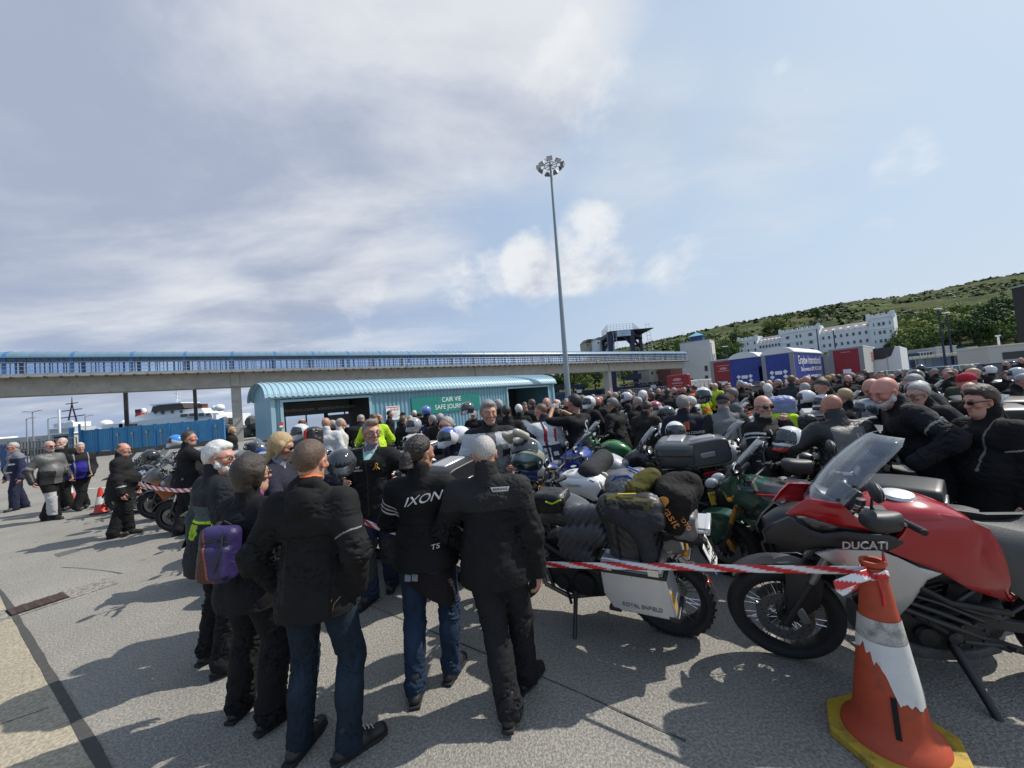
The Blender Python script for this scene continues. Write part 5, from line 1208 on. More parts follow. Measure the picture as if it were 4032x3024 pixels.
def glasses(parent,c,H,dark=False,big=1.0):
 M=Matrix.Translation(c)@H.to_4x4();b=MB()
 for sg in (-1,1):
  b.tube([(sg*.034+.022*big*math.cos(a),.106-.010*abs(math.cos(a))*(1 if math.cos(a)*sg>0 else 0),.010+.0165*big*math.sin(a)) for a in [k*math.tau/14 for k in range(14)]],.0022 if not dark else.0032,6,True)
  b.tube([(sg*.056,.098,.014),(sg*.078,.06,.016),(sg*.083,-.005,.012),(sg*.080,-.022,-.006)],.0024 if not dark else.004,6)
 b.tube([(-.012,.108,.014),(.012,.108,.014)],.0025,6)
 o=b.build('sunglasses' if dark else 'glasses',frame_m,parent);o.matrix_local=M
 l=MB()
 for sg in (-1,1):l.ell((sg*.035,.102,.010),(.0225*big,.004,.0165*big),14,8,(0,0,sg*-.28))
 l.build('lens',lens_d if dark else glass_thin('clear_lens',(.9,.92,.93),.12),o);return o
PERSONS=[]
def person(sp,pos,yaw,label,h=.0062,group=None):
 """one person: the body is one continuous mesh, hair and clothing are its children"""
 Sz=sp.get('H',1.75)/1.75;g=sp.get('g',1.0);fem=sp.get('fem',False);j=rig(sp);sk=sp.get('skin',(.46,.26,.185));seed=sp.get('seed',1)
 B=SDF();torso(B,j,-.014,g*.94,fem=fem,belly=sp.get('belly',0)*.8)
 for s in 'LR':
  arm(B,j,s,-.012 if not sp.get('bare') else -.004);leg(B,j,s,-.014)
  B.cap(j['ank'+s]+Vector((0,0,-.02)),j['toe'+s],.034,.026,.02)
  if sp.get('hands',{}).get(s)!='none':hand(B,j,s,sp.get('hands',{}).get(s,'relax'),sp.get('aim'+s))
 B.cap(j['neck']-j['T']@Vector((0,0,.06)),j['head']+j['H']@Vector((0,-.022,-.045)),.060*(g**.5)*(.88 if fem else 1),.055*(.88 if fem else 1),.03)
 head_sdf(B,j['head'],j['H'],.97 if fem else 1.0,sp.get('nose',1.0),fem)
 if g>1.08:B.cap(j['head']+j['H']@Vector((0,.03,-.095)),j['neck']+j['T']@Vector((0,.03,.02)),.05,.05,.04)
 V,F=B.mesh(h);sc=sp.get('scalp')
 me=np_mesh('person',V,F,skin_m,skin_col(j['head'],j['H'],sk,sp.get('stub'),sp.get('brow',(.10,.08,.06)),1.0,sc),1)
 o=link('person',me);o.location=pos;o.rotation_euler=(0,0,yaw);o.scale=(Sz,)*3;tag(o,label,'person',group);PERSONS.append(o)
 # trousers
 tr=sp.get('trousers',{});c=np.array(tr.get('col',(.012,.012,.013)),np.float32);tm=denim if tr.get('denim') else cloth_c
 S_=SDF();torso_o=tr.get('o',.012);FP=j['FP']
 S_.cap(j['pelvis']+FP@Vector((0,-.005,-.05)),j['pelvis']+FP@Vector((0,0,.09)),.112*g+torso_o*.7,.104*g+torso_o,.05,FP,(1.4 if not fem else 1.5,1.02,1))
 for sg,s in ((-1,'L'),(1,'R')):
  S_.ell(j['pelvis']+FP@Vector((sg*.07,-.07,-.075)),(.088*g+torso_o,.08*g+torso_o,.095+torso_o),.045);leg(S_,j,s,torso_o+.010,(g**.7)*(1.08 if fem else 1.02),.035,tr.get('flare',.016))
  S_.cap(j['ank'+s]+Vector((0,0,.03)),j['ank'+s]+Vector((0,0,-.045))+j['fd'+s]*.012,.052+tr.get('flare',.016),.058+tr.get('flare',.016),.02)
 lowz=min(j['ankL'].z,j['ankR'].z);S_.cut((0,0,lowz-.055),(0,0,-1));S_.cut(j['pelvis']+Vector((0,0,.11)),(0,0,1))
 if belly_:=sp.get('belly',0):S_.ell(j['tp'](0,.045+belly_*.02,1.0),(.14*g,(.10+.05*belly_)*g,.1),.06)
 base_f=folds(tr.get('fold',.005)*1.6,1.25 if tr.get('denim') else 1.0,seed+40);zz_=(j['kneeL'].z+j['kneeR'].z)/2
 def tf(P):return base_f(P)*(0.55+1.3*np.exp(-((P[:,2]-zz_)/.13)**2)+1.5*np.exp(-((P[:,2]-lowz-.04)/.10)**2))
 S_.disp=tf;V,F=S_.mesh(h)
 o2=link('trousers',np_mesh('trousers',V,F,tm,(lambda V:tr['cf'](V,j,c)) if 'cf' in tr else (lambda V:np.tile(c,(len(V),1))),1),o)
 # shoes
 for s in 'LR':
  S_=SDF();a,t_=j['ank'+s],j['toe'+s];fd=j['fd'+s];gz=a.z-.09
  S_.cap(a-fd*.045+Vector((0,0,-.052)),t_+Vector((0,0,.0)),.043,.041,.02,rot3(math.atan2(-fd.x,fd.y)),(1.0,1,.86));S_.cap(a+Vector((0,0,.07)),a+Vector((0,0,-.04)),.052,.05,.03);S_.ell(a+fd*.07+Vector((0,0,-.035)),(.044,.05,.04),.03);S_.cut((0,0,gz+.002),(0,0,-1))
  V,F=S_.mesh(max(h,.006));sh_=link('shoe',np_mesh('shoe',V,F,sp.get('shoem',shoe_m),None,1),o)
  b=MB();pts=[(a-fd*.085),(a-fd*.02),(t_-fd*.02),(t_+fd*.038)];ry=rot3(math.atan2(-fd.x,fd.y));b.prism([(-.036,-.098),(.036,-.098),(.041,-.02),(.043,.09),(.046,.15),(.034,.205),(0,.222),(-.034,.205),(-.046,.15),(-.043,.09),(-.041,-.02)],.022,'Z',0.0);b.xf(Matrix.Translation((a.x,a.y,gz))@ry.to_4x4());b.build('sole',tyre_m,sh_,bevel=.004)
  # jacket
 jk=sp.get('jacket',{});o_=jk.get('o',.022);S_=SDF();torso(S_,j,o_,g,fem=fem,belly=sp.get('belly',0));hem=jk.get('hem',.80);nw=jk.get('skirt',.018)
 FP=j['FP'];S_.cap(j['pelvis']+FP@Vector((0,-.01,hem-.945)),j['pelvis']+FP@Vector((0,-.005,.06)),.118*g+o_+nw,.108*g+o_,.06,FP,(1.40,1.06,1))
 sl=jk.get('sleeve',1.0)
 for s in 'LR':
  arm(S_,j,s,o_*.80+jk.get('loose',.004),.04,sl)
  if sl>.99:w,e=j['wr'+s],j['el'+s];d_=(w-e).normalized();S_.cap(e.lerp(w,.55),w+d_*.02,.040+o_*.7,.040+o_*.7,.02);S_.cut
 cl_=jk.get('collar',.055)
 if cl_:S_.cap(j['neck']-j['T']@Vector((0,.0,.04)),j['neck']+j['T']@Vector((0,-.004,cl_)),.070*g**.5+o_*.4,.066*g**.5+o_*.3,.02)
 if jk.get('hood'):
  S_.cap(j['neck']+j['T']@Vector((-.075,-.035,.0)),j['neck']+j['T']@Vector((-.03,-.095,-.075)),.045,.05,.03);S_.cap(j['neck']+j['T']@Vector((.075,-.035,.0)),j['neck']+j['T']@Vector((.03,-.095,-.075)),.045,.05,.03);S_.ell(j['neck']+j['T']@Vector((0,-.092,-.045)),(.082,.042,.08),.03);S_.cap(j['neck']+j['T']@Vector((-.055,-.05,.045)),j['neck']+j['T']@Vector((.055,-.05,.045)),.034,None,.02)
 S_.cap(j['neck']+j['T']@Vector((0,0,.0)),j['neck']+j['T']@Vector((0,.012,.16)),.054*g**.5,.066*g**.5,.008,sub=True)
 S_.cut(j['pelvis']+Vector((0,0,hem-.945)),(0,0,-1)) if jk.get('cuthem',True) else None
 base_j=folds(jk.get('fold',.005)*1.7,1.0,seed+7);E=[np.array(j['elL']),np.array(j['elR'])];wz=np.array(j['waist'])
 def jf(P):
  k=.6+.9*np.exp(-((P[:,2]-wz[2])/.12)**2)
  for e in E:k=k+1.3*np.exp(-(((P-e)**2).sum(-1))/.018)
  return base_j(P)*k
 S_.disp=jf;V,F=S_.mesh(h);jc=np.array(jk.get('col',(.012,.012,.013)),np.float32)
 o3=link('jacket' if sl>.99 else 'shirt',np_mesh('jacket',V,F,jk.get('mat',cloth_c),(lambda V:jk['cf'](V,j,jc)) if 'cf' in jk else (lambda V:np.tile(jc,(len(V),1))),1),o)
 # hair and the rest
 hm=Matrix.Translation(j['head'])@j['H'].to_4x4()
 for kd,hc in sp.get('hair',()):
  ho=link({'beard':'beard','goatee':'beard','cap':'cap','beanie':'beanie'}.get(kd,'hair'),hair_mesh(kd,.0045 if h<.008 else.009,cloth if kd in ('cap','beanie') else hair_m,seed%3),o);ho.matrix_local=hm;ho.color=(*hc,1)
  if kd=='cap':hr=link('hair',hair_mesh('crop',.006,hair_m,1),o);hr.matrix_local=hm;hr.color=(.08,.075,.07,1)
 if sp.get('glasses'):glasses(o,j['head'],j['H'],sp['glasses']=='dark')
 if sp.get('scarf') is not None:
  S_=SDF();S_.cap(j['neck']-j['T']@Vector((0,-.01,.03)),j['neck']+j['H']@Vector((0,.012,.05)),.082,.074,.02);S_.disp=folds(.009,1.5,5);S_.cap(j['neck']+Vector((0,0,.03)),j['neck']+j['H']@Vector((0,.014,.15)),.052,.066,.005,sub=True);V,F=S_.mesh(h);n_=sp['scarf']
  link('neck_gaiter',np_mesh('neck_gaiter',V,F,cloth_c,lambda V:np.where((vnoise(V,30,9)>.05)[:,None],np.array(n_[0]),np.array(n_[1])),1),o)
 o['_j']=0;del o['_j']
 return o,j
def seg_t(V,a,b):
 a,b=np.array(a),np.array(b);d=b-a;t=np.clip(((V-a)@d)/(d@d),-.2,1.2);return t,np.sqrt((((V-a)-t[:,None]*d)**2).sum(-1))
def on_arm(V,j,s):
 """-1 off the arm; 0..1 shoulder to elbow; 1..2 elbow to wrist"""
 t1,d1=seg_t(V,j['sh'+s],j['el'+s]);t2,d2=seg_t(V,j['el'+s],j['wr'+s]);tc,dc=seg_t(V,j['pelvis'],j['chest'])
 r=np.where(d1<=d2,t1,1+t2);near=np.minimum(d1,d2);sg=-1 if s=='L' else 1;lx=((V-np.array(j['chest']))@np.array(j['T']))[:,0]*sg
 return np.where((near<.115)&((near<dc-.06)|(lx>.20)),r,-1)
def loc(V,j):return (V-np.array(j['pelvis']))@np.array(j['T'])+np.array((0,0,.945))
# ---------------------------------------------------------------- the people near the camera
def stand(fL,fR,yaw,head,rots=(12,-12)):
 a,b=gnd(*fL),gnd(*fR);pos=(a+b)/2;Hh=atd(head[0],pos.y,head[1]).z;S_=Hh/1.75
 iv=Matrix.Rotation(-yaw,3,'Z');la,lb=iv@(a-pos)/S_,iv@(b-pos)/S_
 return pos,Hh,((la.x,la.y,rots[0]),(lb.x,lb.y,rots[1]))
BLK=(.010,.010,.011)
def patch(V,c,m,col):
 """tint where mask"""
 c[m]=col;return c
 # man with brown cropped hair, hooded softshell and jeans
def j3_y(j):return j['elR'].y+.02
def jk_hood(V,j,c0):
 c=np.tile(c0,(len(V),1));q=loc(V,j);aR=on_arm(V,j,'R')
 c=patch(V,c,(np.abs(q[:,0]+.135)<.028)&(q[:,1]<0)&(q[:,2]<1.24)&(q[:,2]>.9),(.019,.0185,.018));c=patch(V,c,(aR>.62)&(aR<.640)&(V[:,1]<j3_y(j)),(.30,.30,.29));c=patch(V,c,(np.abs(q[:,2]-1.235)<.004)&(aR<0)&(q[:,1]<0),(.004,.004,.005));c=patch(V,c,(np.abs(np.abs(q[:,0])-.135)<.004)&(q[:,1]<0)&(q[:,2]<1.25),(.005,.005,.006));return c  # the lighter strip on the left back is panel sheen put into the colour
def jeans(V,j,c0):
 c=np.tile(c0,(len(V),1)).astype(np.float32);k=np.zeros(len(V),np.float32)
 for s in 'LR':
  t,d=seg_t(V,j['hip'+s]+Vector((0,.06,0)),j['knee'+s]+Vector((0,.07,0)));k=np.maximum(k,np.exp(-((t-.6)/.35)**2)*np.exp(-(d/.075)**2));t2,d2=seg_t(V,j['knee'+s]-Vector((0,.06,0)),j['ank'+s]-Vector((0,.07,0)));k=np.maximum(k,.5*np.exp(-((t2-.25)/.2)**2)*np.exp(-(d2/.06)**2))
 n=vnoise(V*np.array((1,1,.3)),30,4);c=c*(1+1.3*k[:,None]+.15*n[:,None]);return c
pos,Hh,ft=stand((1190,2950),(1385,2955),R(4),(1268,1738),(-14,-52))
f3,j3=person(dict(H=Hh,feet=ft,lean=1,armL=(-.26,.10,.92),armR=(.225,.015,.90),hintL=(-.7,-.7,-.3),hintR=(.55,-.85,-.1),hands={'R':'relax','L':'relax'},aimR=(-.55,-.15,-.85),hyaw=-8,hpitch=6,g=.97,shoulder=1.02,hair=(('short',(.085,.052,.032)),),skin=(.45,.25,.175),seed=1,jacket=dict(col=BLK,hem=.79,hood=True,cf=jk_hood,fold=.0055,o=.026,collar=.05,skirt=.012),trousers=dict(col=(.012,.021,.034),denim=True,cf=jeans,flare=.012,fold=.0045,o=.004)),pos,R(4),'man with cropped brown hair in black hooded jacket and blue jeans, seen from behind',.0058)
def put_label(o,name,s,size,m,p,n,up,parent,sx=1.0,shear=0.0,ext=.0015):
 n=Vector(n).normalized();up=(Vector(up)-n*Vector(up).dot(n)).normalized();r_=up.cross(n);M=Matrix((r_,up,n)).transposed().to_4x4();M.translation=Vector(p)+n*.006
 return text(name,s,size,m,parent,M=M@Matrix.Diagonal((sx,1,1,1)),ext=ext,shear=shear)
refl=mat('reflective_white',(.62,.63,.64),.4);orange_c=mat('orange_cloth',(.75,.16,.02),.8);stitch=mat('tan_stitch',(.30,.18,.08),.8)
def surf_y(o,x,z,back=True,child='jacket'):
 """depth of a garment's surface at local x, z, on its back or front"""
 for c in o.children:
  if c.name.startswith(child):
   co=np.empty(len(c.data.vertices)*3,np.float32);c.data.vertices.foreach_get('co',co);co=co.reshape(-1,3);m=(np.abs(co[:,0]-x)<.012)&(np.abs(co[:,2]-z)<.012)
   if m.any():return float(co[m,1].min() if back else co[m,1].max())
 return -.15 if back else.15
def back_text(o,s,x,z,size,m,sx=1.0,shear=0.0,name='lettering',tilt=0.0,roll=0.0,d=.010):
 """lettering lying on the back of a jacket (flat patch just proud of the cloth)"""
 y=min(surf_y(o,x-.05,z),surf_y(o,x,z),surf_y(o,x+.05,z))-d;M=Matrix.Translation((x,y,z))@Matrix.Rotation(R(roll),4,'Y')@Matrix.Rotation(R(90+tilt),4,'X');t=text(name,s,size,m,o,M=M@Matrix.Diagonal((sx,1,1,1)),shear=shear,ext=.002);return t
def front_text(o,s,x,z,size,m,sx=1.0,shear=0.0,name='lettering',tilt=0.0):
 y=max(surf_y(o,x-.04,z,False),surf_y(o,x,z,False),surf_y(o,x+.04,z,False))+.008;M=Matrix.Translation((x,y,z))@Matrix.Rotation(math.pi,4,'Z')@Matrix.Rotation(R(90+tilt),4,'X');return text(name,s,size,m,o,M=M@Matrix.Diagonal((sx,1,1,1)),shear=shear,ext=.002)
b=MB();hy=surf_y(f3,.12,.86,True,'trousers')-.006
for (pts) in ([(.05,.885),(.09,.855),(.125,.86),(.145,.90),(.125,.885),(.12,.84),(.14,.83),(.155,.875),(.19,.91)],[(.05,.878),(.10,.848),(.13,.87)],[(-.05,.875),(-.09,.86),(-.15,.87)]):b.tube([(x,hy+.01*abs(x)*6-.006,z) for x,z in pts],.0018,5)
b.build('pocket_stitching',stitch,f3)
MB().tube([tuple(j3['neck']+Vector((.062*math.cos(a),.004+.062*math.sin(a),.072-.012*math.sin(a)))) for a in [k*math.tau/24 for k in range(24)]],.010,8,True).build('shirt_collar',orange_c,f3)
for s_ in 'LR':
 p,fd=j3['toe'+s_],j3['fd'+s_];sd=Vector((fd.y,-fd.x,0));b=MB()
 for k in range(3):c_=p-fd*(.045+.022*k)+Vector((0,0,.046+.010*k));b.tube([tuple(c_-sd*.02),tuple(c_+Vector((0,0,.004))),tuple(c_+sd*.02)],.0022,5)
 b.build('lace',white,f3)
 # woman with ponytail in a black riding jacket
def jk_pony(V,j,c0):
 c=np.tile(c0,(len(V),1));q=loc(V,j);a=on_arm(V,j,'L')
 for t in (.30,.42,.54):c=patch(V,c,(np.abs(a-t-.10*(V[:,1]-j['shL'].y))<.022)&(a>0),(.62,.63,.64))
 c=patch(V,c,(np.abs(q[:,2]-1.16-.03*np.abs(q[:,0]))<.004)&(a<0),(.004,.004,.004));return c
pos,Hh,ft=stand((1645,2742),(1785,2655),R(-6),(1645,1722),(14,-10))
f4,j4=person(dict(H=Hh,fem=True,feet=ft,lean=-1,armL=(-.12,.26,1.08),armR=(.10,.24,1.06),hintL=(-1,-.55,-.35),hintR=(1,-.5,-.3),hands={'L':'relax','R':'relax'},hyaw=-32,hpitch=3,g=1.06,shoulder=1.05,hair=(('pony',(.020,.014,.012)),),skin=(.36,.20,.135),seed=4,jacket=dict(col=BLK,hem=.86,cf=jk_pony,fold=.0055,o=.022,collar=.065,skirt=.016),trousers=dict(col=(.017,.032,.062),denim=True,cf=jeans,flare=.010,fold=.005,o=.004)),pos,R(-6),'woman with a dark ponytail in black jacket with three white arm stripes and jeans',.0058)
back_text(f4,'IXON',.05,1.34,.082,refl,1.3,.5,roll=-9,tilt=0);back_text(f4,'TS',.12,1.02,.045,refl,1.4,.3,roll=-12)
# long shirt tail below the jacket, plaid patch pocket
S_=SDF();pv=j4['pelvis'];S_.cap(pv+Vector((.03,-.055,-.02)),pv+Vector((.075,-.085,-.27)),.125,.135,.03,None,(1.05,.62,1));S_.cap(pv+Vector((.0,.0,.06)),pv+Vector((.01,-.02,-.12)),.16,.165,.04,None,(1.08,.8,1));S_.cut(pv+Vector((.09,0,-.29)),(-.55,0,-1));S_.disp=folds(.008,1.0,21);V,F=S_.mesh(.0065);so_=link('shirt_tail',np_mesh('shirt_tail',V,F,cloth,None,1),f4);so_.color=(.016,.012,.014,1)
py_=surf_y(f4,-.075,.835,True,'trousers')-.004;b=MB()
for i in range(2):
 for k in range(2):b.box((-.085+.05*i,py_+.004,.875-.055*k),(.042,.006,.047),(0,R(8),0))
b.build('pocket_patch',mat('pale_denim_patch',(.20,.25,.28),.9,var=.3,vs=60),f4,bevel=.004)
# man with cropped grey hair, black textile jacket, dark trousers
def jk_grey(V,j,c0):
 c=np.tile(c0,(len(V),1));q=loc(V,j);c=patch(V,c,(np.abs(q[:,2]-(1.27+.02*np.cos(q[:,0]*14)))<.005)&(on_arm(V,j,'L')<0)&(on_arm(V,j,'R')<0),(.003,.003,.003));c=patch(V,c,(q[:,2]>1.28)&(q[:,1]<.05),(.022,.022,.0225));return c  # yoke coloured lighter to paint in the sheen of the shoulder panel
pos,Hh,ft=stand((2015,2840),(2075,2690),R(-4),(1985,1713),(-6,-30))
f5,j5=person(dict(H=Hh,feet=ft,pelvis=(-.09,0,0),lean=2,tilt=-1,armL=(-.20,.20,.97),armR=(.285,.015,.80),hintL=(-1,-.5,-.2),hintR=(.8,-.6,-.1),hands={'R':'relax'},hyaw=6,hpitch=5,g=1.06,shoulder=1.16,hair=(('crop',(.40,.385,.36)),),scalp=(.42,.39,.36),skin=(.47,.25,.18),seed=6,jacket=dict(col=BLK,hem=.80,cf=jk_grey,fold=.0055,o=.028,collar=.075,skirt=.010),trousers=dict(col=(.014,.014,.016),flare=.018,fold=.006,o=.010)),pos,R(-4),'man with cropped grey hair in black textile jacket and dark trousers, seen from behind',.0058)
ly=surf_y(f5,0,1.40)-.008;lb=MB().prism([(-.062,1.428),(.062,1.428),(.05,1.40),(-.05,1.40)],.004,'Y',ly).build('collar_badge',refl,f5);text('lettering','BERING',.022,mat('badge_ink',(.04,.04,.04),.5),lb,(0,ly-.002,1.414),(R(90),0,0),.001,sx=1.3)
# woman with black bob and rucksack
pos,Hh,ft=stand((965,2800),(1085,2845),R(-18),(1035,1800),(10,-14))
f2,j2=person(dict(H=Hh,fem=True,feet=ft,lean=3,armL=(-.24,.12,.90),armR=(.20,.16,.95),hintL=(-.8,-.8,-.2),hyaw=-22,hpitch=2,g=1.12,shoulder=1.02,hair=(('bob',(.034,.024,.018)),),skin=(.42,.24,.17),seed=9,glasses='dark',jacket=dict(col=(.010,.010,.012),hem=.78,fold=.007,o=.026,collar=.07,skirt=.02),trousers=dict(col=(.009,.009,.010),flare=.022,fold=.0065,o=.016)),pos,R(-18),'woman with a black bob in dark riding clothes carrying a purple rucksack',.0058)
S_=SDF();S_.cap(j2['neck']+Vector((0,0,.0)),j2['neck']+j2['H']@Vector((0,.02,.03)),.075,.07,.01);S_.disp=folds(.006,1.4,3);V,F=S_.mesh(.007);s_=link('neck_scarf',np_mesh('neck_scarf',V,F,cloth,None,1),f2);s_.color=(.35,.06,.22,1)
def pack_col(V):
 c=np.tile(np.array((.026,.017,.085),np.float32),(len(V),1));q=V;k=(q[:,0]+.25*q[:,2]);c[(k<-.045)&(q[:,1]<-.03)]=(.06,.020,.010);c[(np.abs(k+.045)<.004)&(q[:,1]<-.03)]=(.36,.08,.025);c[np.abs(q[:,0]+.09)<.014]=(.02,.02,.025);return c
def rucksack(parent,p,M3,label,col,sc=1.0,straps=None):
 S_=SDF();S_.rbox((0,-.06,-.02),(.145,.085,.225),.065,.04,rot3(0,R(-4)));S_.rbox((.0,-.135,-.075),(.115,.05,.135),.045,.02);S_.disp=folds(.005,1.1,31);V,F=S_.mesh(.007);V=V*sc
 o=link('rucksack',np_mesh('rucksack',V,F,mat('nylon',rough=.5,attr='Col',var=.14,vs=14,bump=.3,bs=120),col,1));tag(o,label,'rucksack');b=MB()
 for sg in (-1,1):b.tube([(sg*.08*sc,.0,.13*sc),(sg*.10*sc,.10*sc,.21*sc),(sg*.11*sc,.20*sc,.10*sc),(sg*.12*sc,.16*sc,-.12*sc),(sg*.10*sc,.02,-.17*sc)],.016,8,flat=.4)
 b.tube([(.05*sc,-.15*sc,.16*sc),(.06*sc,-.19*sc,.02),(.03*sc,-.20*sc,-.14*sc)],.009,6,flat=.4);b.tube([(-.10*sc,-.155*sc,.08*sc),(0,-.16*sc,.10*sc),(.11*sc,-.155*sc,.08*sc)],.005,5);b.build('strap',mat('webbing',(.012,.012,.014),.8),o);MB().tube([(-.03,-.01,.20*sc),(0,-.03,.235*sc),(.03,-.01,.20*sc)],.007,6).build('grab_loop',MATS['webbing'],o)
 o.matrix_world=parent.matrix_basis@Matrix.Translation(p)@M3.to_4x4();return o
dg_=bpy.context.view_layer;dg_.update()
rucksack(f2,(.02,-.19,1.20),rot3(R(30),R(6),R(6)),"purple and rust rucksack on the black haired woman's back",pack_col,.76)
# white haired bearded man
def jk_teal(V,j,c0):
 c=np.tile(c0,(len(V),1));q=loc(V,j);a=on_arm(V,j,'L');a2=on_arm(V,j,'R');T_=(.045,.062,.066)
 c=patch(V,c,(a>.05)&(a<1.78),T_);c=patch(V,c,(np.abs(a-1.80)<.016)&(a>0),(.42,.62,.03));c=patch(V,c,(q[:,2]>1.16)&(q[:,2]<1.27)&(a<0)&(a2<0),(.060,.082,.088));c=patch(V,c,(np.abs(q[:,2]-1.15)<.009)&(a<0)&(q[:,0]>-.08),(.42,.62,.03));c=patch(V,c,(q[:,2]>1.02)&(q[:,2]<1.13)&(np.abs(q[:,0])<.06)&(q[:,1]<0),(.30,.45,.03));return c
def tr_hiv(V,j,c0):
 c=np.tile(c0,(len(V),1));t,d=seg_t(V,j['kneeR'],j['ankR']);c=patch(V,c,(np.abs(t-.05)<.05)&(V[:,0]>j['kneeR'].x+.04),(.45,.62,.04));t,d=seg_t(V,j['kneeL'],j['ankL']);c=patch(V,c,(np.abs(t-.92)<.035)&(d<.12)&(V[:,1]>0),(.45,.62,.04));return c
pos,Hh,ft=stand((845,2590),(905,2640),R(-34),(905,1742),(12,-12))
f1,j1=person(dict(H=Hh,feet=ft,lean=4,armL=(-.40,-.02,.80),armR=(.22,.14,.92),hintL=(-.9,-.5,-.2),hyaw=-46,hpitch=8,g=1.10,belly=.5,shoulder=1.10,hair=(('full',(.62,.61,.585)),('beard',(.60,.58,.55))),skin=(.50,.25,.19),glasses='clear',seed=12,nose=1.1,brow=(.4,.38,.36),hands={'L':'relax'},jacket=dict(col=(.018,.020,.024),hem=.76,cf=jk_teal,fold=.006,o=.028,collar=.07,skirt=.022,loose=.012),trousers=dict(col=(.009,.009,.010),cf=tr_hiv,flare=.022,fold=.007,o=.016)),pos,R(-34),'white haired bearded man with glasses in charcoal jacket with lime piping',.0058)
# man facing the camera: spectacles, neck gaiter, black fleece
def jk_fleece(V,j,c0):
 c=np.tile(c0,(len(V),1));q=loc(V,j);m=(np.abs(q[:,0])<.006)&(q[:,1]>0);c=patch(V,c,m,(.035,.035,.036));c=patch(V,c,(q[:,1]>.03)&(q[:,2]>1.38)&(np.abs(q[:,0])<.03+(q[:,2]-1.38)*.45),(.30,.50,.46));return c
def tr_navy(V,j,c0):
 c=np.tile(np.array((.022,.030,.065),np.float32),(len(V),1))
 for s in 'LR':t,d=seg_t(V,j['knee'+s],j['ank'+s]);c=patch(V,c,(t>-.12)&(t<.45),(.045,.047,.052))
 return c
pos,Hh,ft=stand((1545,2310),(1455,2375),R(178),(1500,1657),(10,-12))
f6,j6=person(dict(H=Hh,feet=ft,lean=0,armL=(-.52,.10,1.24),hintL=(-.5,-.6,-.7),armR=(.33,.02,.84),hintR=(.7,-.7,-.1),hyaw=42,hpitch=2,g=1.03,shoulder=1.08,hair=(('quiff',(.19,.175,.16)),),skin=(.49,.25,.18),glasses='clear',stub=(.32,.27,.24),seed=3,scarf=((.42,.42,.45),(.16,.15,.19)),brow=(.12,.1,.09),jacket=dict(col=(.012,.012,.013),hem=.83,cf=jk_fleece,fold=.005,o=.026,collar=.05,skirt=.012),trousers=dict(col=(.02,.03,.065),cf=tr_navy,flare=.018,fold=.006,o=.016)),pos,R(178),'grey haired man with spectacles and patterned neck gaiter facing the camera in black fleece',.0062)
front_text(f6,'Dorr',.105,1.315,.035,refl,1.1,.2);front_text(f6,'Travellers',.105,1.285,.034,refl,1.0,.2)
gy_=surf_y(f6,-.10,1.30,False)+.004;MB().tube([(-.10+.012*math.cos(a),gy_,1.325+.016*math.sin(a)) for a in [k*math.tau/10 for k in range(10)]],.005,6,True).tube([(-.13,gy_,1.28),(-.105,gy_,1.305),(-.10,gy_,1.28),(-.085,gy_,1.305),(-.065,gy_,1.28)],.006,6).build('gold_emblem',mat('gold_thread',(.62,.33,.05),.5),f6)
# ---------------------------------------------------------------- people at middle distance
MH=.0095
def stand1(f,yaw,head):return stand((f[0]-26,f[1]),(f[0]+26,f[1]),yaw,head)
def by_head(px,py,D,yaw,feet=((-.13,0,10),(.13,0,-10))):
 p=atd(px,D,py);return Vector((p.x,p.y,0)),p.z,feet
ALLP=[]
def mid(label,place,yaw,h=MH,**k):
 pos,Hh,ft=place;k.setdefault('feet',ft);k['H']=Hh*k.pop('hk',1.0);o,j=person(k,pos,yaw,label,h);ALLP.append(o);return o,j
blk=dict(col=(.012,.012,.013));blkt=dict(col=(.011,.011,.012),flare=.02,o=.016)
def bands(*rules):
 """colour rules for a garment: (test(q, aL, aR), colour)"""
 def f(V,j,c0):
  c=np.tile(np.array(c0,np.float32),(len(V),1));q=loc(V,j);aL,aR=on_arm(V,j,'L'),on_arm(V,j,'R')
  for t,col in rules:c[t(q,aL,aR)]=col
  return c
 return f
WHT,GRY,NVY=(.55,.56,.57),(.17,.175,.18),(.02,.022,.045)
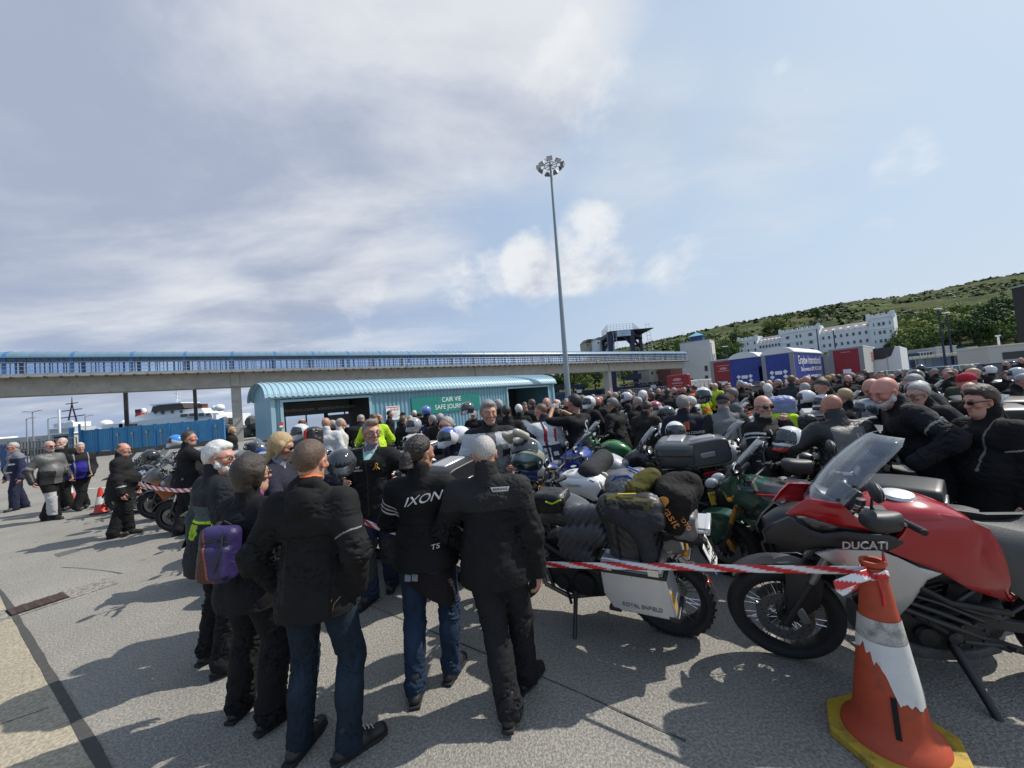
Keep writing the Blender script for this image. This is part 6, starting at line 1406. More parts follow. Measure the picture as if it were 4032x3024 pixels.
# left group
mid('grey haired man in navy and grey riding suit walking at the far left',stand((50,2012),(92,2000),R(158),(68,1742),(25,-20)),R(158),hair=(('short',(.36,.35,.34)),),glasses='dark',g=1.08,belly=.4,shoulder=1.1,armL=(-.36,.05,.86),armR=(.34,.08,.86),hpitch=10,skin=(.48,.23,.17),seed=21,jacket=dict(col=(.02,.025,.06),hem=.78,o=.03,collar=.06,cf=bands((lambda q,l,r:(q[:,2]>1.34)|((q[:,0]<-.02)&(q[:,0]>-.12)&(q[:,1]>0)),(.17,.175,.19)),(lambda q,l,r:(np.abs(q[:,2]-1.2)<.02)&(np.abs(q[:,0]+.15)<.05),WHT),(lambda q,l,r:(np.abs(q[:,2]-1.0)<.015)&(np.abs(q[:,0]+.12)<.06),WHT))),trousers=dict(col=(.018,.021,.045),flare=.022,o=.018))
mid('grey cropped man in glasses and grey jacket with white panelled trousers, far left group',stand((185,2050),(225,2045),R(-95),(222,1735),(8,-8)),R(-95),hair=(('crop',(.40,.38,.35)),),glasses='dark',stub=(.4,.38,.36),g=1.06,belly=.4,shoulder=1.0,armL=(-.2,.22,.92),armR=(.30,-.02,.90),lean=0,hyaw=-5,skin=(.47,.24,.18),seed=22,jacket=dict(col=(.10,.10,.098),hem=.80,o=.022,collar=.06,mat=leather,fold=.003,cf=bands((lambda q,l,r:(r>.9)|(l>.9)|((q[:,2]<1.1)&(q[:,0]>.05)),(.014,.014,.014)),(lambda q,l,r:(r>.70)&(r<.80),(.30,.30,.30)))),trousers=dict(col=(.012,.012,.013),flare=.022,o=.018,cf=lambda V,j,c:np.where(((V[:,1]>-.02)&(V[:,2]<.62)&(V[:,2]>.12)&(V[:,0]>0))[:,None],np.array((.42,.42,.43)),np.array((.012,.012,.013)))))
mid('bearded man in black, red and beige striped jacket facing the camera, far left group',stand((245,2008),(275,2005),R(200),(276,1722),(8,-8)),R(200),hair=(('crop',(.45,.43,.40)),('beard',(.42,.40,.37))),g=1.1,belly=.4,shoulder=1.1,hyaw=-8,skin=(.49,.25,.19),seed=23,jacket=dict(col=(.012,.012,.013),hem=.80,o=.03,collar=.08,cf=bands((lambda q,l,r:(q[:,2]>1.20)&(q[:,2]<1.30)&(l<0)&(r<0),(.25,.02,.03)),(lambda q,l,r:(q[:,2]>.95)&(q[:,2]<1.20)&(np.sin(q[:,2]*75)>-.1)&(q[:,0]>-.16),(.30,.27,.21)))),trousers=dict(col=(.012,.012,.013),flare=.022,o=.018))
mid('grey haired man in royal blue and black riding jacket, far left group',stand((305,2012),(340,2000),R(-120),(330,1742),(8,-8)),R(-120),hair=(('short',(.42,.41,.40)),),g=1.12,belly=.5,shoulder=1.1,armL=(-.16,.24,.94),armR=(.24,.20,.90),hpitch=14,skin=(.48,.26,.19),seed=24,jacket=dict(col=(.022,.020,.20),hem=.82,o=.03,collar=.06,cf=bands((lambda q,l,r:(q[:,2]>1.28)|(q[:,0]<-.08)|(q[:,1]<-.05)&(q[:,2]>1.1)|((r>0)&(r<.55)),(.014,.014,.016)),(lambda q,l,r:(np.abs(r-.58)<.04)|(np.abs(np.abs(q[:,0])-.13)<.012)&(q[:,1]>0),(.24,.24,.25)))),trousers=dict(col=(.012,.012,.013),flare=.024,o=.018))
# bald heavy man by the cone, man reaching over a bike
o7,j7=mid('heavy bald man with grey goatee in long black jacket beside the small cone',stand((455,2118),(515,2102),R(-62),(462,1746),(8,-14)),R(-62),hair=(('fringe',(.10,.07,.05)),('goatee',(.35,.33,.31))),g=1.22,belly=.7,shoulder=1.12,hyaw=-12,hpitch=12,armR=(.30,.10,.84),armL=(-.28,.12,.86),skin=(.50,.25,.18),seed=25,jacket=dict(col=(.012,.012,.013),hem=.70,o=.03,collar=.06,cf=bands((lambda q,l,r:(np.abs(q[:,2]-.925)<.016)&(q[:,0]<.02)&(q[:,1]<.1)&(r<0),(.33,.33,.34)),(lambda q,l,r:(np.abs(r-1.62)<.05)&(np.sin(q[:,2]*60)>.4),(.4,.4,.4)))),trousers=dict(col=(.011,.011,.012),flare=.026,o=.02))
mid('dark haired man in black jacket with white back piping reaching over a motorcycle',stand((715,2105),(770,2090),R(-40),(733,1700),(8,-8)),R(-40),hair=(('short',(.035,.028,.024)),),g=1.14,belly=.3,shoulder=1.08,hyaw=-22,hpitch=4,lean=6,armR=(.38,.48,1.28),armL=(.04,.50,1.20),hintR=(.8,-.2,-.6),skin=(.44,.23,.165),seed=26,jacket=dict(col=(.012,.012,.014),hem=.80,o=.03,collar=.06,cf=bands((lambda q,l,r:(np.abs(q[:,0]+.12)<.008)&(q[:,2]>1.08)&(q[:,2]<1.36)&(q[:,1]<0),WHT),(lambda q,l,r:(r>1.40)&(r<1.72),(.5,.5,.51)))),trousers=dict(col=(.011,.011,.012),flare=.026,o=.02,cf=lambda V,j,c:np.where(((np.abs(V[:,0]+.12)<.012)&(V[:,2]<.42)&(V[:,2]>.2)&(V[:,1]<0))[:,None],np.array((.5,.5,.5)),np.array((.011,.011,.012)))))
# blonde woman behind the bob haired woman
mid('blonde woman in sunglasses and navy jacket reaching across a silver motorcycle',by_head(1040,1708,3.75,0),R(-75),fem=True,hair=(('long',(.40,.28,.14)),),glasses='dark',hpitch=18,hyaw=-8,lean=10,armR=(.22,.42,1.15),armL=(-.10,.58,1.20),skin=(.46,.26,.19),seed=27,scarf=((.45,.45,.48),(.25,.25,.3)),jacket=dict(col=(.018,.018,.032),hem=.82,o=.022),trousers=blkt)
# man with tousled grey hair in grey and white jacket, facing the camera
mid('tousled grey haired man in grey and white armoured jacket facing the camera',by_head(1918,1583,4.7,0),R(186),hair=(('full',(.24,.225,.205)),),hpitch=5,hyaw=10,lean=8,armL=(-.24,.34,1.10),armR=(.20,.34,1.08),hands={'R':'pinch','L':'relax'},skin=(.48,.24,.165),seed=28,stub=(.34,.26,.22),brow=(.10,.09,.08),h=.0075,g=1.08,shoulder=1.1,jacket=dict(col=(.20,.205,.21),hem=.82,o=.032,collar=.06,cf=bands((lambda q,l,r:(q[:,2]>1.32)|(r>.25)&(r<.8)|(l>.25)&(l<.8),(.50,.51,.52)),(lambda q,l,r:(np.abs(q[:,0])<.05),(.13,.13,.135)),(lambda q,l,r:(np.abs(np.abs(q[:,0])-.16)<.045)&(np.abs(q[:,2]-1.22)<.04)|(q[:,2]>1.44),(.02,.02,.022)))),trousers=blkt)
# white, grey and navy jacket from behind
mid('cropped man in white riding jacket with navy and red panels, seen from behind',by_head(2145,1588,6.3,0),R(28),hair=(('crop',(.14,.09,.055)),),hpitch=12,hyaw=30,lean=8,armL=(-.28,.38,1.14),armR=(.22,.30,1.0),skin=(.47,.25,.18),seed=29,g=1.1,shoulder=1.12,jacket=dict(col=(.56,.57,.58),hem=.74,o=.032,collar=.07,cf=bands((lambda q,l,r:(q[:,2]<1.10)&(q[:,0]>-.06)&(q[:,2]>.86)&(r<0)&(l<0)|(np.abs(q[:,0]+.10)<.018)|(np.abs(q[:,2]-1.08)<.02)&(q[:,0]<0),(.028,.026,.045)),(lambda q,l,r:(np.abs(np.abs(q[:,0])-.085)<.022)&(q[:,2]>1.14)&(q[:,2]<1.34),(.38,.02,.035)),(lambda q,l,r:(np.abs(l-.45)<.16)|(np.abs(l-1.25)<.12)|(q[:,2]>1.46),(.03,.03,.035)),(lambda q,l,r:(np.abs(q[:,2]-.965)<.03)&(np.abs(q[:,0]-.02)<.05),WHT))),trousers=dict(col=(.03,.03,.035),o=.016))
# navy jacket man resting on a white helmet
mid('cropped man in glasses and dark navy overshirt looking left, hand on a white helmet',by_head(1797,1633,5.6,0),R(115),hair=(('crop',(.30,.29,.28)),),glasses='dark',stub=(.33,.3,.28),hpitch=6,hyaw=8,lean=14,armL=(-.12,.42,1.12),armR=(.42,.42,1.20),skin=(.46,.27,.20),seed=30,g=1.1,shoulder=1.12,jacket=dict(col=(.016,.022,.042),hem=.82,o=.024,collar=.04),trousers=blkt)
# photographer in a black T-shirt
o14,j14=mid('dark curly haired man in black T-shirt raising a phone with both hands',by_head(2265,1558,6.4,0),R(38),bare=True,hair=(('full',(.012,.011,.010)),),hpitch=0,hyaw=12,armL=(-.22,.30,1.56),armR=(.10,.36,1.50),hintL=(-1,.1,-.5),hintR=(1,.1,-.5),hands={'L':'grip','R':'grip'},skin=(.36,.19,.125),seed=31,shoulder=1.1,jacket=dict(col=(.011,.011,.012),hem=.84,o=.016,sleeve=.5,collar=0),trousers=blkt)
back_text(o14,'TT',.0,1.20,.09,mat('teal_print',(.03,.16,.18),.7),1.2);back_text(o14,'S',-.02,1.28,.26,refl,.6,.4,name='print');
pw_=j14['wrL'].lerp(j14['wrR'],.5)+Vector((0,.06,.08));ph_=MB().box((0,0,0),(.15,.009,.075)).build('phone',mat('phone_case',(.35,.5,.62),.2),None,bevel=.004);ph_.matrix_world=o14.matrix_basis@Matrix.Translation(pw_);tag(ph_,'phone held up by the man in the black T-shirt','phone')
mid('grey haired man in plain black jacket, looking left past a silver top box',by_head(2422,1570,7.6,0),R(42),hair=(('full',(.17,.165,.155)),),glasses='dark',hyaw=35,lean=6,armL=(-.26,.2,.98),skin=(.44,.24,.17),seed=32,shoulder=1.12,g=1.08,jacket=dict(col=(.013,.013,.014),hem=.8,o=.028),trousers=blkt)
mid('brown haired person in long dark brown waxed coat looking down',by_head(2533,1580,6.9,0),R(-35),fem=True,hair=(('bun',(.045,.03,.024)),),hpitch=30,hyaw=-25,lean=6,armL=(-.10,.26,1.10),armR=(.2,.30,1.08),skin=(.42,.24,.17),seed=33,g=1.12,jacket=dict(col=(.026,.022,.018),hem=.66,o=.03,skirt=.03),trousers=blkt)
o17,j17=mid('grey bearded man in navy jacket printed with orange and white course lettering',by_head(2684,1560,5.6,0),R(-12),hair=(('short',(.20,.19,.18)),('beard',(.50,.48,.45))),glasses='dark',hyaw=-42,hpitch=6,lean=3,armL=(-.24,.2,1.0),armR=(.24,.2,1.0),skin=(.44,.24,.17),seed=34,g=1.12,shoulder=1.15,jacket=dict(col=(.014,.015,.026),hem=.80,o=.026,collar=.06),trousers=blkt)
back_text(o17,'MOUNTAIN COURSE',.0,1.235,.052,refl,.92,roll=-2);oy_=mat('orange_print',(.55,.11,.02),.7);yy=surf_y(o17,0,1.33)-.008
MB().box((-.018,yy,1.335),(.028,.004,.10)).box((.02,yy,1.335),(.028,.004,.10)).box((.0,surf_y(o17,0,1.17)-.008,1.175),(.24,.004,.022)).build('orange_stripe',oy_,o17)
mid('man in black cap and grey panelled vest with striped scarf, seen from behind',by_head(2845,1552,5.4,0),R(-18),hair=(('cap',(.02,.02,.022)),),hyaw=-18,hpitch=16,lean=8,armL=(-.26,.2,1.0),armR=(.24,.24,1.0),skin=(.46,.25,.18),seed=35,scarf=((.06,.07,.12),(.3,.3,.32)),g=1.1,shoulder=1.15,jacket=dict(col=(.02,.021,.022),hem=.8,o=.03,cf=bands((lambda q,l,r:(q[:,2]>1.12)&(np.abs(q[:,0])<.17)&(l<0)&(r<0),(.16,.165,.165)),(lambda q,l,r:(np.abs(q[:,2]-1.06)<.04)&(q[:,0]>.0)&(l<0)&(r<0),(.40,.02,.03)))),trousers=blkt)
# bald man in sunglasses, hand at his mouth
o19,j19=mid('bald man in sunglasses and black printed jacket with his hand at his mouth',by_head(2985,1558,4.3,0),R(206),h=.0072,glasses='dark',hyaw=-30,hpitch=6,lean=4,armR=(.30,.18,.86),armL=(-.02,.24,1.44),hintL=(-.8,.1,-.9),hands={'L':'fist','R':'none'},aimL=(.25,.05,1),skin=(.50,.26,.19),stub=(.42,.30,.24),seed=36,g=1.05,shoulder=1.08,scarf=((.30,.30,.32),(.02,.02,.025)),jacket=dict(col=(.011,.011,.012),hem=.80,o=.026,collar=.045,cf=bands((lambda q,l,r:(np.abs(np.abs(q[:,0])-(.085+.10*np.clip(1.40-q[:,2],0,.2)))<.006)&(q[:,2]>1.20)&(q[:,2]<1.40)&(q[:,1]>0),WHT),(lambda q,l,r:((np.abs(l-.16)<.035)|(np.abs(r-.16)<.035))|((np.abs(l-.30)<.022)|(np.abs(r-.30)<.022)),(.5,.5,.51)))),trousers=blkt)
front_text(o19,'75',.0,1.235,.125,refl,1.15,.25);front_text(o19,'ISLE OF MAN',.01,1.165,.036,refl,1.2)
# bald man from behind in grey leather
o20,j20=mid('bald heavy man in grey and black leather jacket leaning over a motorcycle, back to camera',by_head(3322,1546,3.75,0),R(-4),h=.0072,hyaw=0,hpitch=8,lean=16,armL=(-.44,.30,.98),armR=(.34,.34,1.0),hintL=(-1,-.2,.1),hands={'L':'none','R':'none'},skin=(.46,.22,.155),scalp=(.30,.16,.11),seed=37,g=1.24,shoulder=1.22,jacket=dict(col=(.014,.014,.015),hem=.78,o=.034,collar=.085,mat=leather,cf=bands((lambda q,l,r:(q[:,2]>1.08)&(np.abs(q[:,0])<.155)&(q[:,1]<.02)&(l<0)&(r<0)&(q[:,2]<1.40),(.115,.112,.108)),(lambda q,l,r:(np.abs(q[:,0]-.05-.06*(1.3-q[:,2]))<.006)&(q[:,2]>1.1)&(q[:,2]<1.33),(.28,.28,.28)),(lambda q,l,r:(np.abs(q[:,0]-.085-.06*(1.3-q[:,2]))<.005)&(q[:,2]>1.1)&(q[:,2]<1.33),(.26,.26,.26)),(lambda q,l,r:(np.abs(q[:,0]-.09)<.06)&(np.abs(q[:,2]-1.2)<.09)&(q[:,0]>.1),(.02,.02,.021)))),trousers=blkt)
patchm=mat('grey_emblem',(.36,.37,.37),.6)
def badge(o,j,s,t,out):
 """oval emblem sewn on the upper sleeve"""
 p=j['sh'+s].lerp(j['el'+s],t);n=Vector(out).normalized();a=(j['el'+s]-j['sh'+s]).normalized();a=(a-n*a.dot(n)).normalized();b_=n.cross(a);M=Matrix((b_,a,n)).transposed().to_4x4();M.translation=p+n*.098;e=MB().lathe([(.0,0),(.036,0)],20,'Z').lathe([(.026,.001),(.036,.003),(.038,.0)],20,'Z').build('sleeve_badge',patchm,o);e.matrix_local=M@Matrix.Diagonal((.8,1.15,1,1));MB().ell((0,0,.002),(.010,.017,.003),12,6).build('badge_mark',dark_m,e)
dark_m=mat('badge_dark',(.012,.012,.013),.6)
# laughing man with white beard, man in glasses behind him, woman in sunglasses
def piping(q,l,r):return (np.abs(l-.52)<.028)&(q[:,1]<.2)
o21,j21=mid('bald man with white beard laughing and leaning over the red motorcycle',by_head(3530,1545,3.75,0),R(62),h=.0066,hair=(('beard',(.56,.54,.51)),),hyaw=28,hpitch=24,hroll=-4,lean=34,pelvis=(.0,-.28,0),armL=(-.34,.30,.98),armR=(.22,.44,1.0),hands={'L':'none','R':'none'},skin=(.54,.24,.19),seed=38,g=1.22,belly=.5,shoulder=1.15,jacket=dict(col=(.013,.013,.016),hem=.80,o=.032,collar=.07,cf=bands((piping,(.27,.27,.24)),(lambda q,l,r:(np.abs(q[:,0]+.13)<.008)&(q[:,1]<0)&(q[:,2]>1.1),(.2,.2,.2)))),trousers=blkt,hk=1.16);badge(o21,j21,'L',.30,(-.8,-.55,.1))
o22,j22=mid('grey haired man in thin glasses and black jacket behind the laughing man',by_head(3650,1538,4.5,0),R(72),h=.0075,hair=(('short',(.34,.33,.31)),),glasses='clear',hyaw=14,hpitch=16,lean=26,pelvis=(0,-.2,0),armL=(-.30,.22,.96),armR=(.2,.4,1.0),hands={'L':'none','R':'none'},skin=(.48,.27,.20),seed=39,g=1.18,shoulder=1.15,jacket=dict(col=(.013,.013,.015),hem=.8,o=.032,collar=.06),trousers=blkt,hk=1.09);badge(o22,j22,'L',.30,(-.8,-.55,.1))
o23,j23=mid('dark haired person in sunglasses and big black jacket standing at the right edge',by_head(3880,1524,3.25,0),R(84),h=.0062,hair=(('full',(.045,.028,.020)),),glasses='dark',hyaw=-4,hpitch=7,lean=3,armL=(-.26,.06,.84),armR=(.25,.12,.86),skin=(.50,.27,.195),seed=40,g=1.2,belly=.5,shoulder=1.1,jacket=dict(col=(.009,.009,.010),hem=.62,o=.034,collar=.09,skirt=.04,cf=bands((lambda q,l,r:(np.abs(l-.50)<.020),(.30,.30,.26)),(lambda q,l,r:(np.abs(q[:,0]+.10)<.007)&(q[:,1]>0)&(q[:,2]>1.08),(.16,.16,.14)))),trousers=blkt);badge(o23,j23,'L',.30,(-.98,.0,.15))
mid('grey haired man bending over a motorcycle behind the man in thin glasses',by_head(3640,1500,5.6,0),R(55),hair=(('short',(.26,.25,.24)),),hyaw=10,hpitch=26,lean=26,pelvis=(0,-.2,0),armL=(-.3,.3,1.0),skin=(.47,.26,.19),seed=41,g=1.15,jacket=dict(col=(.02,.024,.026),hem=.8,o=.03,cf=bands((lambda q,l,r:(np.abs(q[:,2]-1.2)<.03),(.2,.21,.21)))),trousers=blkt,hk=1.1)
mid('bald man in black jacket bending down behind the bald man in leather',by_head(3468,1508,5.3,0),R(70),stub=(.3,.24,.2),hyaw=16,hpitch=34,lean=30,pelvis=(0,-.25,0),armL=(-.3,.3,.95),skin=(.49,.24,.18),seed=42,g=1.12,jacket=dict(col=(.014,.014,.015),hem=.8,o=.03),trousers=blkt,hk=1.1)
# ---------------------------------------------------------------- the crowd: a few bodies, many copies
CH=.0125
POSES={'stand':dict(lean=2),'cross':dict(lean=0,armL=(-.06,.24,1.10),armR=(.08,.24,1.06),hintL=(-1,-.4,-.3),hintR=(1,-.4,-.3)),'bend':dict(lean=26,hpitch=26,armL=(-.22,.50,1.02),armR=(.24,.48,1.0),pelvis=(0,-.18,0)),'phone':dict(lean=4,hpitch=24,armL=(-.06,.30,1.20),armR=(.2,.26,1.02)),'turn':dict(lean=3,twist=20,hyaw=35,armL=(-.30,.12,.92),armR=(.20,.28,1.0))}
ARCH={}
def arch_person(pose,g,fem=False):
 key=(pose,g,fem)
 if key not in ARCH:
  sp=dict(H=1.75,g=g,fem=fem,belly=.5 if g>1.1 else 0,shoulder=1.12 if not fem else 1.0,seed=len(ARCH)+3,feet=((-.14,0,12),(.14,.02,-12)),hands={'L':'relax','R':'relax'},skin=((.47,.25,.18),(.50,.25,.185),(.43,.24,.17))[len(ARCH)%3],jacket=dict(mat=cloth,hem=.80,o=.03,collar=.06,fold=.006),trousers=dict(col=(.011,.011,.012),flare=.022,o=.018));sp.update(POSES[pose])
  o,j=person(sp,(0,0,-50),0,'crowd',CH);ARCH[key]=[o,Matrix.Translation(j['head'])@j['H'].to_4x4(),False,list(o.children)]
  for c in o.children:c['keep']=1
 return ARCH[key]
hm_c={}
CROWD=[]
def crowd(px,py,D,yaw,pose='stand',hair='short',hc=(.3,.29,.28),jc=(.013,.013,.014),g=1.05,fem=False,extra=None,words=None,beard=None,gl=None):
 a=arch_person(pose,g,fem);p=atd(px,D,py)
 r=a[0].copy();C.objects.link(r)
 for c in a[3]:d=c.copy();C.objects.link(d);d.parent=r;d.color=(*jc,1) if c.name.startswith('jacket') else d.color
 top=1.75 if pose!='bend' else 1.58
 s=max(.9,min(1.13,p.z/top));r.location=(p.x,p.y,0);r.rotation_euler=(0,0,R(yaw));r.scale=(s,s,s)
 def hat(me,nm,col):h_=link(nm,me,r);h_.matrix_local=a[1];h_.color=(*col,1);return h_
 if hair=='helmet':
  h_=hat(HELM,'helmet',hc);v=link('visor',VIS,h_)
 elif hair:hat(hair_mesh(hair,.009,cloth if hair in ('cap','beanie') else hair_m,1),'cap' if hair=='cap' else 'beanie' if hair=='beanie' else 'hair',hc)
 if beard:hat(hair_mesh('beard',.009,hair_m,1),'beard',beard)
 if gl:glasses(r,a[1].to_translation(),a[1].to_3x3(),gl=='dark')
 if extra=='vest':
  if ('vest',id(a[0])) not in hm_c:
   jm=[c for c in a[3] if c.name.startswith('jacket')][0].data;hm_c[('vest',id(a[0]))]=jm
  for c in r.children:
   if c.name.startswith('jacket'):c.color=(.50,.72,.03,1)
 r['px']=px;r['D']=D;CROWD.append((r,hair,hc,jc,pose,extra,words,beard,fem,g));return r
HELM=helmet_mesh(.012);VIS=visor_mesh()
GR,WH,DK,BR,BL_,BK=(.30,.29,.28),(.58,.57,.55),(.02,.018,.016),(.09,.055,.035),(.42,.30,.15),(.013,.013,.014)
HV=(.40,.58,.03)
for a in ((909,1684,13.5,-70,'stand','full',BL_),(1185,1650,9.0,-28,'turn','fringe',BR,(.13,.135,.14)),(1280,1645,8.2,10,'stand',None,GR,(.50,.50,.51),1.15),(1312,1656,10.0,40,'turn','short',GR),(1333,1648,9.0,-60,'stand','crop',GR,(.52,.51,.47)),(1420,1645,9.6,20,'bend','fringe',GR),(1470,1643,9.2,20,'bend','fringe',BR,HV,1.05),(1487,1632,12,-30,'stand','fringe',BR),(1530,1618,14.5,-80,'stand','short',DK),(1588,1624,13.5,150,'stand','cap',DK),(1582,1640,10.4,-40,'stand','short',BR),(1615,1640,11.2,30,'stand','full',BL_,(.2,.2,.21),1.05,True),(1630,1616,13.6,10,'stand','crop',WH,BK),(1655,1628,12.8,80,'stand','cap',DK),(1675,1603,11.5,-20,'stand','helmet',(.10,.16,.42)),(1705,1636,9.6,60,'stand','short',GR),(1730,1628,8.4,-10,'stand','crop',GR,(.018,.014,.012),1.15),(1865,1618,11,170,'stand','cap',GR),(1963,1577,8.8,30,'stand','full',GR),(1992,1598,7.2,5,'stand','short',DK,BK,1.15),(2042,1596,9.6,10,'stand','full',WH),(2066,1583,12.5,170,'phone','short',BR,(.20,.18,.12)),(2104,1590,10.4,25,'bend','short',BR),(2152,1566,8.8,160,'stand',None,GR),(2196,1574,10.8,40,'stand','crop',WH),(2182,1590,9.6,-20,'bend',None,GR),(2228,1571,13,175,'stand','short',GR),(2296,1560,8.6,30,'turn','full',BR,(.03,.032,.035)),(2303,1587,8.2,-40,'bend',None,GR),(2346,1568,10,-30,'stand','helmet',(.35,.12,.10)),(2365,1560,11.5,40,'stand',None,GR),(2396,1540,15,-20,'stand',None,GR),(2336,1553,16.5,20,'stand','crop',GR),(2424,1546,12.6,60,'stand','short',GR),(2434,1542,17,-30,'stand','crop',BR),(2475,1534,17.5,200,'stand',None,GR),(2470,1548,11,70,'stand','helmet',(.55,.56,.58)),(2493,1548,11.6,140,'stand','short',DK,BK,1.05,False,None,None,DK),(2526,1542,8.8,-60,'stand','full',WH,(.05,.052,.055),1.05,False,None,None,WH),(2514,1563,8.0,30,'stand','crop',GR),(2565,1546,10.6,-50,'turn','short',BR),(2562,1530,17.5,10,'stand','crop',GR),(2592,1530,17,165,'stand','crop',GR),(2626,1547,11,-30,'bend','short',DK),(2656,1528,15.5,20,'turn','short',GR),(2690,1525,16.5,190,'stand','fringe',BR),(2708,1516,19,10,'stand','short',BR),(2766,1521,13.2,40,'stand','fringe',GR,HV),(2744,1530,13.4,10,'bend','short',DK,(.60,.13,.04)),(2722,1560,6.2,50,'stand','crop',WH),(2886,1532,7.6,70,'stand','full',(.14,.12,.105),(.10,.105,.108)),(2864,1510,11.8,160,'stand','short',DK,BK,1.05,False,None,None,DK),(2816,1510,15,120,'stand','crop',WH,HV),(2832,1504,16.5,10,'stand','short',BR),(2916,1500,11.4,10,'stand','short',GR),(2937,1505,12.6,30,'turn','crop',WH),(3020,1515,8.8,-70,'turn','full',WH,(.32,.325,.33)),(3027,1496,12.4,150,'stand',None,GR),(3066,1495,12.4,20,'stand','short',GR),(3100,1500,13.6,-20,'stand','fringe',WH,(.22,.25,.26)),(3113,1480,10.4,-50,'stand','short',BR,(.03,.038,.042),1.15),(3170,1480,11.4,160,'stand','fringe',GR),(3172,1510,8.4,5,'stand','short',GR),(3196,1490,13.5,40,'stand','fringe',BR),(3208,1482,12.6,20,'stand','short',DK),(3236,1492,11.4,60,'phone','fringe',GR),(3262,1480,13.4,10,'stand','cap',(.45,.26,.08)),(3302,1476,13.6,20,'stand','short',DK),(3334,1476,10.4,170,'cross','fringe',DK,BK,1.15,False,None,None,DK),(3232,1512,7.2,-70,'phone','short',BR),(3272,1516,6.6,80,'bend','short',DK,BK),(3332,1533,5.7,20,'stand','short',BL_),(3376,1478,14.4,170,'stand','short',BR),(3422,1476,13.4,-20,'bend','short',DK),(3468,1464,11.2,130,'stand','short',DK,(.02,.02,.022)),(3512,1474,12.2,30,'stand',None,GR,(.05,.03,.03)),(3486,1480,12.6,10,'bend','short',BR,(.65,.14,.03)),(3540,1458,15.5,20,'stand','full',GR),(3586,1474,8.6,30,'stand','beanie',(.02,.02,.022),(.05,.052,.055)),(3607,1462,8.0,-10,'stand','helmet',(.03,.03,.032)),(3682,1452,13.5,10,'stand','cap',GR),(3736,1450,11.4,40,'stand','crop',GR),(3742,1459,10.2,20,'stand','fringe',BR),(3792,1468,7.6,150,'stand','crop',BR,(.06,.065,.045),1.05,False,None,None,None,'dark'),(3838,1448,6.8,60,'stand',None,GR,BK,1.15),(3526,1511,7.0,20,'stand','crop',BR),(3862,1497,5.6,40,'bend','beanie',(.40,.02,.04),(.24,.24,.25)),(3822,1505,5.4,100,'stand',None,BR),(3902,1444,11.5,20,'stand','helmet',(.55,.60,.62)),(3958,1462,9.4,160,'stand','short',BR),(4012,1452,8.4,30,'stand','helmet',(.42,.45,.48)),(3985,1500,6.6,200,'bend','short',GR)):
 crowd(*a)
r=random.Random(5)
for i in range(62):
 px=r.choice((r.uniform(2230,4030),r.uniform(2230,3500),r.uniform(2900,4030)));D=r.uniform(13.5,22) if px>2900 else r.uniform(15,28)
 py=hor(px)+(1.95-r.uniform(1.62,1.86))*F_PX/D
 hk=r.choice(('short','short','crop','crop','fringe','full',None,'cap','helmet','beanie'));hcx=r.choice((GR,GR,WH,DK,BR,BR,BL_))
 if hk=='helmet':hcx=r.choice(((.55,.56,.58),(.03,.03,.03),(.30,.04,.04),(.06,.10,.3)))
 crowd(px,py,D,r.uniform(-180,180),r.choice(('stand','stand','turn','cross','bend','phone')),hk,hcx,r.choice((BK,BK,BK,BK,(.03,.032,.036),(.09,.09,.092),(.018,.022,.05),(.02,.018,.015),(.3,.3,.31))),r.choice((1.05,1.05,1.15)))
for a in ARCH.values():
 rmtree(a[0])
def cname(c,table):return min(table,key=lambda t:sum((x-y)**2 for x,y in zip(c,t[0])))[1]
JN=((BK,'black'),((.03,.034,.038),'charcoal'),((.09,.09,.092),'dark grey'),((.018,.022,.05),'navy'),((.018,.014,.012),'dark brown'),((.30,.30,.31),'silver grey'),((.52,.51,.5),'pale grey'),(HV,'hi-vis yellow'),((.62,.13,.04),'bright orange'),((.13,.135,.14),'mid grey'),((.20,.18,.12),'khaki'),((.06,.065,.045),'olive'),((.05,.03,.03),'dark maroon'))
HN=((GR,'grey'),(WH,'white'),(DK,'black'),(BR,'brown'),(BL_,'blond'))
HEN=(((.10,.16,.42),'blue'),((.35,.12,.10),'red patterned'),((.55,.56,.58),'white'),((.03,.03,.03),'black'),((.30,.04,.04),'red'),((.06,.10,.3),'blue'),((.42,.45,.48),'silver'))
def where(px,D):
 for lim,s in ((1000,'beside walkway column'),(1500,'by shelter opening'),(1620,'near notice board'),(1950,'below teal sign'),(2215,'near shelter end'),(2330,'by tall mast'),(2480,'by concrete column'),(2640,'before navy ramp'),(2840,'before wrapped pallets'),(2960,'before stair tower trailer'),(3130,'before blue trailers'),(3290,'below white lettering'),(3460,'before right red door'),(3640,'before fridge trailer'),(3830,'before cream canopy'),(5000,'at right edge')):
  if px<lim:return ('far ' if D>14 else '')+s
def uniq(items,unit):
 """adds an order from the left where several things would carry one label"""
 by={}
 for o,l,px in items:by.setdefault(l,[]).append((px,o))
 W=('leftmost','second from left','third from left','fourth from left','fifth from left','sixth from left','seventh from left','eighth from left','ninth from left','tenth from left')
 for l,v in by.items():
  v.sort(key=lambda t:t[0])
  for i,(px,o) in enumerate(v):o['label']=l if len(v)==1 else l+', '+(('left' if i==0 else 'right')+' of two' if len(v)==2 else 'rightmost' if i==len(v)-1 else W[i])
it=[]
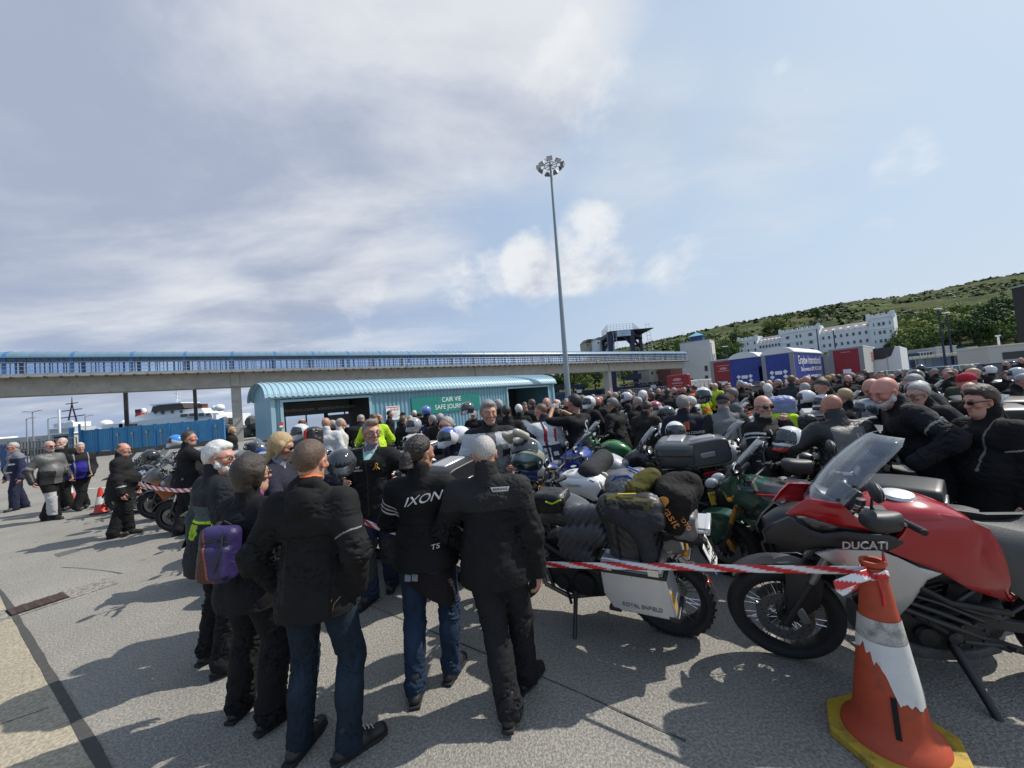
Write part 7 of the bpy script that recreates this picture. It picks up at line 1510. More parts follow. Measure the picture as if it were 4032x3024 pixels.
for (o,hair,hc,jc,pose,extra,words_,beard,fem,g) in CROWD:
 jn=cname(jc,JN);d={'helmet':lambda:cname(hc,HEN)+' helmeted',None:lambda:'bald','fringe':lambda:'balding','cap':lambda:'capped','beanie':lambda:'beanie wearing'}.get(hair,lambda:cname(hc,HN)+(' cropped' if hair=='crop' else ' haired'))()
 if beard:d='bearded '+d
 if o.get('words'):pass
 pz={'bend':' bending,','cross':' arms folded,','phone':' looking down,','turn':' turning,','stand':''}[pose]
 it.append((o,'%s person in %s jacket%s %s'%(d,jn,pz,where(o['px'],o['D'])),o['px']));o['category']='person';o['group']='riders in the crowd'
 for k in ('px','D'):del o[k]
uniq(it,'person')
for o in scn.objects:
 if 'keep' in o:del o['keep']
 # ---------------------------------------------------------------- motorcycles
paint=mat('bike_paint',rough=.25,coat=.45,objcol=True,var=.03);alu=mat('brushed_alu',(.58,.585,.59),.38,.6,var=.08,vs=9,bump=.05,bs=200);chrome=mat('chrome',(.62,.63,.64),.14,.95,var=.03);steel_d=mat('dark_steel',(.05,.052,.055),.42,.6,var=.2);gold=mat('gold_anodised',(.42,.22,.04),.35,.7);black_p=mat('satin_black',(.013,.0135,.015),.42,var=.15,vs=12);seat_m=mat('seat_vinyl',(.022,.022,.024),.62,var=.2,vs=14,bump=.25,bs=160);engine_m=mat('engine_black',(.018,.0185,.02),.5,.3,var=.35,vs=16,bump=.2,bs=50);clear=glass_thin('screen_clear',(.80,.84,.86),.07,.05,.07);smoke=glass_thin('screen_smoke',(.42,.45,.47),.10,.05,.08)
amber=mat('amber_lens',(.55,.20,.01),.25);redl=mat('red_lens',(.32,.01,.01),.2);lampg=mat('lamp_glass',(.30,.32,.34),.06,spec=.9);plate_y=mat('plate_yellow',(.62,.42,.02),.45);plate_w=mat('plate_white',(.72,.72,.70),.45);ink=mat('plate_ink',(.012,.012,.012),.6);mirror_m=mat('mirror_glass',(.75,.78,.80),.04,1.0,var=.01);rack_m=mat('rack_alu',(.42,.43,.44),.3,.8)
def wheel(o,x,r,w,spoke='cast',disc=.15,rim_m=None,M=None,knob=False,z=None):
 z=r if z is None else z;rim_m=rim_m or steel_d
 b=MB().lathe([(r-.078,-w*.36),(r-.058,-w*.49),(r-.03,-w*.46),(r-.008,-w*.28),(r,0),(r-.008,w*.28),(r-.03,w*.46),(r-.058,w*.49),(r-.078,w*.36)],44,'Y',(x,0,z))
 if knob:
  for i in range(34):
   a=i*math.tau/34
   for s_,da in ((-1,0),(1,.5)):
    t=a+da*math.tau/34;q=Matrix.Rotation(-t,3,'Y');b.box(Vector((x,s_*w*.19,z))+q@Vector((r-.004,0,0)),(.014,w*.30,.034),q@Matrix.Rotation(s_*.5,3,'X'));b.box(Vector((x,s_*w*.40,z))+q@Vector((r-.024,0,0)),(.016,w*.13,.040),q)
 wh=b.build('wheel',tyre_m,o,smooth=50);rr=r-.069;b=MB().lathe([(rr-.035,-w*.30),(rr,-w*.36),(rr+.008,-w*.30),(rr-.02,-w*.05),(rr-.02,w*.05),(rr+.008,w*.30),(rr,w*.36),(rr-.035,w*.30),(rr-.035,-w*.30)],40,'Y',(x,0,z));b.lathe([(.0,-.05),(.045,-.05),(.045,.05),(0,.05)],16,'Y',(x,0,z))
 if spoke=='cast':
  for i in range(5):
   a=i*math.tau/5
   for d in (-.16,.16):b.tube([(x+.035*math.cos(a),.015,z+.035*math.sin(a)),(x+rr*.6*math.cos(a+d*.7),0,z+rr*.6*math.sin(a+d*.7)),(x+(rr-.01)*math.cos(a+d),0,z+(rr-.01)*math.sin(a+d))],[.013,.010,.012],6)
 rimo=b.build('rim',rim_m,wh)
 if spoke=='wire':
  b=MB()
  for i in range(36):
   a=i*math.tau/36;a2=a+(.22 if i%2 else -.22);s_=(-1,1)[(i//2)%2];b.tube([(x+.04*math.cos(a2),s_*.042,z+.04*math.sin(a2)),(x+(rr-.01)*math.cos(a),s_*.02,z+(rr-.01)*math.sin(a))],.0032,4)
  b.build('spokes',chrome,wh)
 if disc:
  for s_ in (-1,1):
   b=MB().lathe([(disc*.62,s_*.058),(disc,s_*.058),(disc,s_*.064),(disc*.62,s_*.064),(disc*.62,s_*.058)],36,'Y',(x,0,z))
   for i in range(6):a=i*math.tau/6;b.tube([(x+.045*math.cos(a),s_*.056,z+.045*math.sin(a)),(x+disc*.66*math.cos(a+.2),s_*.06,z+disc*.66*math.sin(a+.2))],.007,5)
   if disc>.15:
    for i in range(30):a=i*math.tau/30;q=disc*(.72,.81,.90)[i%3];b.lathe([(0,s_*.0655),(.0055,s_*.0655)],6,'Y',(x+q*math.cos(a),0,z+q*math.sin(a)),mi=1)
   b.build('brake_disc',[mat('disc_steel',(.20,.20,.20),.35,.85),black_p],wh)
 return wh
def engine(o,s=1.0,kind='twin'):
 b=MB();b.sloft([(-.30,.42,.10,.13,4),(-.18,.40,.145,.15,4),(.05,.38,.15,.15,4),(.22,.40,.12,.12,4),(.30,.42,.08,.09,4)],10,16)
 for y in (-.15,.15):b.lathe([(0,y*1.22),(.085,y*1.2),(.10,y*1.02),(.10,y*.8)],18,'Y',(-.08,0,.40));b.lathe([(0,y*1.18),(.055,y*1.16),(.065,y)],14,'Y',(.12,0,.37))
 for y in (-.12,.12):
  for k in range(5):b.lathe([(0,y*1.27),(.006,y*1.27),(.006,y*1.1)],6,'Y',(-.08+.085*math.cos(k*1.25),0,.40+.085*math.sin(k*1.25)))
 b.box((.14,0,.62),(.20,.22,.26),(0,R(18),0)).box((-.10,0,.60),(.18,.20,.22),(0,R(-12),0))
 for k in range(6):b.box((.14,0,.54+.035*k),(.235,.25,.010),(0,R(18),0))
 e=b.build('engine',engine_m,o,bevel=.008)
 MB().tube([(.24,.06,.56),(.36,.07,.46),(.33,.08,.27),(.10,.09,.20),(-.20,-.05,.20),(-.40,-.14,.28)],.021,8).tube([(.24,-.06,.56),(.36,-.07,.46),(.33,-.08,.27),(.10,-.09,.20),(-.25,-.12,.22),(-.40,-.14,.28)],.021,8).build('exhaust_header',mat('burnt_steel',(.16,.13,.11),.35,.8,var=.25),o)
 b=MB()
 for y in (-.11,.11):b.tube([(.40,y*.3,.92),(.25,y*1.3,.70),(.0,y*1.5,.58),(-.22,y*1.4,.50)],.020,8).tube([(.0,y*1.4,.58),(-.30,y*1.1,.80),(-.75,y,.86)],.014,6).tube([(-.22,y*1.4,.48),(-.75,y*.9,.84)],.013,6).tube([(.38,y*.4,.80),(.28,y,.45),(.24,y,.28)],.016,6)
 b.build('frame',steel_d,o);return e
def swingarm(o,rx=-.72,rz=.32):
 MB().box(((rx-.15)/2,.11,(rz+.44)/2),(abs(rx+.15)+.1,.035,.065),(0,math.atan2(.44-rz,-.15-rx)*-1,0)).box(((rx-.15)/2,-.11,(rz+.44)/2),(abs(rx+.15)+.1,.035,.065),(0,math.atan2(.44-rz,-.15-rx)*-1,0)).tube([(rx,-.13,rz),(rx,.13,rz)],.018,8).tube([(-.34,0,.50),(-.45,0,.78)],.035,8).build('swingarm',steel_d,o,bevel=.006)
def stand_(o,x=-.02,reach=.42):
 MB().tube([(x+.04,.13,.30),(x,reach-.02,.02)],[.016,.012],8).box((x-.01,reach,.008),(.09,.05,.016)).build('kickstand',black_p,o)
def fork(o,x=.72,r=.32,top=(.44,1.0),up=None,low=None,sep=.10):
 for y in (-sep,sep):
  a,t=Vector((x,y,r)),Vector((top[0],y,top[1]));b=MB().tube([a,a.lerp(t,.45)],[.027,.030],10).box(a+Vector((.0,0,.02)),(.05,.03,.08));f_=b.build('fork_leg',low or steel_d,o);MB().tube([a.lerp(t,.42),t],.024,10).build('fork_tube',up or chrome,f_);MB().box(a.lerp(t,.12)+Vector((-.05,0,.0)),(.05,.05,.11),(0,R(25),0)).build('brake_caliper',up or steel_d,f_,bevel=.008)
 MB().box((top[0],0,top[1]-.02),(.06,sep*2.5,.035)).box((top[0]+.06,0,top[1]-.20),(.06,sep*2.5,.035)).build('triple_clamp',steel_d,o,bevel=.006)
def bars(o,c=(.36,1.05),w=.39,sweep=.10,rise=.05,mirror=.18,metal=None,rot=0.0,mshape='round',lever=True):
 h=empty('handlebar_set',parent=o);h.location=(c[0],0,c[1]);h.rotation_euler=(0,0,rot);m=metal or black_p
 MB().tube([(-sweep-.02,-w,rise),(-.03,-w*.55,rise),(.02,-w*.22,0),(.02,w*.22,0),(-.03,w*.55,rise),(-sweep-.02,w,rise)],.0135,8).box((.02,0,-.01),(.07,.14,.05)).build('handlebar',m,h,bevel=.005)
 for s_ in (-1,1):MB().tube([(-sweep*.55-.02,s_*w*.70,rise),(-sweep-.025,s_*(w+.012),rise)],.0185,10).lathe([(.0,s_*(w+.03)),(.016,s_*(w+.03)),(.018,s_*(w+.005))],10,'Y',(-sweep-.025,0,rise)).build('grip',mat('grip_rubber',(.016,.016,.017),.8,bump=.3,bs=200),h)
 b=MB()
 for s_ in (-1,1):
  b.box((-.045,s_*w*.60,rise+.005),(.05,.06,.05)).tube([(-.0,s_*w*.62,rise-.005),(.03,s_*w*.78,rise-.01),(-.02,s_*w*1.02,rise-.01)],.008,6)
  b.lathe([(0,.0),(.022,.0),(.022,.035),(.0,.037)],12,'Z',(.02,s_*w*.50,rise+.02));b.tube([(.01,s_*w*.5,rise+.01),(.05,s_*w*.35,rise-.08),(.06,s_*.06,-.22)],.006,5)
 b.build('levers',steel_d,h)
 for s_ in (-1,1):
  mo=MB().tube([(-.01,s_*w*.62,rise+.01),(.0,s_*w*.72,rise+mirror*.6),(-.01,s_*w*.86,rise+mirror)],.007,6);r_=(.014,.062,.052) if mshape=='round' else (.02,.085,.05)
  mo.ell((.012,s_*w*.90,rise+mirror),r_,16,10);mo=mo.build('mirror',black_p,h);MB().ell((-.0035,s_*w*.90,rise+mirror),(r_[0]*.4,r_[1]*.88,r_[2]*.86),16,8).build('mirror_glass',mirror_m,mo)
 return h
def screen(o,base,top,wb,wm_,wt,m,bow=.07,curve=.05,name='windscreen'):
 """curved windscreen from base (x, z) to top (x, z)"""
 n,k=10,10;vs=[]
 for i in range(n+1):
  t=i/n;w=(1-t)**2*wb+2*t*(1-t)*wm_+t*t*wt;w*=1 if t<.85 else math.sqrt(max(.05,1-((t-.85)/.16)**2))*.5+.5
  x0=base[0]+(top[0]-base[0])*t+curve*math.sin(math.pi*t);z0=base[1]+(top[1]-base[1])*t
  for j in range(k+1):u=j/k*2-1;vs.append((x0-bow*u*u,u*w,z0-.012*u*u*(1 if t>.9 else 0)))
 fs=[(i*(k+1)+j,i*(k+1)+j+1,(i+1)*(k+1)+j+1,(i+1)*(k+1)+j) for i in range(n) for j in range(k)]
 s_=MB().add(vs,fs).build(name,m,o,smooth=180);md=s_.modifiers.new('thick','SOLIDIFY');md.thickness=.004;return s_
def number_plate(o,x,z,rows,m,tilt=-18,w=.20,h=.15,rot=0):
 p=empty('number_plate',parent=o);p.location=(x,0,z);p.rotation_euler=(0,R(tilt),0);MB().box((0,0,0),(.006,w,h)).build('plate',m,p,bevel=.003)
 for i,s_ in enumerate(rows):text('lettering',s_,h*.42,ink,p,(-.005,0,h*(.22-.44*i)),(R(90),0,R(-90)),.0012,sx=.9)
 return p
def alu_case(o,c,d,name,side=None,m=None,lid=True,letters=None):
 """aluminium case with bevelled top, corner guards, latches"""
 x,y,z=c;L_,W,H=d;e=empty(name,parent=o);e.location=c
 pf=[(-L_/2,-H/2),(L_/2,-H/2),(L_/2,H*.22),(L_/2,H*.25),(-L_/2,H*.25)]
 MB().box((0,0,-H*.12),(L_,W,H*.76)).build('case_body',m or alu,e,bevel=.012)
 MB().add([(-L_/2,-W/2,H*.27),(L_/2,-W/2,H*.27),(L_/2,W/2,H*.27),(-L_/2,W/2,H*.27),(-L_/2+.03,-W/2+.035,H*.5),(L_/2-.03,-W/2+.035,H*.5),(L_/2-.03,W/2-.035,H*.5),(-L_/2+.03,W/2-.035,H*.5)],[(0,1,5,4),(1,2,6,5),(2,3,7,6),(3,0,4,7),(4,5,6,7),(3,2,1,0)]).build('case_lid',m or alu,e,bevel=.008)
 b=MB().box((0,0,H*.26),(L_+.008,W+.008,.022))
 for sx in (-1,1):
  for sy in (-1,1):
   for sz in (-.48,.22):b.box((sx*L_/2,sy*W/2,H*sz),(.05,.05,.05))
 b.build('corner_guard',black_p,e,bevel=.006);b=MB()
 for sx in (-.28,.28):
  b.box((sx*L_,W/2+.008,H*.25),(.05,.018,.07)).box((sx*L_,-W/2-.008,H*.25),(.05,.018,.07))
 for k in range(5):
  for sy in (-1,1):b.lathe([(0,sy*(W/2+.006)),(.006,sy*(W/2+.005)),(.007,sy*W/2)],6,'Y',((k/4-.5)*L_*.86,0,-H*.42))
 b.build('latch',rack_m,e);return e
def hard_case(o,c,d,name,m,trim=None,tilt=0.0):
 x,y,z=c;L_,W,H=d;e=empty(name,parent=o);e.location=c;e.rotation_euler=(R(tilt),0,0)
 MB().sloft([(-L_*.5,.0,W*.40,H*.38,5),(-L_*.46,.0,W*.47,H*.46,5),(0,.0,W*.5,H*.5,5),(L_*.40,.0,W*.48,H*.47,5),(L_*.5,.0,W*.38,H*.36,5)],14,28).build('case_shell',m,e,smooth=50)
 MB().sloft([(-L_*.47,.01,W*.485,.014,5),(0,.01,W*.515,.014,5),(L_*.43,.01,W*.495,.014,5)],8,28).build('case_seam',black_p,e);
 if trim:MB().box((0,0,H*.46),(L_*.45,W*.55,.05)).build('lid_plate',trim,e,bevel=.02)
 MB().box((-L_*.49,0,-.02),(.03,.16,.06)).build('latch',rack_m,e,bevel=.006);return e
def base_bike(label,spec):
 """a complete motorcycle: origin on the ground midway between the axles, x forward, y left"""
 o=empty('motorcycle',(0,0,0),0);k=spec['kind'];P=paint;wr=.31
 wheel(o,.72,wr,.12,spec.get('spoke','cast'),.15,spec.get('rim'));wheel(o,-.72,wr,.18,spec.get('spoke','cast'),.11,spec.get('rim'));engine(o);swingarm(o);stand_(o)
 fork(o,.72,wr,(.44,.98),spec.get('fork'),None)
 MB().sloft([(-.20,.86,.13,.05,2.6),(-.35,.825,.15,.05,2.8),(-.55,.87,.13,.05,2.8),(-.85,.93,.10,.045,2.8),(-.95,.93,.07,.03,2.5)] if k!='sport' else [(-.20,.82,.12,.05,2.6),(-.38,.80,.14,.045,2.8),(-.55,.88,.11,.05,2.6),(-.82,.95,.08,.04,2.6)],14,18).build('seat',seat_m,o,smooth=60)
 tz=spec.get('tank_z',.93)
 MB().sloft([(.36,tz-.01,.09,.07,2.4),(.27,tz+.02,.15,.11,2.6),(.10,tz+.04,.165,.13,2.8),(-.08,tz-.01,.15,.12,2.8),(-.20,tz-.06,.10,.07,2.4)],16,22).build('tank',P,o,smooth=60).color=(*spec.get('col',(.5,.5,.5)),1)
 MB().lathe([(0,.0),(.034,0),(.036,-.012)],16,'Z',(.14,0,tz+.175)).build('filler_cap',chrome,o)
 MB().sloft([(-.25,.78,.14,.10,3),(-.6,.83,.13,.085,3),(-.95,.90,.07,.045,2.6)],10,16).build('tail',P if k in ('sport','naked') else black_p,o).color=(*spec.get('col',(.5,.5,.5)),1)
 MB().box((-.97,0,.88),(.04,.16,.05)).build('tail_light',redl,o,bevel=.012);MB().box((-.95,0,.62),(.02,.16,.35),(0,R(25),0)).build('plate_hanger',black_p,o)
 number_plate(o,-1.03,.60,spec.get('plate',('MN 47','RTE')),plate_y if spec.get('yellow',1) else plate_w,22)
 b=MB()
 for s_ in (-1,1):b.tube([(-.88,s_*.06,.80),(-.90,s_*.17,.79)],.008,6).ell((-.90,s_*.19,.79),(.025,.03,.022),10,6)
 for s_ in (-1,1):b.tube([(.50,s_*.10,.92),(.52,s_*.2,.90)],.008,6).ell((.52,s_*.215,.90),(.025,.03,.022),10,6)
 b.build('indicator',amber,o)
 MB().prism([(.60+.36*math.cos(a),.31+.37*math.sin(a)) for a in ()] or [(.72+.345*math.cos(R(t)),wr+.345*math.sin(R(t))) for t in range(20,150,10)]+[(.72+.325*math.cos(R(t)),wr+.325*math.sin(R(t))) for t in range(140,10,-10)],.135,'Y',-.0675).build('mudguard',P if k!='classic' else chrome,o,bevel=.006).color=(*spec.get('col',(.5,.5,.5)),1)
 MB().sloft([(-.98,.42,.055,.055,2.5),(-.9,.42,.062,.062,2.5),(-.5,.34,.058,.06,2.5),(-.42,.31,.03,.03,2)],8,14,M=Matrix.Translation((0,-.19,0))).build('silencer',spec.get('can',steel_d),o)
 if k in ('adv','tour','sport'):
  nz={'adv':.98,'tour':.98,'sport':.90}[k];wf={'adv':.17,'tour':.25,'sport':.19}[k]
  MB().sloft([(.86 if k!='sport' else.90,nz-.06,.04,.04,2.2),(.74,nz-.02,wf*.62,.13,2.5),(.58,nz,wf*.95,.19,2.6),(.44,nz+.01,wf,.18,2.8),(.34,nz-.03,wf*.9,.12,2.6)],16,22).build('fairing',P,o,smooth=60).color=(*spec.get('col',(.5,.5,.5)),1)
  for s_ in (-1,1):MB().ell((.735,s_*wf*.42,nz-.0),(.07,wf*.34,.05),16,10,(0,R(25),s_*R(-25))).build('headlight',lampg,o)
  yf=lambda x,z:s_*(wf*.82+.04*math.sin((x+.1)*4))
  for s_ in (-1,1):
   pl={'adv':[(.62,.96),(.30,.98),(.06,.86),(.18,.70),(.40,.62),(.54,.76)],'tour':[(.66,.98),(.34,1.0),(.0,.86),(-.10,.60),(.12,.40),(.42,.42),(.58,.70)],'sport':[(.68,.92),(.36,.94),(.02,.80),(-.18,.52),(-.10,.26),(.30,.24),(.50,.45),(.60,.72)]}[k]
   MB().panel(pl,yf,.012,3).build('side_fairing',P if spec.get('side',1) else black_p,o,smooth=60).color=(*spec.get('col2',spec.get('col',(.5,.5,.5))),1)
  if k=='adv':MB().sloft([(1.02,.84,.02,.012,2.5),(.9,.87,.055,.03,2.5),(.70,.90,.08,.04,2.6)],8,14).build('beak',P,o).color=(*spec.get('col',(.5,.5,.5)),1)
  screen(o,(.62,nz+.15),{'adv':(.36,1.46),'tour':(.30,1.44),'sport':(.42,1.20)}[k],wf*.75,wf*1.05,wf*.62,spec.get('screen',clear),.09,.03)
  MB().box((.46,0,nz+.14),(.05,.20,.11),(0,R(-30),0)).build('dashboard',black_p,o,bevel=.02)
 else:
  MB().lathe([(0,-.09),(.06,-.085),(.088,-.03),(.092,.03),(.086,.045)],22,'X',(.56,0,.93)).build('headlamp_shell',chrome if k=='classic' else black_p,o);MB().ell((.60,0,.93),(.03,.082,.082),18,10).build('headlight',lampg,o)
  b=MB()
  for s_ in ((-.055,.055) if k=='classic' else (0,)):b.lathe([(0,.0),(.04,0),(.042,-.05)],16,'Z',(.42,s_,1.08))
  b.build('dials',black_p,o)
 bars(o,(.36,1.04) if k!='sport' else (.40,.96),.40 if k!='sport' else.32,.12,.05 if k!='sport' else -.02,.17,mshape='round' if k in ('naked','classic') else 'wide')
 cm=spec.get('case')
 if cm=='alu':
  for s_ in (-1,1):alu_case(o,(-.66,s_*.34,.66),(.44,.22,.36),'pannier')
  alu_case(o,(-.86,0,1.16),(.40,.42,.32),'top_box')
 elif cm=='hard':
  for s_ in (-1,1):hard_case(o,(-.64,s_*.33,.66),(.56,.24,.40),'pannier',spec.get('casem',black_p))
  hard_case(o,(-.86,0,1.14),(.46,.54,.32),'top_box',spec.get('casem',black_p),spec.get('trim'))
 elif cm=='top':hard_case(o,(-.86,0,1.12),(.44,.46,.32),'top_box',spec.get('casem',black_p),spec.get('trim'))
 elif cm=='roll':
  S_=SDF();S_.cap((-.70,-.26,1.06),(-.70,.26,1.06),.13,None,.03);S_.disp=folds(.007,1.0,8);V,F=S_.mesh(.014);bg_=link('seat_bag',np_mesh('seat_bag',V,F,cloth,None,1),o);bg_.color=(.03,.031,.034,1)
 if cm:MB().box((-.80,0,.965),(.34,.22,.02)).tube([(-.60,.12,.92),(-.95,.12,.96),(-.95,-.12,.96),(-.60,-.12,.92)],.01,6).build('rack',rack_m,o)
 return o
def fairing_tint(o,col):
 for c in tree(o):
  if c.type=='MESH' and c.data.materials and c.data.materials[0]==paint:c.color=(*col,1)
LEAN=R(-8)
def place(o,pos,a,lean=LEAN):o.location=(pos[0],pos[1],0);o.rotation_euler=(lean,0,R(180-a))
# ---- red adventure motorcycle in the right foreground
rb=empty('motorcycle',label='red and black adventure motorcycle with silver side panel, nearest at right',cat='motorcycle')
REDP=(.33,.004,.010)
def red(o):o.color=(*REDP,1);return o
fw_=wheel(rb,.80,.34,.11,'wire',.165,black_p);wheel(rb,-.80,.34,.17,'wire',.12,black_p)
fork(rb,.80,.34,(.50,1.04),mat('fork_grey',(.22,.225,.23),.35,.7),black_p,.115);engine(rb);swingarm(rb,-.80,.34);stand_(rb,-.05,.44)
for s_ in (-1,1):
 ym=lambda x,z:s_*(.075+.125*min(1,max(0,(.90-x)/.55))**.6)
 red(MB().panel([(.83,1.13),(.78,1.19),(.72,1.24),(.56,1.215),(.50,1.135),(.34,1.04),(.46,1.058),(.56,1.07),(.66,1.10),(.75,1.125)],ym,.014,4).build('nose_fairing',paint,rb,smooth=60))
 MB().panel([(.775,1.112),(.71,1.115),(.57,1.066),(.60,1.04),(.66,1.035),(.72,1.055)],lambda x,z:ym(x,z)*.98,.03,2).build('headlight',mat('dark_headlamp',(.035,.037,.04),.06,spec=.9),rb,smooth=60)
 yb=lambda x,z:s_*(.06+.155*min(1,max(0,(.96-x)/.5))**.7)
 sf=MB().panel([(.95,.99),(.91,1.05),(.82,1.115),(.72,1.045),(.66,1.028),(.56,1.055),(.357,1.040),(.25,.997),(.36,.94),(.46,.945),(.666,.935),(.752,.905),(.935,.925)],yb,.02,4).build('side_fairing',black_p,rb,smooth=50)
 if s_==1:text('lettering','DUCATI',.062,mat('silver_letter',(.45,.45,.46),.4,.4),sf,(.49,.224,.992),(R(90),0,R(180-2)),.002,sx=1.0,off=.0012)
 MB().panel([(.72,.92),(.61,.95),(.41,.953),(.31,.905),(.21,.845),(.10,.808),(.17,.765),(.24,.63),(.315,.493),(.40,.50),(.47,.64),(.542,.785)],lambda x,z:s_*(.225-.10*max(0,x-.45)-.12*max(0,.62-z)),.014,4).build('side_panel',mat('silver_paint',(.46,.465,.47),.32,.55,var=.04,coat=.4),rb,smooth=50)
 red(MB().panel([(.367,.945),(.268,1.028),(.235,1.12),(.10,1.15),(-.03,1.12),(-.13,1.06),(-.07,.97),(-.085,.877),(-.19,.74),(-.33,.60),(-.30,.575),(-.059,.690),(.098,.812)],lambda x,z:s_*(.222-(1.0 if z>.95 else.45)*(z-.95)**2-.10*max(0,-.12-x)-.5*max(0,x-.2)**2),.02,4).build('tank_side',paint,rb,smooth=60))
 MB().panel([(-.15,1.05),(-.075,.965),(-.09,.875),(-.20,.735),(-.34,.60),(-.75,.70),(-.75,1.0),(-.35,1.0)],lambda x,z:s_*(.185-.5*max(0,z-.9)-.03*max(0,-x-.3)),.03,3).build('seat_side',mat('grey_seat',(.055,.056,.058),.6,var=.12,bump=.25,bs=150),rb,smooth=60)
 MB().tube([(.52,s_*.20,.90),(.40,s_*.23,.74)],.004,5).build('vent_slot',black_p,rb)
red(MB().sloft([(.40,1.06,.12,.05,2.4),(.30,1.09,.165,.075,2.6),(.14,1.10,.19,.09,2.7),(-.02,1.06,.17,.085,2.6),(-.13,1.02,.11,.055,2.4)],18,24).build('tank',paint,rb,smooth=70))
MB().lathe([(0,.012),(.05,.012),(.075,.006),(.085,-.012)],24,'Z',(.18,0,1.195)).build('filler_cap',alu,rb)
MB().sloft([(.92,1.0,.05,.06,2.4),(.80,1.04,.085,.09,2.6),(.62,1.02,.13,.12,2.8),(.40,.98,.15,.11,3),(.10,.80,.13,.16,3),(-.2,.78,.11,.12,3)],16,18).build('inner_cowl',black_p,rb)
MB().sloft([(-.06,.98,.11,.055,2.6),(-.18,.93,.14,.055,2.8),(-.45,.91,.15,.055,2.8),(-.62,.98,.14,.06,2.8),(-1.0,1.02,.11,.05,2.6)],16,18).build('seat',mat('grey_seat',(.055,.056,.058),.6,var=.12,bump=.25,bs=150),rb,smooth=60)
MB().sloft([(-.3,.86,.13,.09,3),(-.8,.92,.11,.07,3),(-1.05,.98,.06,.04,3)],8,14).build('tail',black_p,rb)
screen(rb,(.68,1.17),(.305,1.585),.15,.20,.13,glass_thin('screen_clear_near',(.84,.88,.90),.07,.03,.05),.10,.035);b=MB()
for s_ in (-1,1):
 for x,z in ((.60,1.24),(.52,1.32)):b.lathe([(0,s_*.155),(.010,s_*.155),(.011,s_*.145)],8,'Y',(x-.02,0,z))
b.build('screen_bolt',black_p,rb)
MB().box((.46,0,1.20),(.03,.20,.13),(0,R(-35),0)).build('dashboard',black_p,rb,bevel=.012)
MB().panel([(.60,1.19),(.50,1.135),(.36,1.05),(.34,1.03),(.44,1.02),(.55,1.08)],lambda x,z:.155,.03,2).panel([(.60,1.19),(.50,1.135),(.36,1.05),(.34,1.03),(.44,1.02),(.55,1.08)],lambda x,z:-.155,.03,2).build('cockpit_trim',plast,rb)
hb=bars(rb,(.42,1.17),.42,.13,.04,.17,chrome,-R(15),'wide')
for c in hb.children:
 if c.name.startswith('handlebar'):c.data.materials[0]=alu
for s_ in (-1,1):MB().sloft([(-.06,0,.03,.045,3),(-.02,0,.05,.05,3),(.08,.01,.06,.05,3),(.12,.02,.03,.03,2.5)],8,14,M=Matrix.Translation((.50,s_*.40,1.235))@Matrix.Rotation(s_*R(8),4,'Z')).build('hand_guard',plast,rb,smooth=50)
MB().prism([(.80+.385*math.cos(R(t)),.34+.385*math.sin(R(t))) for t in range(38,140,8)]+[(.80+.365*math.cos(R(t)),.34+.365*math.sin(R(t))) for t in range(134,30,-8)],.15,'Y',-.075).build('mudguard',black_p,rb,bevel=.008)
for s_ in (-1,1):MB().panel([(.80,.70),(.70,.72),(.60,.68),(.62,.50),(.74,.36),(.80,.36),(.78,.52)],lambda x,z:s_*.135,.012,2).build('fork_guard',black_p,rb)
for s_ in (-1,1):MB().tube([(.82,s_*.10,.34),(.84,s_*.13,.42),(.80,s_*.13,.56),(.82,s_*.12,.62)],.006,6).build('brake_hose',black_p,rb)
b=MB()
for k in range(5):b.tube([(.20-.12*k,.17,.52-.05*k),(.02-.14*k,.18,.40-.04*k)],.022,8)
b.tube([(.30,.2,.78),(.05,.2,.62),(-.25,.19,.55)],.018,8).lathe([(0,.21),(.07,.205),(.085,.17)],20,'Y',(-.05,0,.42)).lathe([(0,.20),(.03,.2),(.035,.17)],14,'Y',(.12,0,.50))
b.build('engine_cover',engine_m,rb,bevel=.003)
MB().tube([(-.01,.15,.32),(-.05,.42,.02)],[.024,.019],10).build('kickstand_leg',black_p,rb)
MB().sloft([(.40,.36,.10,.10,3),(.30,.26,.13,.07,3.5),(-.05,.22,.14,.05,3.5),(-.28,.26,.12,.05,3)],10,16).build('skid_plate',mat('skid_grey',(.10,.102,.105),.5,.4,var=.3,vs=20),rb)
b=MB()
for k in range(3):b.tube([(.34,.19-.01*k,.70-.05*k),(.10,.205,.62-.06*k),(-.12,.19,.50-.05*k)],.010+.004*k,8)
b.tube([(-.02,.20,.38),(-.22,.20,.36),(-.24,.24,.36)],.014,8).lathe([(.0,.215),(.035,.21),(.04,.18)],18,'Y',(.02,0,.40))
for k in range(7):b.lathe([(0,.214),(.008,.213),(.009,.19)],8,'Y',(-.05+.075*math.cos(k*.9),0,.42+.075*math.sin(k*.9)))
b.build('engine_fittings',steel_d,rb)
STEER=-R(17);PV=Vector((.56,0,0))
for c in rb.children:
 if c.name.split('.')[0] in ('fork_leg','triple_clamp','mudguard','fork_guard','brake_hose') or c==fw_:
  q=Matrix.Rotation(STEER,3,'Z');c.rotation_euler=(0,0,STEER);c.location=PV-q@PV
rb.location=(2.50,2.55,0);rb.rotation_euler=(R(-10),0,R(180-11))
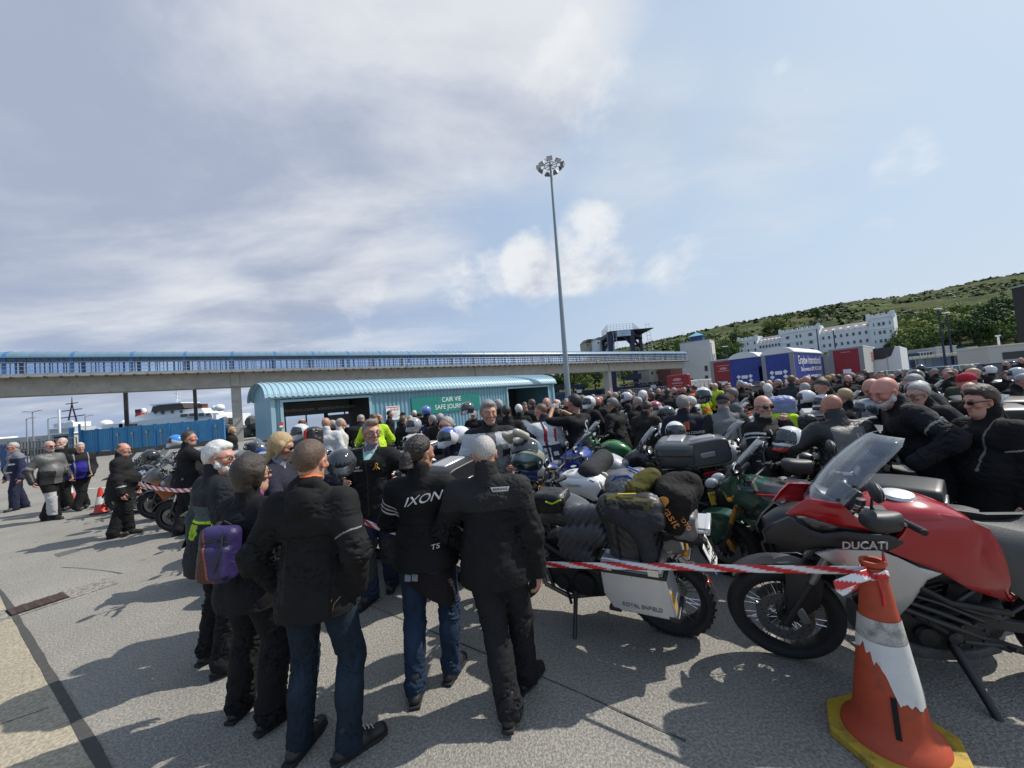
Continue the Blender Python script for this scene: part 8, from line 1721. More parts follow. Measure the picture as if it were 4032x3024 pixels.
# ---- green touring motorcycle behind it
gb=base_bike('',dict(kind='adv',col=(.012,.055,.035),fork=gold,rim=black_p,screen=smoke,tank_z=.90));tag(gb,'dark green touring motorcycle with gold forks and smoked screen','motorcycle')
GREENC=(.012,.060,.038)
for c in list(tree(gb)):
 if c.name.split('.')[0] in ('fairing','side_fairing','beak','tank','mudguard','windscreen'):bpy.data.objects.remove(c)
def grn(o):o.color=(*GREENC,1);return o
for s_ in (-1,1):
 ym=lambda x,z:s_*(.07+.13*min(1,max(0,(.70-x)/.4))**.7)
 grn(MB().panel([(.67,.955),(.60,1.02),(.526,1.075),(.446,1.11),(.455,.985),(.362,.965),(.158,.955),(.119,.79),(.209,.735),(.293,.735),(.42,.81),(.598,.83)],ym,.014,4).build('side_fairing',paint,gb,smooth=50));grn(MB().panel([(.437,.723),(.22,.743),(.258,.665),(.358,.645)],lambda x,z:s_*.225,.03,2).build('winglet',paint,gb))
 MB().panel([(.446,.985),(.142,1.02),(-.12,1.02),(-.10,.90),(.0,.785),(.12,.79),(.158,.95),(.36,.972)],lambda x,z:s_*(.185-.35*max(0,z-.95)),.014,3).build('tank_panel',mat('graphite_paint',(.085,.088,.092),.28,.5,coat=.6),gb,smooth=60);MB().panel([(.30,.965),(.10,.975),(.03,.945),(.11,.885),(.24,.875)],lambda x,z:s_*.197,.012,2).build('tank_inlay',mat('grey_blue_inlay',(.16,.18,.21),.2,.3),gb);MB().tube([(.30,s_*.2,.972),(.08,s_*.2,.985),(.0,s_*.2,.95),(.10,s_*.202,.87)],.010,6).build('red_stripe',mat('red_stripe',(.35,.02,.015),.4),gb);MB().box((.34,s_*.205,.83),(.14,.008,.035),(0,R(40),0)).build('black_stripe',black_p,gb)
 MB().add([(.14,s_*.212,.83),(.22,s_*.214,.835),(.19,s_*.213,.815),(.28,s_*.216,.84),(.06,s_*.211,.84),(.18,s_*.215,.85)],[(0,1,5),(1,3,2),(0,4,2)]).build('wing_emblem',rack_m,gb,smooth=0)
grn(MB().prism([(.72+.37*math.cos(R(t)),.31+.37*math.sin(R(t))) for t in range(15,128,8)]+[(.72+.345*math.cos(R(t)),.31+.345*math.sin(R(t))) for t in range(124,10,-8)],.15,'Y',-.075).build('mudguard',paint,gb,bevel=.008))
for s_ in (-1,1):grn(MB().panel([(.88,.60),(.78,.655),(.60,.665),(.64,.55),(.69,.47),(.81,.31),(.83,.36),(.80,.50)],lambda x,z:s_*.085,.012,3).build('mudguard_side',paint,gb))
grn(MB().sloft([(.68,.93,.06,.05,2.4),(.55,.96,.12,.09,2.6),(.42,.96,.16,.10,2.8),(.2,.93,.16,.10,2.8)],10,18).build('nose',paint,gb));MB().sloft([(.42,.96,.12,.05,2.5),(.25,.98,.16,.06,2.6),(.0,.98,.15,.06,2.6),(-.16,.95,.10,.05,2.5)],12,18).build('tank',MATS['graphite_paint'],gb,smooth=60)
screen(gb,(.66,.985),(.285,1.43),.12,.17,.11,smoke,.08,.03);MB().box((-.2,.19,.60),(.16,.03,.20)).build('silver_cover',alu,gb,bevel=.02);None
place(gb,(2.5,3.4),51)
o=hard_case(gb,(-.60,.0,1.02),(.42,.34,.24),'tail_pack',black_p)
# ---- silver pannier adventure motorcycle (rear wheel towards the camera), with its load
eb=base_bike('',dict(kind='classic',col=(.05,.05,.055),spoke='wire',rim=black_p));tag(eb,'black adventure motorcycle with big aluminium panniers loaded with bags','motorcycle')
for c in list(tree(eb)):
 pass
for c in list(eb.children):
 if c.name.split('.')[0] in ('number_plate','plate_hanger'):rmtree(c)
ws=[c for c in eb.children if c.name.startswith('wheel')]
for c in list(tree(ws[1])):bpy.data.objects.remove(c)
wheel(eb,-.72,.325,.15,'wire',.12,black_p,knob=True)
for s_ in (-1,1):
 e=empty('pannier',parent=eb);yo,yi=s_*.46,s_*.22
 pf=[(-.345,.755),(-.775,.755),(-.795,.72),(-.835,.475),(-.80,.445),(-.415,.445),(-.35,.56)]
 MB().prism(pf,.24,'Y',min(yo,yi)).build('case_body',alu,e,bevel=.010)
 MB().prism([(-.345,.760),(-.785,.760),(-.775,.83),(-.36,.83)],.242,'Y',min(yo,yi)-.001).build('case_lid',mat('bright_alu',(.58,.59,.60),.30,.8,var=.06,vs=8),e,bevel=.014)
 b=MB().prism([(-.340,.752),(-.790,.752),(-.80,.725),(-.338,.725)],.252,'Y',min(yo,yi)-.006).box((-.82,(yo+yi)/2,.455),(.07,.25,.035)).box((-.42,(yo+yi)/2,.45),(.09,.25,.03));b.build('corner_guard',black_p,e,bevel=.006)
 MB().box((-.818,yo-s_*.045,.56),(.012,.05,.13),(0,R(9),0)).build('amber_reflector',mat('amber_reflector',(.60,.30,.02),.3),e);b=MB()
 for x in (-.40,-.72):b.box((x,yo+s_*.006,.775),(.07,.014,.045)).box((x,(yo+yi)/2,.838),(.06,.03,.012))
 for k in range(6):b.lathe([(0,yo+s_*.005),(.006,yo+s_*.004),(.007,yo)],8,'Y',(-.46-.066*k,0,.462));
 for k in range(3):b.lathe([(0,yo+s_*.005),(.006,yo+s_*.004),(.007,yo)],8,'Y',(-.38-.19*k,0,.715))
 b.build('latch',chrome,e)
 if s_==1:text('lettering','ROYAL ENFIELD',.040,mat('pressed_letter',(.17,.17,.17),.5,.4),e,(-.615,yo+.003,.505),(R(90),0,R(180)),.002,sx=.95)
MB().box((-.92,0,.94),(.26,.24,.025)).tube([(-.6,.15,.92),(-1.05,.13,.93),(-1.05,-.13,.93),(-.6,-.15,.92)],.013,8).tube([(-.62,.2,.74),(-.62,.2,.92)],.01,6).box((-1.05,0,.93),(.03,.26,.05)).build('rear_rack',alu,eb,bevel=.005)
np_=number_plate(eb,-1.04,.70,('HO','704-GF'),plate_w,20,.22,.20);MB().box((-.0045,.095,-.06),(.003,.024,.09)).build('country_band',mat('plate_blue',(.01,.04,.30),.5),np_);MB().ell((-1.0,.0,.47),(.02,.05,.02),10,6).build('reflector',redl,eb);MB().sloft([(-1.03,.78,.03,.02,3),(-.95,.82,.07,.05,3),(-.80,.86,.09,.06,3)],6,12).build('rear_mudguard',black_p,eb)
MB().tube([(.2,.18,.55),(.36,.20,.62),(.42,.20,.90),(.30,.2,.98)],.016,8).tube([(.2,-.18,.55),(.36,-.20,.62),(.42,-.20,.90),(.30,-.2,.98)],.016,8).build('crash_bar',black_p,eb);MB().tube([(.1,.14,.30),(.02,.26,.27)],.012,6).build('footpeg',steel_d,eb);MB().tube([(.02,.14,.30),(-.02,.40,.02)],[.020,.016],8).build('kickstand_leg',black_p,eb)
place(eb,(.5,3.5),30)
# soft luggage on it
bpy.context.view_layer.update()
def soft(name,build,label,colr,h=.009,amp=.006,f=1.0,seed=3,bike=None,cat=None,m=None,col=None):
 S_=SDF();build(S_);S_.disp=folds(amp,f,seed) if amp else None;V,F=S_.mesh(h);o=link(name,np_mesh(name,V,F,m or cloth,col,1));o.matrix_world=bike.matrix_basis.copy();o.color=(*colr,1);tag(o,label,cat or name.replace('_',' '));return o
nyl=mat('wet_nylon',rough=.42,objcol=True,var=.14,vs=12,bump=.3,bs=60)
sbag=soft('rucksack',lambda S_:(S_.rbox((-.57,.30,.97),(.17,.13,.22),.07,.04,rot3(0,0,R(3))),S_.cap((-.44,.30,1.14),(-.70,.30,1.15),.11,.12,.05)),'black waterproof backpack strapped upright over the aluminium pannier',(.018,.019,.021),bike=eb,amp=.008,m=nyl)
b=MB()
for z in (.84,.92,1.0):b.box((-.745,.30,z),(.02,.24,.022))
for x in (-.50,-.64):b.tube([(x,.44,.80),(x,.45,1.0),(x,.40,1.2)],.014,6,flat=.35)
b.build('strap',MATS['webbing'],sbag)
drp=soft('draped_jacket',lambda S_:(S_.cap((-.48,.33,1.17),(-.74,.36,1.10),.075,.085,.05),S_.cap((-.66,.40,1.08),(-.70,.44,.90),.07,.062,.03),S_.cap((-.50,.38,1.15),(-.64,.40,1.06),.08,.07,.04)),'charcoal sweatshirt draped over the black backpack, sleeve hanging',(.030,.030,.033),bike=eb,amp=.008,cat='jacket')
olv=soft('olive_jacket',lambda S_:(S_.cap((-.60,.18,1.25),(-.70,.06,1.31),.09,.075,.04,None,(1.1,1.1,.8)),S_.cap((-.46,.34,1.22),(-.70,.34,1.21),.06,.075,.03,None,(1,1.2,.6))),'rolled olive and black jacket lying on top of the luggage',(.075,.068,.016),bike=eb,amp=.009,cat='jacket',m=cloth_c,col=lambda V:np.where((V[:,2]>1.245)[:,None],np.array((.072,.064,.014)),np.where((vnoise(V,20,2)>.2)[:,None],np.array((.09,.08,.02)),np.array((.022,.022,.021)))))
MB().box((-.58,.345,1.275),(.13,.012,.006),(0,R(4),0)).build('yellow_zip',mat('yellow_zip',(.55,.42,.04),.6),olv)
dry=soft('dry_bag',lambda S_:(S_.cap((-.55,-.16,1.15),(-.55,.14,1.19),.14,.145,.05),S_.cap((-.46,.0,1.18),(-.78,-.02,1.12),.145,.14,.06)),'grey roll top dry bag with blue piping behind the olive jacket',(.10,.105,.11),bike=eb,amp=.012,m=nyl)
bb=mat('blue_piping',(.02,.10,.45),.5);MB().tube([(-.40,.10,1.26),(-.46,.14,1.325),(-.56,.17,1.345),(-.62,.18,1.30)],.008,6).tube([(-.52,-.02,1.345),(-.62,.06,1.335),(-.72,.10,1.26)],.008,6).build('blue_piping',bb,dry)
tote=soft('fabric_bag',lambda S_:(S_.rbox((-.86,.10,1.12),(.13,.17,.17),.06,.04,rot3(R(-12),0,R(-20))),S_.cap((-.78,.1,1.25),(-.95,.02,1.24),.07,.09,.05)),'black fabric bag with orange lettering behind the olive jacket',(.016,.014,.014),bike=eb,amp=.009,cat='bag')
orp=mat('orange_print2',(.62,.24,.05),.7);text('lettering','wasit',.085,orp,tote,(-.84,.278,1.11),(R(82),R(62),R(180)),.002,sx=1.1);text('lettering','MOTO',.04,orp,tote,(-.93,.276,1.06),(R(82),R(62),R(180)),.002);MB().ell((-.80,.275,1.20),(.05,.008,.035),12,8,(0,R(30),0)).build('print',orp,tote)
sil=soft('silver_bag',lambda S_:S_.rbox((-.91,.12,.99),(.085,.12,.10),.05,.03),'silver grey waterproof bag at the rear of the loaded motorcycle',(.13,.135,.14),bike=eb,amp=.008,cat='bag',m=nyl)
def quilt_d(P):return.010*(np.abs(np.sin((P[:,0]+P[:,2]*.9)*52))-.6)*-1+.006*vnoise(P,9,4)
S_=SDF();S_.cap((-.08,.20,1.02),(-.36,.22,1.06),.075,.07,.04);S_.cap((-.05,.27,.86),(-.30,.28,.90),.085,.09,.05,None,(1,.6,1));S_.cap((-.02,.28,.76),(-.20,.29,.72),.07,.06,.05,None,(1,.6,1));S_.disp=quilt_d;V,F=S_.mesh(.008);qj=link('quilted_jacket',np_mesh('quilted_jacket',V,F,nyl,None,1));qj.matrix_world=eb.matrix_basis.copy();qj.color=(.052,.054,.064,1);tag(qj,'dark grey quilted jacket draped over the loaded motorcycle seat','jacket')
tb=soft('tank_bag',lambda S_:S_.rbox((.16,.05,1.06),(.15,.12,.09),.05,.03),'black tank bag with a lime stripe between the white tank and quilted jacket',(.016,.016,.017),bike=eb,amp=.008,cat='bag',m=nyl);MB().tube([(.02,.17,1.12),(.10,.18,1.085),(.16,.18,1.10)],.007,6).build('lime_stripe',mat('lime',(.45,.65,.04),.5),tb)
# ---- white tank roadster behind
tbk=base_bike('',dict(kind='naked',col=(.72,.72,.70),spoke='cast',rim=black_p));tag(tbk,'white tank naked roadster behind the loaded motorcycle','motorcycle')
for c in list(tree(tbk)):
 if c.name.split('.')[0]=='tank':bpy.data.objects.remove(c)
tk=MB()
for s_ in (-1,1):tk.panel([(.30,.965),(.22,.86),(.17,.81),(.044,.81),(-.04,.775),(-.123,.744),(-.176,.765),(-.156,.80),(-.23,.90),(-.20,.985),(-.10,1.01),(.12,1.02)],lambda x,z:s_*(.155+.02*math.sin((z-.74)*9)-.9*max(0,z-.95)**1.2),.02,4)
tk=tk.sloft([(.33,.965,.05,.03,2.4),(.24,.98,.115,.06,2.6),(.08,.985,.135,.075,2.7),(-.10,.96,.12,.07,2.6),(-.22,.92,.08,.04,2.4)],14,20).build('tank',paint,tbk,smooth=60);tk.color=(.74,.74,.72,1)
text('lettering','TRIUMPH',.045,rack_m,tk,(.10,.178,.93),(R(90),0,R(180)),.0015,shear=.2);MB().panel([(-.10,1.0),(-.19,.97),(-.235,.90),(-.21,.86),(-.17,.93)],lambda x,z:.165,.012,2).build('knee_pad',plast,tbk);MB().box((.16,.10,1.025),(.16,.012,.004)).build('tank_stripe',redl,tk)
for s_ in (-1,1):x_=MB().panel([(.50,.675),(.33,.755),(.294,.742),(.17,.675),(.30,.605)],lambda x,z:s_*.17,.014,2).build('radiator_cowl',paint,tbk);x_.color=(.70,.70,.69,1);MB().tube([(-.18,s_*.16,.72),(-.42,s_*.17,.80),(-.44,s_*.17,.77),(-.16,s_*.17,.63),(-.18,s_*.16,.72)],.014,8).build('side_frame',alu,tbk)
MB().sloft([(.62,1.0,.06,.04,2.5),(.55,1.05,.10,.09,2.5),(.46,1.03,.08,.06,2.5)],8,16).build('flyscreen',paint,tbk).color=(.6,.6,.6,1)
place(tbk,(.85,4.7),33)
# ---------------------------------------------------------------- the other motorcycles
BP=[(.16,dict(kind='adv',case='alu',plate=('PN 93','RKD'))),(.15,dict(kind='tour',case='hard',casem=mat('case_grey',(.085,.09,.095),.35,.3,coat=.3),trim=mat('case_silver',(.42,.43,.44),.3,.5))),(.2,dict(kind='sport',plate=('MAN','82'))),(.16,dict(kind='naked',case='top',trim=MATS['case_silver'])),(.13,dict(kind='classic',case='roll',spoke='wire',rim=chrome,can=chrome,fork=chrome)),(.2,dict(kind='adv',case='hard',screen=smoke,side=0))]
PROT=[]
for w_,sp in BP:PROT.append([base_bike('',sp),False])
COLS={'white':(.68,.68,.67),'black':(.012,.012,.014),'red':(.38,.012,.015),'blue':(.015,.045,.26),'silver':(.34,.35,.36),'orange':(.55,.13,.012),'green':(.03,.16,.05),'dark blue':(.012,.018,.07),'graphite':(.06,.062,.066),'yellow':(.62,.42,.03)}
KN=['adventure motorcycle with aluminium cases','touring motorcycle with grey hard cases','faired sports motorcycle','naked motorcycle with a top box','classic motorcycle with a seat roll','adventure motorcycle with black cases']
BIKES=[]
def bike(k,colr,pos,a,label=None,lean=LEAN):
 p,usd=PROT[k];o=p if not usd else copy_tree(p);PROT[k][1]=True;fairing_tint(o,COLS[colr]);place(o,pos,a,lean);tag(o,label,'motorcycle','motorcycles packed on the car park');BIKES.append((o,k,colr,label));return o
def bp_at(px,D):q=atd(px,D);return (q.x,q.y)
OCC=[tuple(b_.location.xy) for b_ in (rb,gb,eb,tbk)]
def ibike(k,c,px,D,a,label,lean=LEAN):p=bp_at(px,D);OCC.append(p);return bike(k,c,p,a,label,lean)
# left end of the line
b1=ibike(1,'orange',750,8.8,-16,'big grey and orange touring motorcycle beside the man in white back piping')
for c in tree(b1):
 if c.type=='MESH' and c.data.materials and c.data.materials[0]==paint and not c.name.startswith('side_fairing'):c.color=(.13,.13,.135,1)
 elif c.name.startswith('side_fairing'):c.color=(.34,.085,.012,1)
for k_,(px_,D_,kk_,nm_) in enumerate(((600,9.9,5,'black cased motorcycle behind the heavy bald man'),(645,11.2,1,'black touring motorcycle furthest left in the line'),(800,9.9,2,'black sports motorcycle right of the grey and orange tourer'),(835,7.5,5,'black motorcycle behind the white bearded man, nearest of three'),(925,8.3,1,'black touring motorcycle behind the white bearded man, middle of three'),(1000,9.8,3,'black naked motorcycle in front of the shelter corner'),(720,10.6,0,'black adventure motorcycle with cases by the blue fence end'))):ibike(kk_,'black',px_,D_,-14+k_*2,nm_)
ibike(4,'black',675,9.6,-18,'black cruiser like motorcycle left of the grey and orange tourer');ibike(3,'black',870,8.2,-10,'black motorcycle under the hand of the man in white back piping');ibike(5,'graphite',930,9.2,-8,'dark adventure motorcycle in front of the shelter end wall');ibike(2,'black',1030,6.9,0,'black sports motorcycle behind the blonde woman')
ibike(1,'silver',1130,6.0,4,'silver touring motorcycle under the hand of the blonde woman');ibike(5,'black',1010,5.0,6,'black motorcycle with cases behind the man in the hooded jacket');ibike(0,'black',1330,6.6,12,'black adventure motorcycle with a red strapped bag');ibike(2,'red',1430,5.6,16,'red sports motorcycle behind the man in spectacles')
# middle
bb_=ibike(5,'black',1591,4.8,34,'black motorcycle with a large black and silver top box beside the ponytail');o=hard_case(bb_,(-.86,0,1.18),(.50,.62,.36),'top_box',black_p,MATS['case_silver'])
ibike(2,'white',1690,6.9,36,'white sports motorcycle in front of the navy overshirt man');ibike(3,'graphite',1600,8.0,36,'graphite naked motorcycle below the white notice board');ibike(1,'blue',2401,5.5,34,'blue and silver sport touring motorcycle behind the white tank roadster')
for c in tree(BIKES[-1][0]):
 if c.name.startswith('tank'):c.color=(.42,.43,.45,1)
ibike(0,'green',2420,6.9,20,'green adventure motorcycle carrying a big aluminium top box');ibike(4,'blue',2150,5.3,34,'blue classic motorcycle with a round white mirror');ibike(2,'graphite',2480,8.2,60,'graphite sports motorcycle left of the brown waxed coat');ibike(5,'black',2680,5.0,36,'black scooter like motorcycle with a white helmet on its seat');ibike(1,'silver',2742,5.55,105,'grey touring motorcycle with a black top box and a red bag');ibike(5,'white',3010,5.0,30,'white motorcycle behind the bald man in sunglasses')
ibike(1,'white',3080,6.3,28,'white touring motorcycle with a silver box, left of the bald man in leather');ibike(3,'black',3360,4.5,36,'black naked motorcycle under the bald man in leather');ibike(5,'blue',3560,6.0,30,'blue motorcycle behind the laughing man');ibike(2,'silver',3730,5.0,40,'silver motorcycle between the laughing man and the person at right');ibike(3,'graphite',3990,5.0,38,'graphite motorcycle behind the person at the right edge');ibike(1,'blue',3990,5.8,30,'blue touring motorcycle at the right edge with chrome glints')
ibike(0,'white',3130,8.0,40,'white adventure motorcycle with upright clear screen, mid right');ibike(2,'white',3200,6.9,34,'white and black sports motorcycle below the grey backed rider');ibike(1,'silver',3420,6.9,22,'silver touring motorcycle with big white cases behind the bald heads')
# the rest in rows
r=random.Random(19);names=list(COLS);wts=[5,8,2,3,4,1,1.5,2,4,1];fwd=Vector((-math.cos(R(33)),math.sin(R(33))));sidev=Vector((math.sin(R(33)),math.cos(R(33))));n=0;PP=[tuple(p.location.xy) for p in ALLP if abs(p.location.z)<.1]+[(f.location.x,f.location.y) for f in (f1,f2,f3,f4,f5,f6)]
for i in range(-16,30):
 for k in range(-14,10):
  q=Vector((1.0,6.5))+sidev*(i*.98)+fwd*(k*2.55)+Vector((r.uniform(-.12,.12),r.uniform(-.15,.15)))
  if q.y<4.6 or q.y>20 or n>=135:continue
  t=q.x/q.y*F_PX+2016
  if t<600 or t>4150 or (t<1000 and not 8.4<q.y<13.5) or (t<2200 and q.y>14.5):continue
  if t>2300 and q.y>17:continue
  s,c=math.sin(SANG),math.cos(SANG);lx,ly=(q.x-SA.x)*c+(q.y-SA.y)*s,-(q.x-SA.x)*s+(q.y-SA.y)*c
  if -1<lx<SL+1 and ly>-1.6:continue
  if any((q.x-x)**2+(q.y-y)**2<.85**2 for x,y in OCC) or any((q.x-x)**2+(q.y-y)**2<.42**2 for x,y in PP):continue
  OCC.append((q.x,q.y));n+=1;kk=r.choices(range(6),[5,4,4,4,2,5])[0];cc=r.choices(names,wts)[0];o=bike(kk,cc,q,(33 if t>1700 else 8)+r.uniform(-7,7)+(180 if r.random()<.12 else 0));o['px']=t;o['D']=q.y
it=[]
for o,k,c,lab in BIKES:
 if lab:continue
 px,D=o['px'],o['D'];del o['px'],o['D'];z=where(px,D);it.append((o,'%s %s %s, %s'%(c,KN[k],z,'near row' if D<7 else 'middle row' if D<11 else 'far row'),px))
uniq(it,'motorcycle')
for p,usd in PROT:
 if not usd:rmtree(p)
 # ---------------------------------------------------------------- helmets, bags, cones and tape
def helmet(px,py,D,yaw,label,cf,pitch=0,roll=0,h=.008,sc=1.0):
 p=atd(px,D,py);o=link('helmet',helmet_mesh(h,shell_m,col=cf));o.location=p;o.rotation_euler=(R(pitch),R(roll),R(yaw));o.scale=(sc,)*3;tag(o,label,'helmet','helmets left on motorcycles');link('visor',VIS,o);return o
def hc(base,*rules):
 def f(V):
  c=np.tile(np.array(base,np.float32),(len(V),1))
  for t,col in rules:c[t(V)]=col
  return c
 return f
hl=helmet(2075,1800,3.35,150,'cream and blue patterned off road helmet with peak hanging beside the grey haired man',hc((.36,.35,.27),(lambda V:(V[:,2]>.02)&(np.abs(V[:,0])>.035)&(vnoise(V,14,2)>-.1),(.05,.12,.18)),(lambda V:(V[:,2]<-.03),(.02,.05,.065))),35,12,.0075,1.12)
S_=SDF();S_.cap((-.07,.13,.10),(-.05,.24,.085),.028,.022,.03);S_.cap((.07,.13,.10),(.05,.24,.085),.028,.022,.03);S_.cap((-.05,.2,.09),(.05,.2,.09),.03,None,.03,None,(1,1,.5));V,F=S_.mesh(.007);link('peak',np_mesh('peak',V,F,shell_m,lambda V:np.tile(np.array((.42,.41,.33)),(len(V),1)),1),hl)
helmet(1345,1832,3.6,-160,'glossy dark grey helmet right of the cropped brown head',hc((.035,.037,.04)),10);helmet(2660,1705,5.2,160,'white flip up helmet on the black scooter like motorcycle',hc((.70,.71,.71),(lambda V:(np.abs(V[:,2]+.05)<.02)&(np.abs(V[:,0])<.02),(.2,.02,.02))));helmet(2578,1612,7.2,120,'red and white helmet left of the navy printed jacket',hc((.60,.60,.60),(lambda V:V[:,2]>.06,(.40,.03,.06))));helmet(2628,1632,7.0,150,'grey and black helmet beside the red and white one',hc((.12,.125,.13)))
helmet(3105,1742,4.0,100,'white, black and red racing helmet right of the bald man in sunglasses',hc((.62,.64,.65),(lambda V:(V[:,2]<-.045),(.02,.02,.022)),(lambda V:(np.abs(V[:,2]+.05+.3*V[:,1])<.018),(.45,.02,.02))),15,0,.008,1.08)
helmet(1762,1728,5.2,140,'blue and white swirled helmet under the navy overshirt arm',hc((.66,.67,.68),(lambda V:vnoise(V,11,5)>.12,(.04,.09,.38))));helmet(1810,1722,5.4,100,'plain white helmet right of the blue and white swirled one',hc((.72,.72,.72)));helmet(590,1800,8.2,120,'dark smoked helmet on the leftmost motorcycle',hc((.025,.026,.028)));helmet(690,1740,8.6,120,'white and bright blue helmet left of the dark haired man',hc((.66,.67,.68),(lambda V:V[:,2]-.4*V[:,1]>.05,(.02,.22,.65))))
helmet(3835,1762,3.5,80,'dark helmet with red and blue flashes held at the right edge',hc((.03,.03,.035),(lambda V:vnoise(V,10,8)>.3,(.04,.05,.22)),(lambda V:vnoise(V,9,12)>.42,(.4,.03,.04))));helmet(3412,1614,5.4,60,'silver grey helmet right of the bald leather jacket man',hc((.34,.36,.38),(lambda V:vnoise(V,12,3)>.2,(.05,.055,.06))));helmet(3172,1568,7.4,50,'white helmet with black markings amid the motorcycles at mid right',hc((.68,.68,.70),(lambda V:vnoise(V,9,3)>.25,(.03,.03,.04))));helmet(3240,1588,6.6,70,'white racing helmet with lilac sheen below the bald rider',hc((.68,.66,.72),(lambda V:V[:,2]<-.05,(.03,.03,.035))))
helmet(1182,1706,6.4,150,'silver white helmet in front of the shelter corner post',hc((.52,.53,.54)));helmet(1628,1676,7.4,130,'silver helmet below the notice board',hc((.34,.35,.36)));helmet(2318,1588,8.0,120,'white helmet below the coloured helmeted rider',hc((.62,.62,.63)));helmet(2770,1562,6.4,140,'white and black helmet left of the black cap man',hc((.62,.63,.64),(lambda V:V[:,2]<.01,(.02,.02,.02))));helmet(1840,1612,8.0,130,'black and white helmet right of the teal sign',hc((.05,.05,.055),(lambda V:vnoise(V,8,3)>.15,(.5,.5,.5))));helmet(3610,1540,5.6,80,'black helmet with white flash behind the thin glasses man',hc((.02,.02,.022),(lambda V:V[:,2]>.09,(.5,.5,.5))))
def bag(px,py,D,rx,ry,rz,label,colr,m=None,name='bag',amp=.010):
 p=atd(px,D,py);S_=SDF();S_.rbox((0,0,0),(rx,ry,rz),min(rx,ry,rz)*.6,.03);S_.ell((0,0,rz*.6),(rx*.7,ry*.7,rz*.5),.05);S_.disp=folds(amp,1.1,int(px)%17);V,F=S_.mesh(.011);o=link(name,np_mesh(name,V,F,m or nyl,None,1));o.location=p;o.rotation_euler=(0,0,R(-35));o.color=(*colr,1);tag(o,label,'bag');return o
bag(2728,1808,5.0,.10,.09,.10,'pale pink plastic carrier bag tied below the black top box',(.50,.42,.47));o=bag(2725,1768,5.1,.09,.08,.07,'small red and black tied bag above the pink carrier bag',(.05,.02,.022));bag(3078,1600,6.4,.20,.16,.16,'lavender and navy bundle strapped on a motorcycle at mid right',(.22,.25,.42));bag(3078,1662,6.3,.24,.12,.13,'hi-vis yellow vest wrapped over luggage below the lavender bundle',(.48,.70,.03),cloth);bag(3180,1668,5.4,.11,.10,.12,'black shiny luggage roll left of the silver top box',(.014,.014,.016));o=bag(1235,1720,5.9,.13,.11,.14,'black bag with a red stripe left of the cropped brown head',(.02,.02,.022));MB().box((0,-.118,0),(.07,.02,.22)).build('red_stripe',mat('bag_red',(.55,.03,.02),.6),o)
# aluminium top box on the green motorcycle is modelled with it; a second big one stands nearer
# traffic cones
cone_o=mat('cone_orange',(.40,.058,.020),.65,var=.16,vs=5,dirt=(.17,.05,.03,9,.53,.6));cone_w=mat('cone_sleeve',(.60,.60,.58),.6,var=.12,vs=9,dirt=(.20,.195,.18,8,.56,.75));base_y=mat('cone_base_yellow',(.44,.29,.025),.7,var=.2,vs=8,dirt=(.09,.075,.04,9,.52,.8))
cg=gnd(3520,2920);big=empty('traffic_cone',(cg.x,cg.y,0),R(10),'tall orange traffic cone with torn white sleeve on yellow octagonal base','traffic cone')
HC=.86;rad=lambda z:.150-(.150-.040)*(z-.06)/(HC-.06)
MB().prism([(.265*math.cos(R(22.5+45*k)),.265*math.sin(R(22.5+45*k))) for k in range(8)],.042,'Z',0).build('base',base_y,big,bevel=.008)
MB().lathe([(.195,.042),(.190,.06),(.165,.085),(.150,.11)]+[(rad(z),z) for z in np.linspace(.14,HC-.03,18)]+[(.038,HC-.03),(.050,HC-.02),(.050,HC),(.034,HC),(.03,HC-.06)],48,'Z').build('cone_body',cone_o,big,smooth=50)
def sleeve(z0f,z1f,m,name):
 n=96;vs=[];fs=[];K=10
 for i in range(n):
  a=i*math.tau/n;zl,zh=z0f(a),z1f(a)
  for k in range(K+1):z=zl+(zh-zl)*k/K;rr=rad(z)+.0035;vs.append((rr*math.cos(a),rr*math.sin(a),z))
 for i in range(n):
  for k in range(K):i2=(i+1)%n;fs.append((i*(K+1)+k,i2*(K+1)+k,i2*(K+1)+k+1,i*(K+1)+k+1))
 return MB().add(vs,fs).build(name,m,big,smooth=60)
rr_=random.Random(4);jag=[rr_.uniform(-.008,.008)+.018*math.sin(i*.9+2*math.sin(i*.37)) for i in range(96)]
def torn(a):
 i=int(a/math.tau*96)%96;s=((math.degrees(a)+238)%360)/180
 base=float(np.interp(s,(0,.22,.30,.40,.55,.62,.95,1.1,2),(.45,.44,.47,.43,.36,.27,.235,.30,.45)))
 return base+jag[i]*(1.0 if.15<s<.65 else.6)
sleeve(torn,lambda a:.50,cone_w,'reflective_sleeve');sleeve(lambda a:.502,lambda a:.60,mat('dirty_sleeve',(.42,.41,.38),.7,var=.2,vs=10,dirt=(.13,.125,.11,7,.47,.9)),'upper_sleeve')
b=MB()
for k in range(6):
 z=.13+k*.028;a=R(-134);b.box(((rad(z)+.004)*math.cos(a),(rad(z)+.004)*math.sin(a),z),(.006,.020,.029),(0,R(-8),a))
b.build('slot',mat('slot_black',(.006,.006,.006),.9),big);big.scale=(1.09,)*3;bpy.context.view_layer.update()
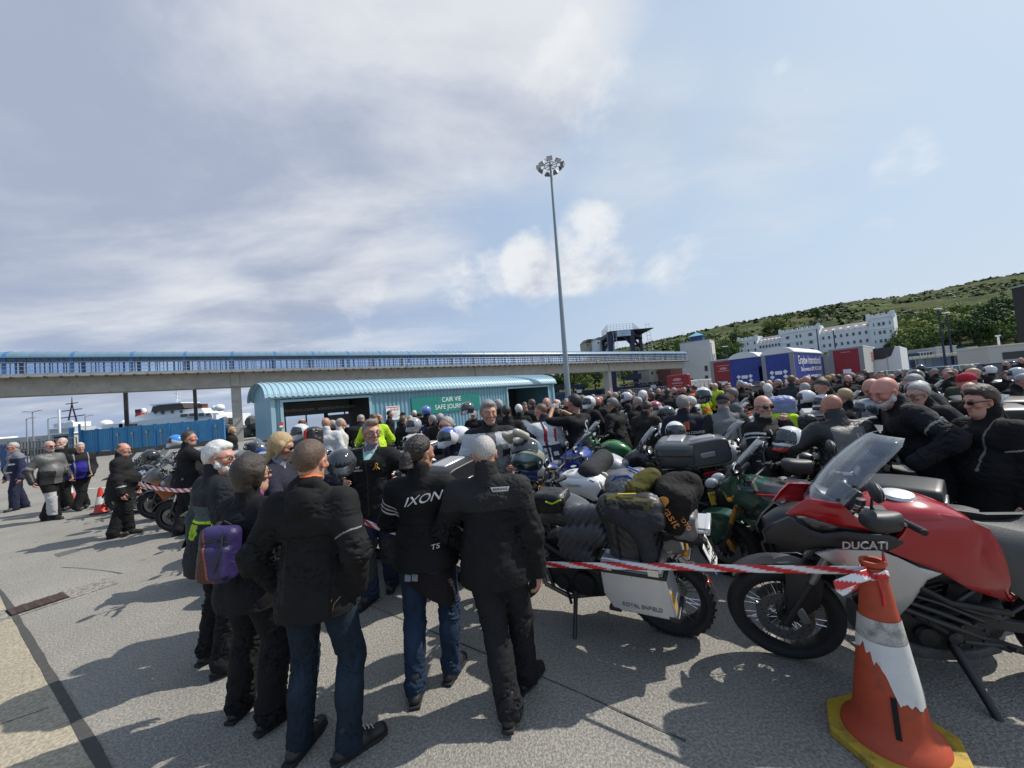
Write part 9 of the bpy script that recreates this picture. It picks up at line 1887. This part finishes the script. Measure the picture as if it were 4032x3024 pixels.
# small cones far left
def small_cone(f,label,s=1.0):
 p=gnd(*f);o=empty('traffic_cone',(p.x,p.y,0),0,label,'traffic cone');MB().prism([(.23*math.cos(R(22.5+45*k)),.23*math.sin(R(22.5+45*k))) for k in range(8)],.04,'Z',0).build('base',plast,o,bevel=.006);MB().lathe([(.16,.04),(.14,.07),(.035,.70),(.03,.70)],32,'Z').build('cone_body',mat('cone_red',(.55,.03,.015),.5,var=.1),o);MB().lathe([(.116,.25),(.078,.46)],32,'Z').build('reflective_sleeve',cone_w,o);o.scale=(s,s,s);return o
small_cone((398,2020),'small red cone with black base left of the heavy bald man',.9);small_cone((272,1970),'orange cone standing behind the far left group',.9)
# red and white barrier tape
tape_m=bpy.data.materials.new('barrier_tape');tape_m.use_nodes=True;t_=tape_m.node_tree;bs=t_.nodes['Principled BSDF'];bs.inputs['Roughness'].default_value=.35;at_=t_.nodes.new('ShaderNodeAttribute');at_.attribute_name='Col';t_.links.new(at_.outputs['Color'],bs.inputs['Base Color'])
def tape(pts,w,label,pitch=.20,sag=0.0,twist=0.0,slant=.06,parent=None,name='barrier_tape'):
 P=[Vector(p) for p in pts];seg=[]
 for a,c in zip(P,P[1:]):seg+=[(a.lerp(c,i/60)-Vector((0,0,sag*math.sin(math.pi*i/60)))) for i in range(60)]
 seg.append(P[-1]);K=6;V,F,col=[],[],[];s=0.0
 for i,p in enumerate(seg):
  if i:s+=(p-seg[i-1]).length
  tw=twist*math.sin(s*2.2)
  for k in range(K+1):
   u=k/K-.5;V.append(p+Vector((0,math.sin(tw)*u*w,math.cos(tw)*u*w)));ph=((s+u*slant*2)/pitch)%1.0;col.append((.55,.012,.02,1) if ph<.52 else (.72,.72,.72,1))
 n=len(seg);fine=[]
 for i in range(n-1):
  for k in range(K):F.append((i*(K+1)+k,(i+1)*(K+1)+k,(i+1)*(K+1)+k+1,i*(K+1)+k+1))
 me=bpy.data.meshes.new(name);me.from_pydata(V,[],F);me.materials.append(tape_m);ca=me.color_attributes.new('Col','FLOAT_COLOR','POINT');ca.data.foreach_set('color',[x for c in col for x in c]);me.shade_smooth();o=link(name,me,parent)
 m=o.modifiers.new('thick','SOLIDIFY');m.thickness=.0015
 return tag(o,label,'tape') if label else o
top=big.matrix_world@Vector((-.045,-.01,HC-.04));pz=atd(2140,3.05,2222)
tape([pz,(pz+top)/2,top],.045,'taut red and white tape from the grey haired man to the tall cone',.29,.004,.12,.11)
pa,pb_=atd(1435,3.3,2055),atd(1570,3.1,2098);tape([pa,pb_],.045,'short red and white tape between hooded man and ponytail woman',.17,.01,.4);pa,pb_=atd(545,6.2,1903),atd(768,5.7,1926);tape([pa,(pa+pb_)/2-Vector((0,0,.05)),pb_],.055,'red and white tape in front of the orange touring motorcycle',.16,.02,.2)
tail=tape([top,top+Vector((-.10,-.03,-.05)),top+Vector((-.19,-.05,-.065)),top+Vector((-.22,-.05,-.04)),top+Vector((-.12,-.05,-.012)),top+Vector((-.02,-.03,-.005))],.05,'loose loop of red and white tape tied to the tall cone',.21,.0,.6)
knot=tape([big.matrix_world@Vector((.056*math.cos(a),.056*math.sin(a),HC-.055+.01*math.sin(3*a))) for a in [k*math.tau/12 for k in range(13)]],.035,None,.2,0,.3,parent=tail);knot.matrix_parent_inverse=Matrix.Identity(4)
b=MB().tube([tuple(top+Vector((.01,-.04,-.02))),tuple(top+Vector((.02,-.05,-.10))),tuple(top+Vector((.015,-.055,-.16)))],.006,6).tube([tuple(top+Vector((.095,.0,.02))),tuple(top+Vector((.09,0,.09)))],[.012,.004],6);b.build('tape_end',mat('tape_red',(.5,.02,.03),.4),tail)
# labels for the trees
it=[(o,'%s %s'%(a,w),t) for o,a,w,t in TREES]
for o,a,w,t in TREES:o['category']='tree';o['group']='trees '+w
uniq(it,'tree')
